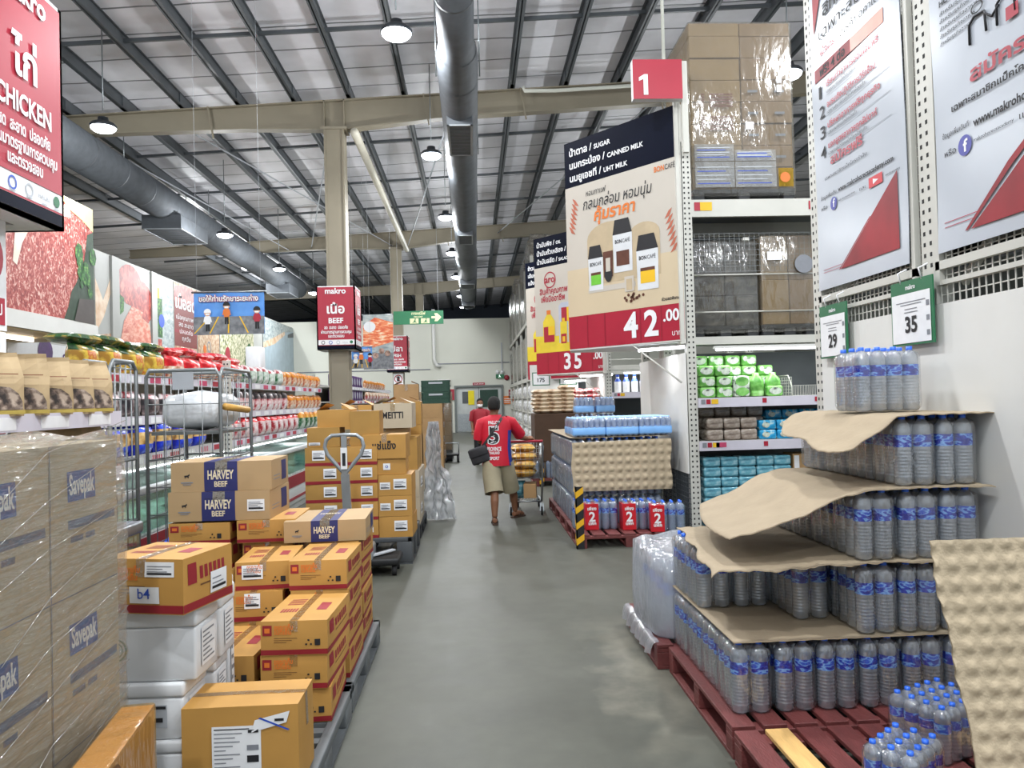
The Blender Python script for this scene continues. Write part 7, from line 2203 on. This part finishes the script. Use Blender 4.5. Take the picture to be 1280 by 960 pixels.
for i, (ya, yb) in enumerate(((6.3, 8.6), (8.65, 11.1), (11.15, 13.6), (13.65, 16.2))):
    freezer('white chest freezer with a red band under the long shelf, %s from the front' % nth(i + 1), -3.73, -2.84, ya, yb)
    q = random.Random(40 + i)
    for k in range(8):
        put(sk_f if False else sack_mesh(.4, .26, .1, [m_frost if k % 2 else m_freshgreen, m_paper]), 'frozen_pack', 'frosted food pack in the %s freezer under the long shelf, %s along' % (nth(i + 1), nth(k + 1)), 'pack',
            (-3.35 + q.uniform(-.18, .18), ya + .22 + (yb - ya - .4) * k / 7, .601 + (.0)), q.uniform(-.2, .2), 'frosted packs in the freezers')
ld = bpy.data.lights.new('freezer_light', 'AREA'); ld.shape = 'RECTANGLE'; ld.size = .06; ld.size_y = 9.6; ld.energy = 30; ld.color = (.9, 1, .97)
t = thing('freezer_strip_light', 'white strip light fixed under the lowest shelf over the freezers', 'strip light', (-3.25, 6.35, 1.07))
MB().box(-.03, .03, 0, 9.8, .02, .055).build('light_batten', m_white, t); MB().tube([(0, .05, .01), (0, 9.75, .01)], .014, 8).build('light_tube', m_tube, t)
lo = bpy.data.objects.new('light', ld); COL.objects.link(lo); lo.location = (0, 4.9, -.01); adopt(lo, t)
freezer('grey railed chest freezer close behind the film wrapped cartons', -2.85, -2.02, 3.3, 4.7, True, True)

# goods on the long shelf, from the front end to the column
def row(me, name, lab, cat, x, y0, y1, step, z, grp, rz=-PI / 2, jx=.02, jr=.08, sc=None, two=False):
    n = int(round((y1 - y0) / step)); o = None
    for i in range(n):
        s = sc * rnd.uniform(.94, 1.06) if sc else rnd.uniform(.95, 1.05)
        put(me, name, lab % nth(i + 1), cat, (x + rnd.uniform(-jx, jx), y0 + step * (i + .5), z), rz + rnd.uniform(-jr, jr), grp, (1, 1, s))


yb_ = pouch_mesh(.42, .25, .2, [m_yelfood, m_greenbag], [(0, 0), (.72, 1)]); rb_ = pouch_mesh(.5, .25, .2, [m_foodpale, m_redbag], [(0, 0), (.45, 1)])
mg = pouch_mesh(.36, .26, .16, [m_mixgreen, m_frozen], [(0, 0), (.7, 1)]); sm = pouch_mesh(.3, .26, .14, [m_foodpale, m_orangebag], [(0, 0), (.6, 1)]); sm2 = pouch_mesh(.3, .3, .14, [m_frozen, m_darkpack], [(0, 0), (.6, 1)])
bb = pouch_mesh(.5, .3, .2, [m_bluebag, m_goldfood, m_bluebag], [(0, 0), (.35, 1), (.8, 2)]); rw = pouch_mesh(.36, .3, .18, [m_frozen, m_redbag], [(0, 0), (.75, 1)]); dk = pouch_mesh(.4, .24, .18, [m_darkpack, m_frozen], [(0, 0), (.8, 1)])
ob = pouch_mesh(.42, .34, .18, [m_mixgreen, m_orangebag], [(0, 0), (.6, 1)]); wf = pouch_mesh(.36, .28, .18, [m_frozen, m_foodpale], [(0, 0), (.5, 1)])
T = 1.982
row(yb_, 'food_bag', 'yellow and green standing food bag on the top freezer shelf, %s from the front', 'bag', gx - .14, 6.35, 8.05, .43, T, 'yellow food bags')
gsack = sack_mesh(.5, .26, .09, [m_greenbag, m_paper])
for i in range(4): put(gsack, 'food_bag', 'dark green bag lying across the yellow bags, %s from the front' % nth(i + 1), 'bag', (gx - .12, 6.55 + .45 * i, T + .235 + .02 * (i % 2)), PI / 2 + rnd.uniform(-.2, .2), 'green bags lying on top')
row(rb_, 'food_bag', 'red and white food bag on the top freezer shelf, %s behind the yellow bags', 'bag', gx - .14, 8.2, 10.7, .5, T, 'red bags on the top shelf')
rsack = sack_mesh(.5, .26, .1, [m_redbag, m_paper])
for i in range(5): put(rsack, 'food_bag', 'red bag lying on top of the standing red bags, %s from the front' % nth(i + 1), 'bag', (gx - .12, 8.4 + .5 * i, T + .235 + .03 * (i % 2)), PI / 2 + rnd.uniform(-.2, .2), 'red bags lying on top')
row(mg, 'food_bag', 'small green and white pack on the top freezer shelf, %s behind the red bags', 'pack', gx - .13, 10.8, 13.0, .37, T, 'green white packs on the top shelf')
t = thing('display_stand', 'white display block standing on the top freezer shelf', 'display', (gx - .25, 12.2, T))
MB().rbox(-.12, .12, .0, .3, .26, .62, .03).build('white_block', m_paper, t); MB().box(-.1, .1, .03, .27, 0, .26).build('stand_foot', m_pink, t)
row(sm, 'snack_bag', 'small orange and cream pack near the column on the top shelf, %s along', 'pack', gx - .12, 13.1, 16.2, .31, T, 'orange packs near the column')
row(dk, 'frozen_pack', 'dark frozen pack on the middle freezer shelf, %s from the front', 'pack', gx - .16, 6.4, 8.6, .42, 1.582, 'dark packs on the middle shelf')
fs = sack_mesh(.42, .5, .07, [m_foodpale, m_paper])
for i in range(2):
    put(fs, 'food_bag', 'flat pale pack stacked on the middle shelf behind the cage, %s up' % nth(i + 1), 'pack', (gx - .28, 9.1, 1.582 + .06 * i), .1, 'flat pale packs')
row(sm2, 'frozen_pack', 'dark and silver pack on the middle freezer shelf, %s behind the cage', 'pack', gx - .14, 9.6, 13.4, .32, 1.582, 'dark silver packs on the middle shelf')
row(sm, 'snack_bag', 'orange pack at the far end of the middle freezer shelf, %s along', 'pack', gx - .13, 13.5, 16.2, .31, 1.582, 'orange packs on the middle shelf')
row(bb, 'food_bag', 'royal blue food bag on the lowest freezer shelf, %s from the front', 'bag', gx - .14, 6.35, 9.4, .5, 1.202, 'blue bags on the lowest shelf', sc=1.05)
bs_ = sack_mesh(.52, .3, .12, [m_bluebag, m_goldfood], (.3, .7))
for i in range(4): put(bs_, 'food_bag', 'royal blue bag slumped forward on the lowest shelf, %s from the front' % nth(i + 1), 'bag', (gx - .2, 6.8 + .62 * i, 1.202 + .0), PI / 2 + rnd.uniform(-.3, .3), 'slumped blue bags')
row(rw, 'food_bag', 'red and white frozen bag on the lowest freezer shelf, %s behind the post', 'bag', gx - .13, 10.0, 14.0, .37, 1.202, 'red white bags on the lowest shelf')
row(ob, 'food_bag', 'orange bag with a green window near the column, %s along', 'bag', gx - .12, 14.1, 16.2, .42, 1.202, 'orange bags near the column')
# low wire basket fronts on the lowest shelf
t = thing('shelf_basket', 'white wire basket front holding the blue bags on the lowest shelf', 'wire basket', (gx + .03, 6.35, 1.14))
wire_panel(Frame((0, 0, 0), (0, 1, 0), (0, 0, 1)), 0, 3.1, -.05, .08, .05, .13, .003).build('basket_mesh', m_mesh, t)

S0 = len(COL.objects)
# nearest shelf with the row of paper bags
gondola('bag_shelf', 'white shelf end carrying the row of brown paper bags', -2.2, 3.3, 4.72, [(1.64, False), (1.3, True)], .5, False, [1.37])
def paper_bag_mesh(w, d, h, seed=0):
    b = MB(); n = 16
    def ring(z, ww, dd, oy=0):
        r = []
        for k in range(n):
            a = 2 * PI * (k + .5) / n; c, q = math.cos(a), math.sin(a); m = max(abs(c), abs(q))
            x, y = c / m, q / m
            r.append((x * ww / 2 * (1 - (.16 * z / h if abs(x) > .9 and abs(y) < .5 else 0)), y * dd / 2 + oy, z))
        return r
    b.ring_loft([ring(0, w, d), ring(h * .06, w * 1.02, d * 1.03), ring(h * .2, w * 1.03, d * 1.0), ring(h * .35, w * 1.03, d * .95), ring(h * .5, w * 1.01, d * .85), ring(h * .62, w * 1.0, d * .66, .01), ring(h * .74, w * .98, d * .46, .02), ring(h * .85, w * .96, d * .27, .03), ring(h * .93, w * .95, d * .1, .035), ring(h, w * .93, d * .05, .03)], 0, False)
    F = Frame((0, -d * .5 - .004, 0), (1, 0, 0), (0, -.0, 1)); s = .0
    def fr(x, z): 
        y = -d / 2 * (1.03 if z < h * .35 else 1.03 - (z / h - .35) * 1.0) - .004
        return (x, y, z)
    pts = [(-.3, .1), (.46, .1), (.46, .22), (.4, .34), (.26, .44), (.08, .46), (-.12, .42), (-.24, .32), (-.3, .2)]
    b.poly([fr(x * w, z * h) for x, z in pts], 1)
    b.poly([fr(x * w, z * h) for x, z in ((-.5, .03), (.5, .03), (.5, .09), (-.5, .09))], 2)
    b.poly([fr(x * w, z * h) for x, z in ((-.4, .64), (.4, .64), (.4, .655), (-.4, .655))], 3)
    def cr(p):
        k = .022 * (p[2] / h) ** 1.5 + .003; q = Vector((p[0] * 9 + seed * 7, p[1] * 9, p[2] * 8))
        return (p[0] + k * noise.noise(q), p[1] + k * 1.2 * noise.noise(q + Vector((5, 3, 1))), p[2] + (k * .8 * noise.noise(Vector((p[0] * 7, seed * 5, 2))) if p[2] > h * .5 else 0))
    b.v = [cr(p) for p in b.v]
    return b.mesh('paper_bag', [m_bagkraft, m_charcoal, M('ochre_band', 'b09a4a', .7, nz=9), m_brownprint])
pbs = [paper_bag_mesh(.25, .15, .31, k) for k in range(4)]; pbg = pbs[0]
for i in range(7):
    put(pbs[i % 4], 'paper_bag', 'brown paper charcoal bag in the row on the shelf end, %s from its far end' % nth(i + 1), 'paper bag', (-2.29 + rnd.uniform(-.015, .01), 4.5 - .225 * i, 1.642), R(38) + rnd.uniform(-.15, .15), 'brown paper bags')
for i in range(3):
    put(pbg, 'paper_bag', 'brown paper bag on the lower shelf of the shelf end, %s from its far end' % nth(i + 1), 'paper bag', (-2.33, 4.56 - .24 * i, 1.302), PI / 2 * .62, 'brown paper bags below', (.95, .95, .92))

nudge(S0, 0, .12)
# roll cages
def roll_cage(label, x, y, w, d, h, rz=0, side=True):
    t = thing('roll_cage', label, 'roll cage', (x, y, 0), rz); b = MB(); r = .015
    hoop = lambda p, q: [Vector(p), Vector(p) + Vector((0, 0, h - .06)), Vector(p) + (Vector(q) - Vector(p)) * .06 / max(.1, (Vector(q) - Vector(p)).length) + Vector((0, 0, h)), Vector(q) - (Vector(q) - Vector(p)) * .06 / max(.1, (Vector(q) - Vector(p)).length) + Vector((0, 0, h)), Vector(q) + Vector((0, 0, h - .06)), Vector(q)]
    z0 = .16
    sides = [((0, 0, z0), (0, d, z0)), ((w, 0, z0), (w, d, z0))] + ([((0, d, z0), (w, d, z0))] if side else [])
    for i, (p, q) in enumerate(sides):
        b = MB(); b.tube(hoop(p, q)[:], r, 8)
        b.build('side_hoop', m_wire, t); u = (Vector(q) - Vector(p)); m = MB()
        for k in range(1, 5): a = Vector(p) + u * k / 5; m.tube([a, a + Vector((0, 0, h - .02 - 0))], .004, 5)
        for k in range(9): zz = (h - .05) * k / 8; m.tube([Vector(p) + Vector((0, 0, zz)), Vector(q) + Vector((0, 0, zz))], .004 if k not in (0, 5) else .009, 6)
        m.build('side_mesh', m_wire, t)
    MB().box(0, w, 0, d, z0 - .03, z0).build('cage_floor', m_wire, t)
    for cx in (.06, w - .06):
        for cy in (.06, d - .06): MB().tube([(cx - .015, cy, .06), (cx + .015, cy, .06)], .06, 14).build('caster', m_rubber, t)
    for cx in (.06, w - .06):
        for cy in (.06, d - .06): MB().box(cx - .02, cx + .02, cy - .02, cy + .02, .06, z0).build('caster_fork', m_wire, t)
    return t


c2 = roll_cage('grey wire roll cage holding a big white plastic sack', -2.52, 6.0, .56, .8, 1.8)
b = MB(); b.tube([(0, 0, .16), (0, 0, 1.9), (.03, 0, 1.95), (.53, 0, 1.95), (.56, 0, 1.9), (.56, 0, .16)], .015, 8); b.build('front_hoop', m_wire, c2)
m = MB()
for k in range(1, 4): m.tube([(.56 * k / 4, 0, .16), (.56 * k / 4, 0, 1.94)], .004, 5)
for k in range(9): m.tube([(0, 0, .2 + 1.7 * k / 8), (.56, 0, .2 + 1.7 * k / 8)], .004, 5)
m.build('front_mesh', m_wire, c2)
MB().box(.2, .36, -.008, -.004, 1.80, 1.94).build('plate', m_lgrey, c2)
MB().tube([(.58, .05, 1.66), (.62, .5, 1.63)], .028, 10).build('wood_handle', M('pale_wood_handle', 'c99a4a', .5, nz=6), c2)
roll_cage('narrow grey roll cage standing folded beside the freezer', -2.74, 5.45, .2, .42, 1.85, 0)
m_whitesack = M('white_plastic_sack', 'dadde0', .25, nz=5, amt=.05, bump=.6, bs=9)
t = thing('cage_shelf_board', 'grey half-height shelf lying in the roll cage under the white sack', 'shelf', (-2.52, 6.0, 1.45)); MB().box(.02, .54, .03, .76, 0, .02).build('board', m_wire, t)
b = MB(); rings = []
for k in range(9):
    a = k / 8; z = .02 + .33 * a; s = (1 - abs(2 * a - 1) ** 4) ** .5 * .98 + .02
    rings.append([(.28 + (.25 * s + .01 * math.sin(i * 2.1 + k)) * math.copysign(abs(math.cos(2 * PI * i / 20)) ** .5, math.cos(2 * PI * i / 20)), .4 + (.32 * s + .01 * math.cos(i * 1.7 + k)) * math.copysign(abs(math.sin(2 * PI * i / 20)) ** .5, math.sin(2 * PI * i / 20)), z) for i in range(20)])
b.ring_loft(rings); o = b.build('plastic_sack', m_whitesack, None, (-2.52, 6.0, 1.45)); tag(o, 'big shiny white plastic sack resting in the roll cage', 'sack')
bs2 = sack_mesh(.44, .5, .2, [m_bluebag, m_goldfood], (.2, .5))
for i in range(3): put(bs2, 'food_bag', 'blue food bag in the lower half of the roll cage, %s up' % nth(i + 1), 'bag', (-2.24, 6.4, .161 + .33 * i if i == 0 else .161 + .17 * i), rnd.uniform(-.2, .2), 'blue bags in the roll cage')

# purple goods on the next shelf beyond the column
gondola('far_shelf', 'white shelf unit beyond the BEEF column with purple packs', -3.3, 19.0, 30.5, [(1.3, True), (1.72, True), (2.1, False)], .6, True, [0, 5.7, 11.4])
pp = MB(); pp.rbox(-.2, .2, 0, .3, 0, .32, .03, 0, 2); G = Frame((-.2, -.003, 0), (1, 0, 0), (0, 0, 1)); pp.disc(G, .2, .16, .1, 1, 0, 12)
ppm = pp.mesh('purple_pack', [m_purple, m_lgrey])
for z, nm in ((1.302, 'low'), (1.722, 'middle'), (2.102, 'top')):
    for i in range(9): put(ppm, 'purple_pack', 'purple pack on the %s shelf beyond the BEEF column, %s along' % (nm, nth(i + 1)), 'pack', (-3.32, 19.4 + .43 * i, z), PI / 2, 'purple packs')
row(wf, 'food_bag', 'white and red bag on the low shelf beyond the purple packs, %s along', 'bag', -3.42, 23.6, 30.2, .4, 1.302, 'white bags on the far low shelf')
row(wf, 'food_bag', 'white and brown bag on the middle shelf beyond the purple packs, %s along', 'bag', -3.42, 23.6, 30.2, .4, 1.722, 'white bags on the far middle shelf')
row(sm, 'snack_bag', 'tan snack bag on the top shelf beyond the purple packs, %s along', 'bag', -3.42, 23.6, 29.0, .4, 2.102, 'tan bags on the far top shelf')
# island of low freezers between that shelf and the bulkhead
for i, y in enumerate((19.2, 22.2, 25.2)): freezer('white chest freezer below the purple pack shelf, %s along' % nth(i + 1), -3.84, -2.95, y, y + 2.9)
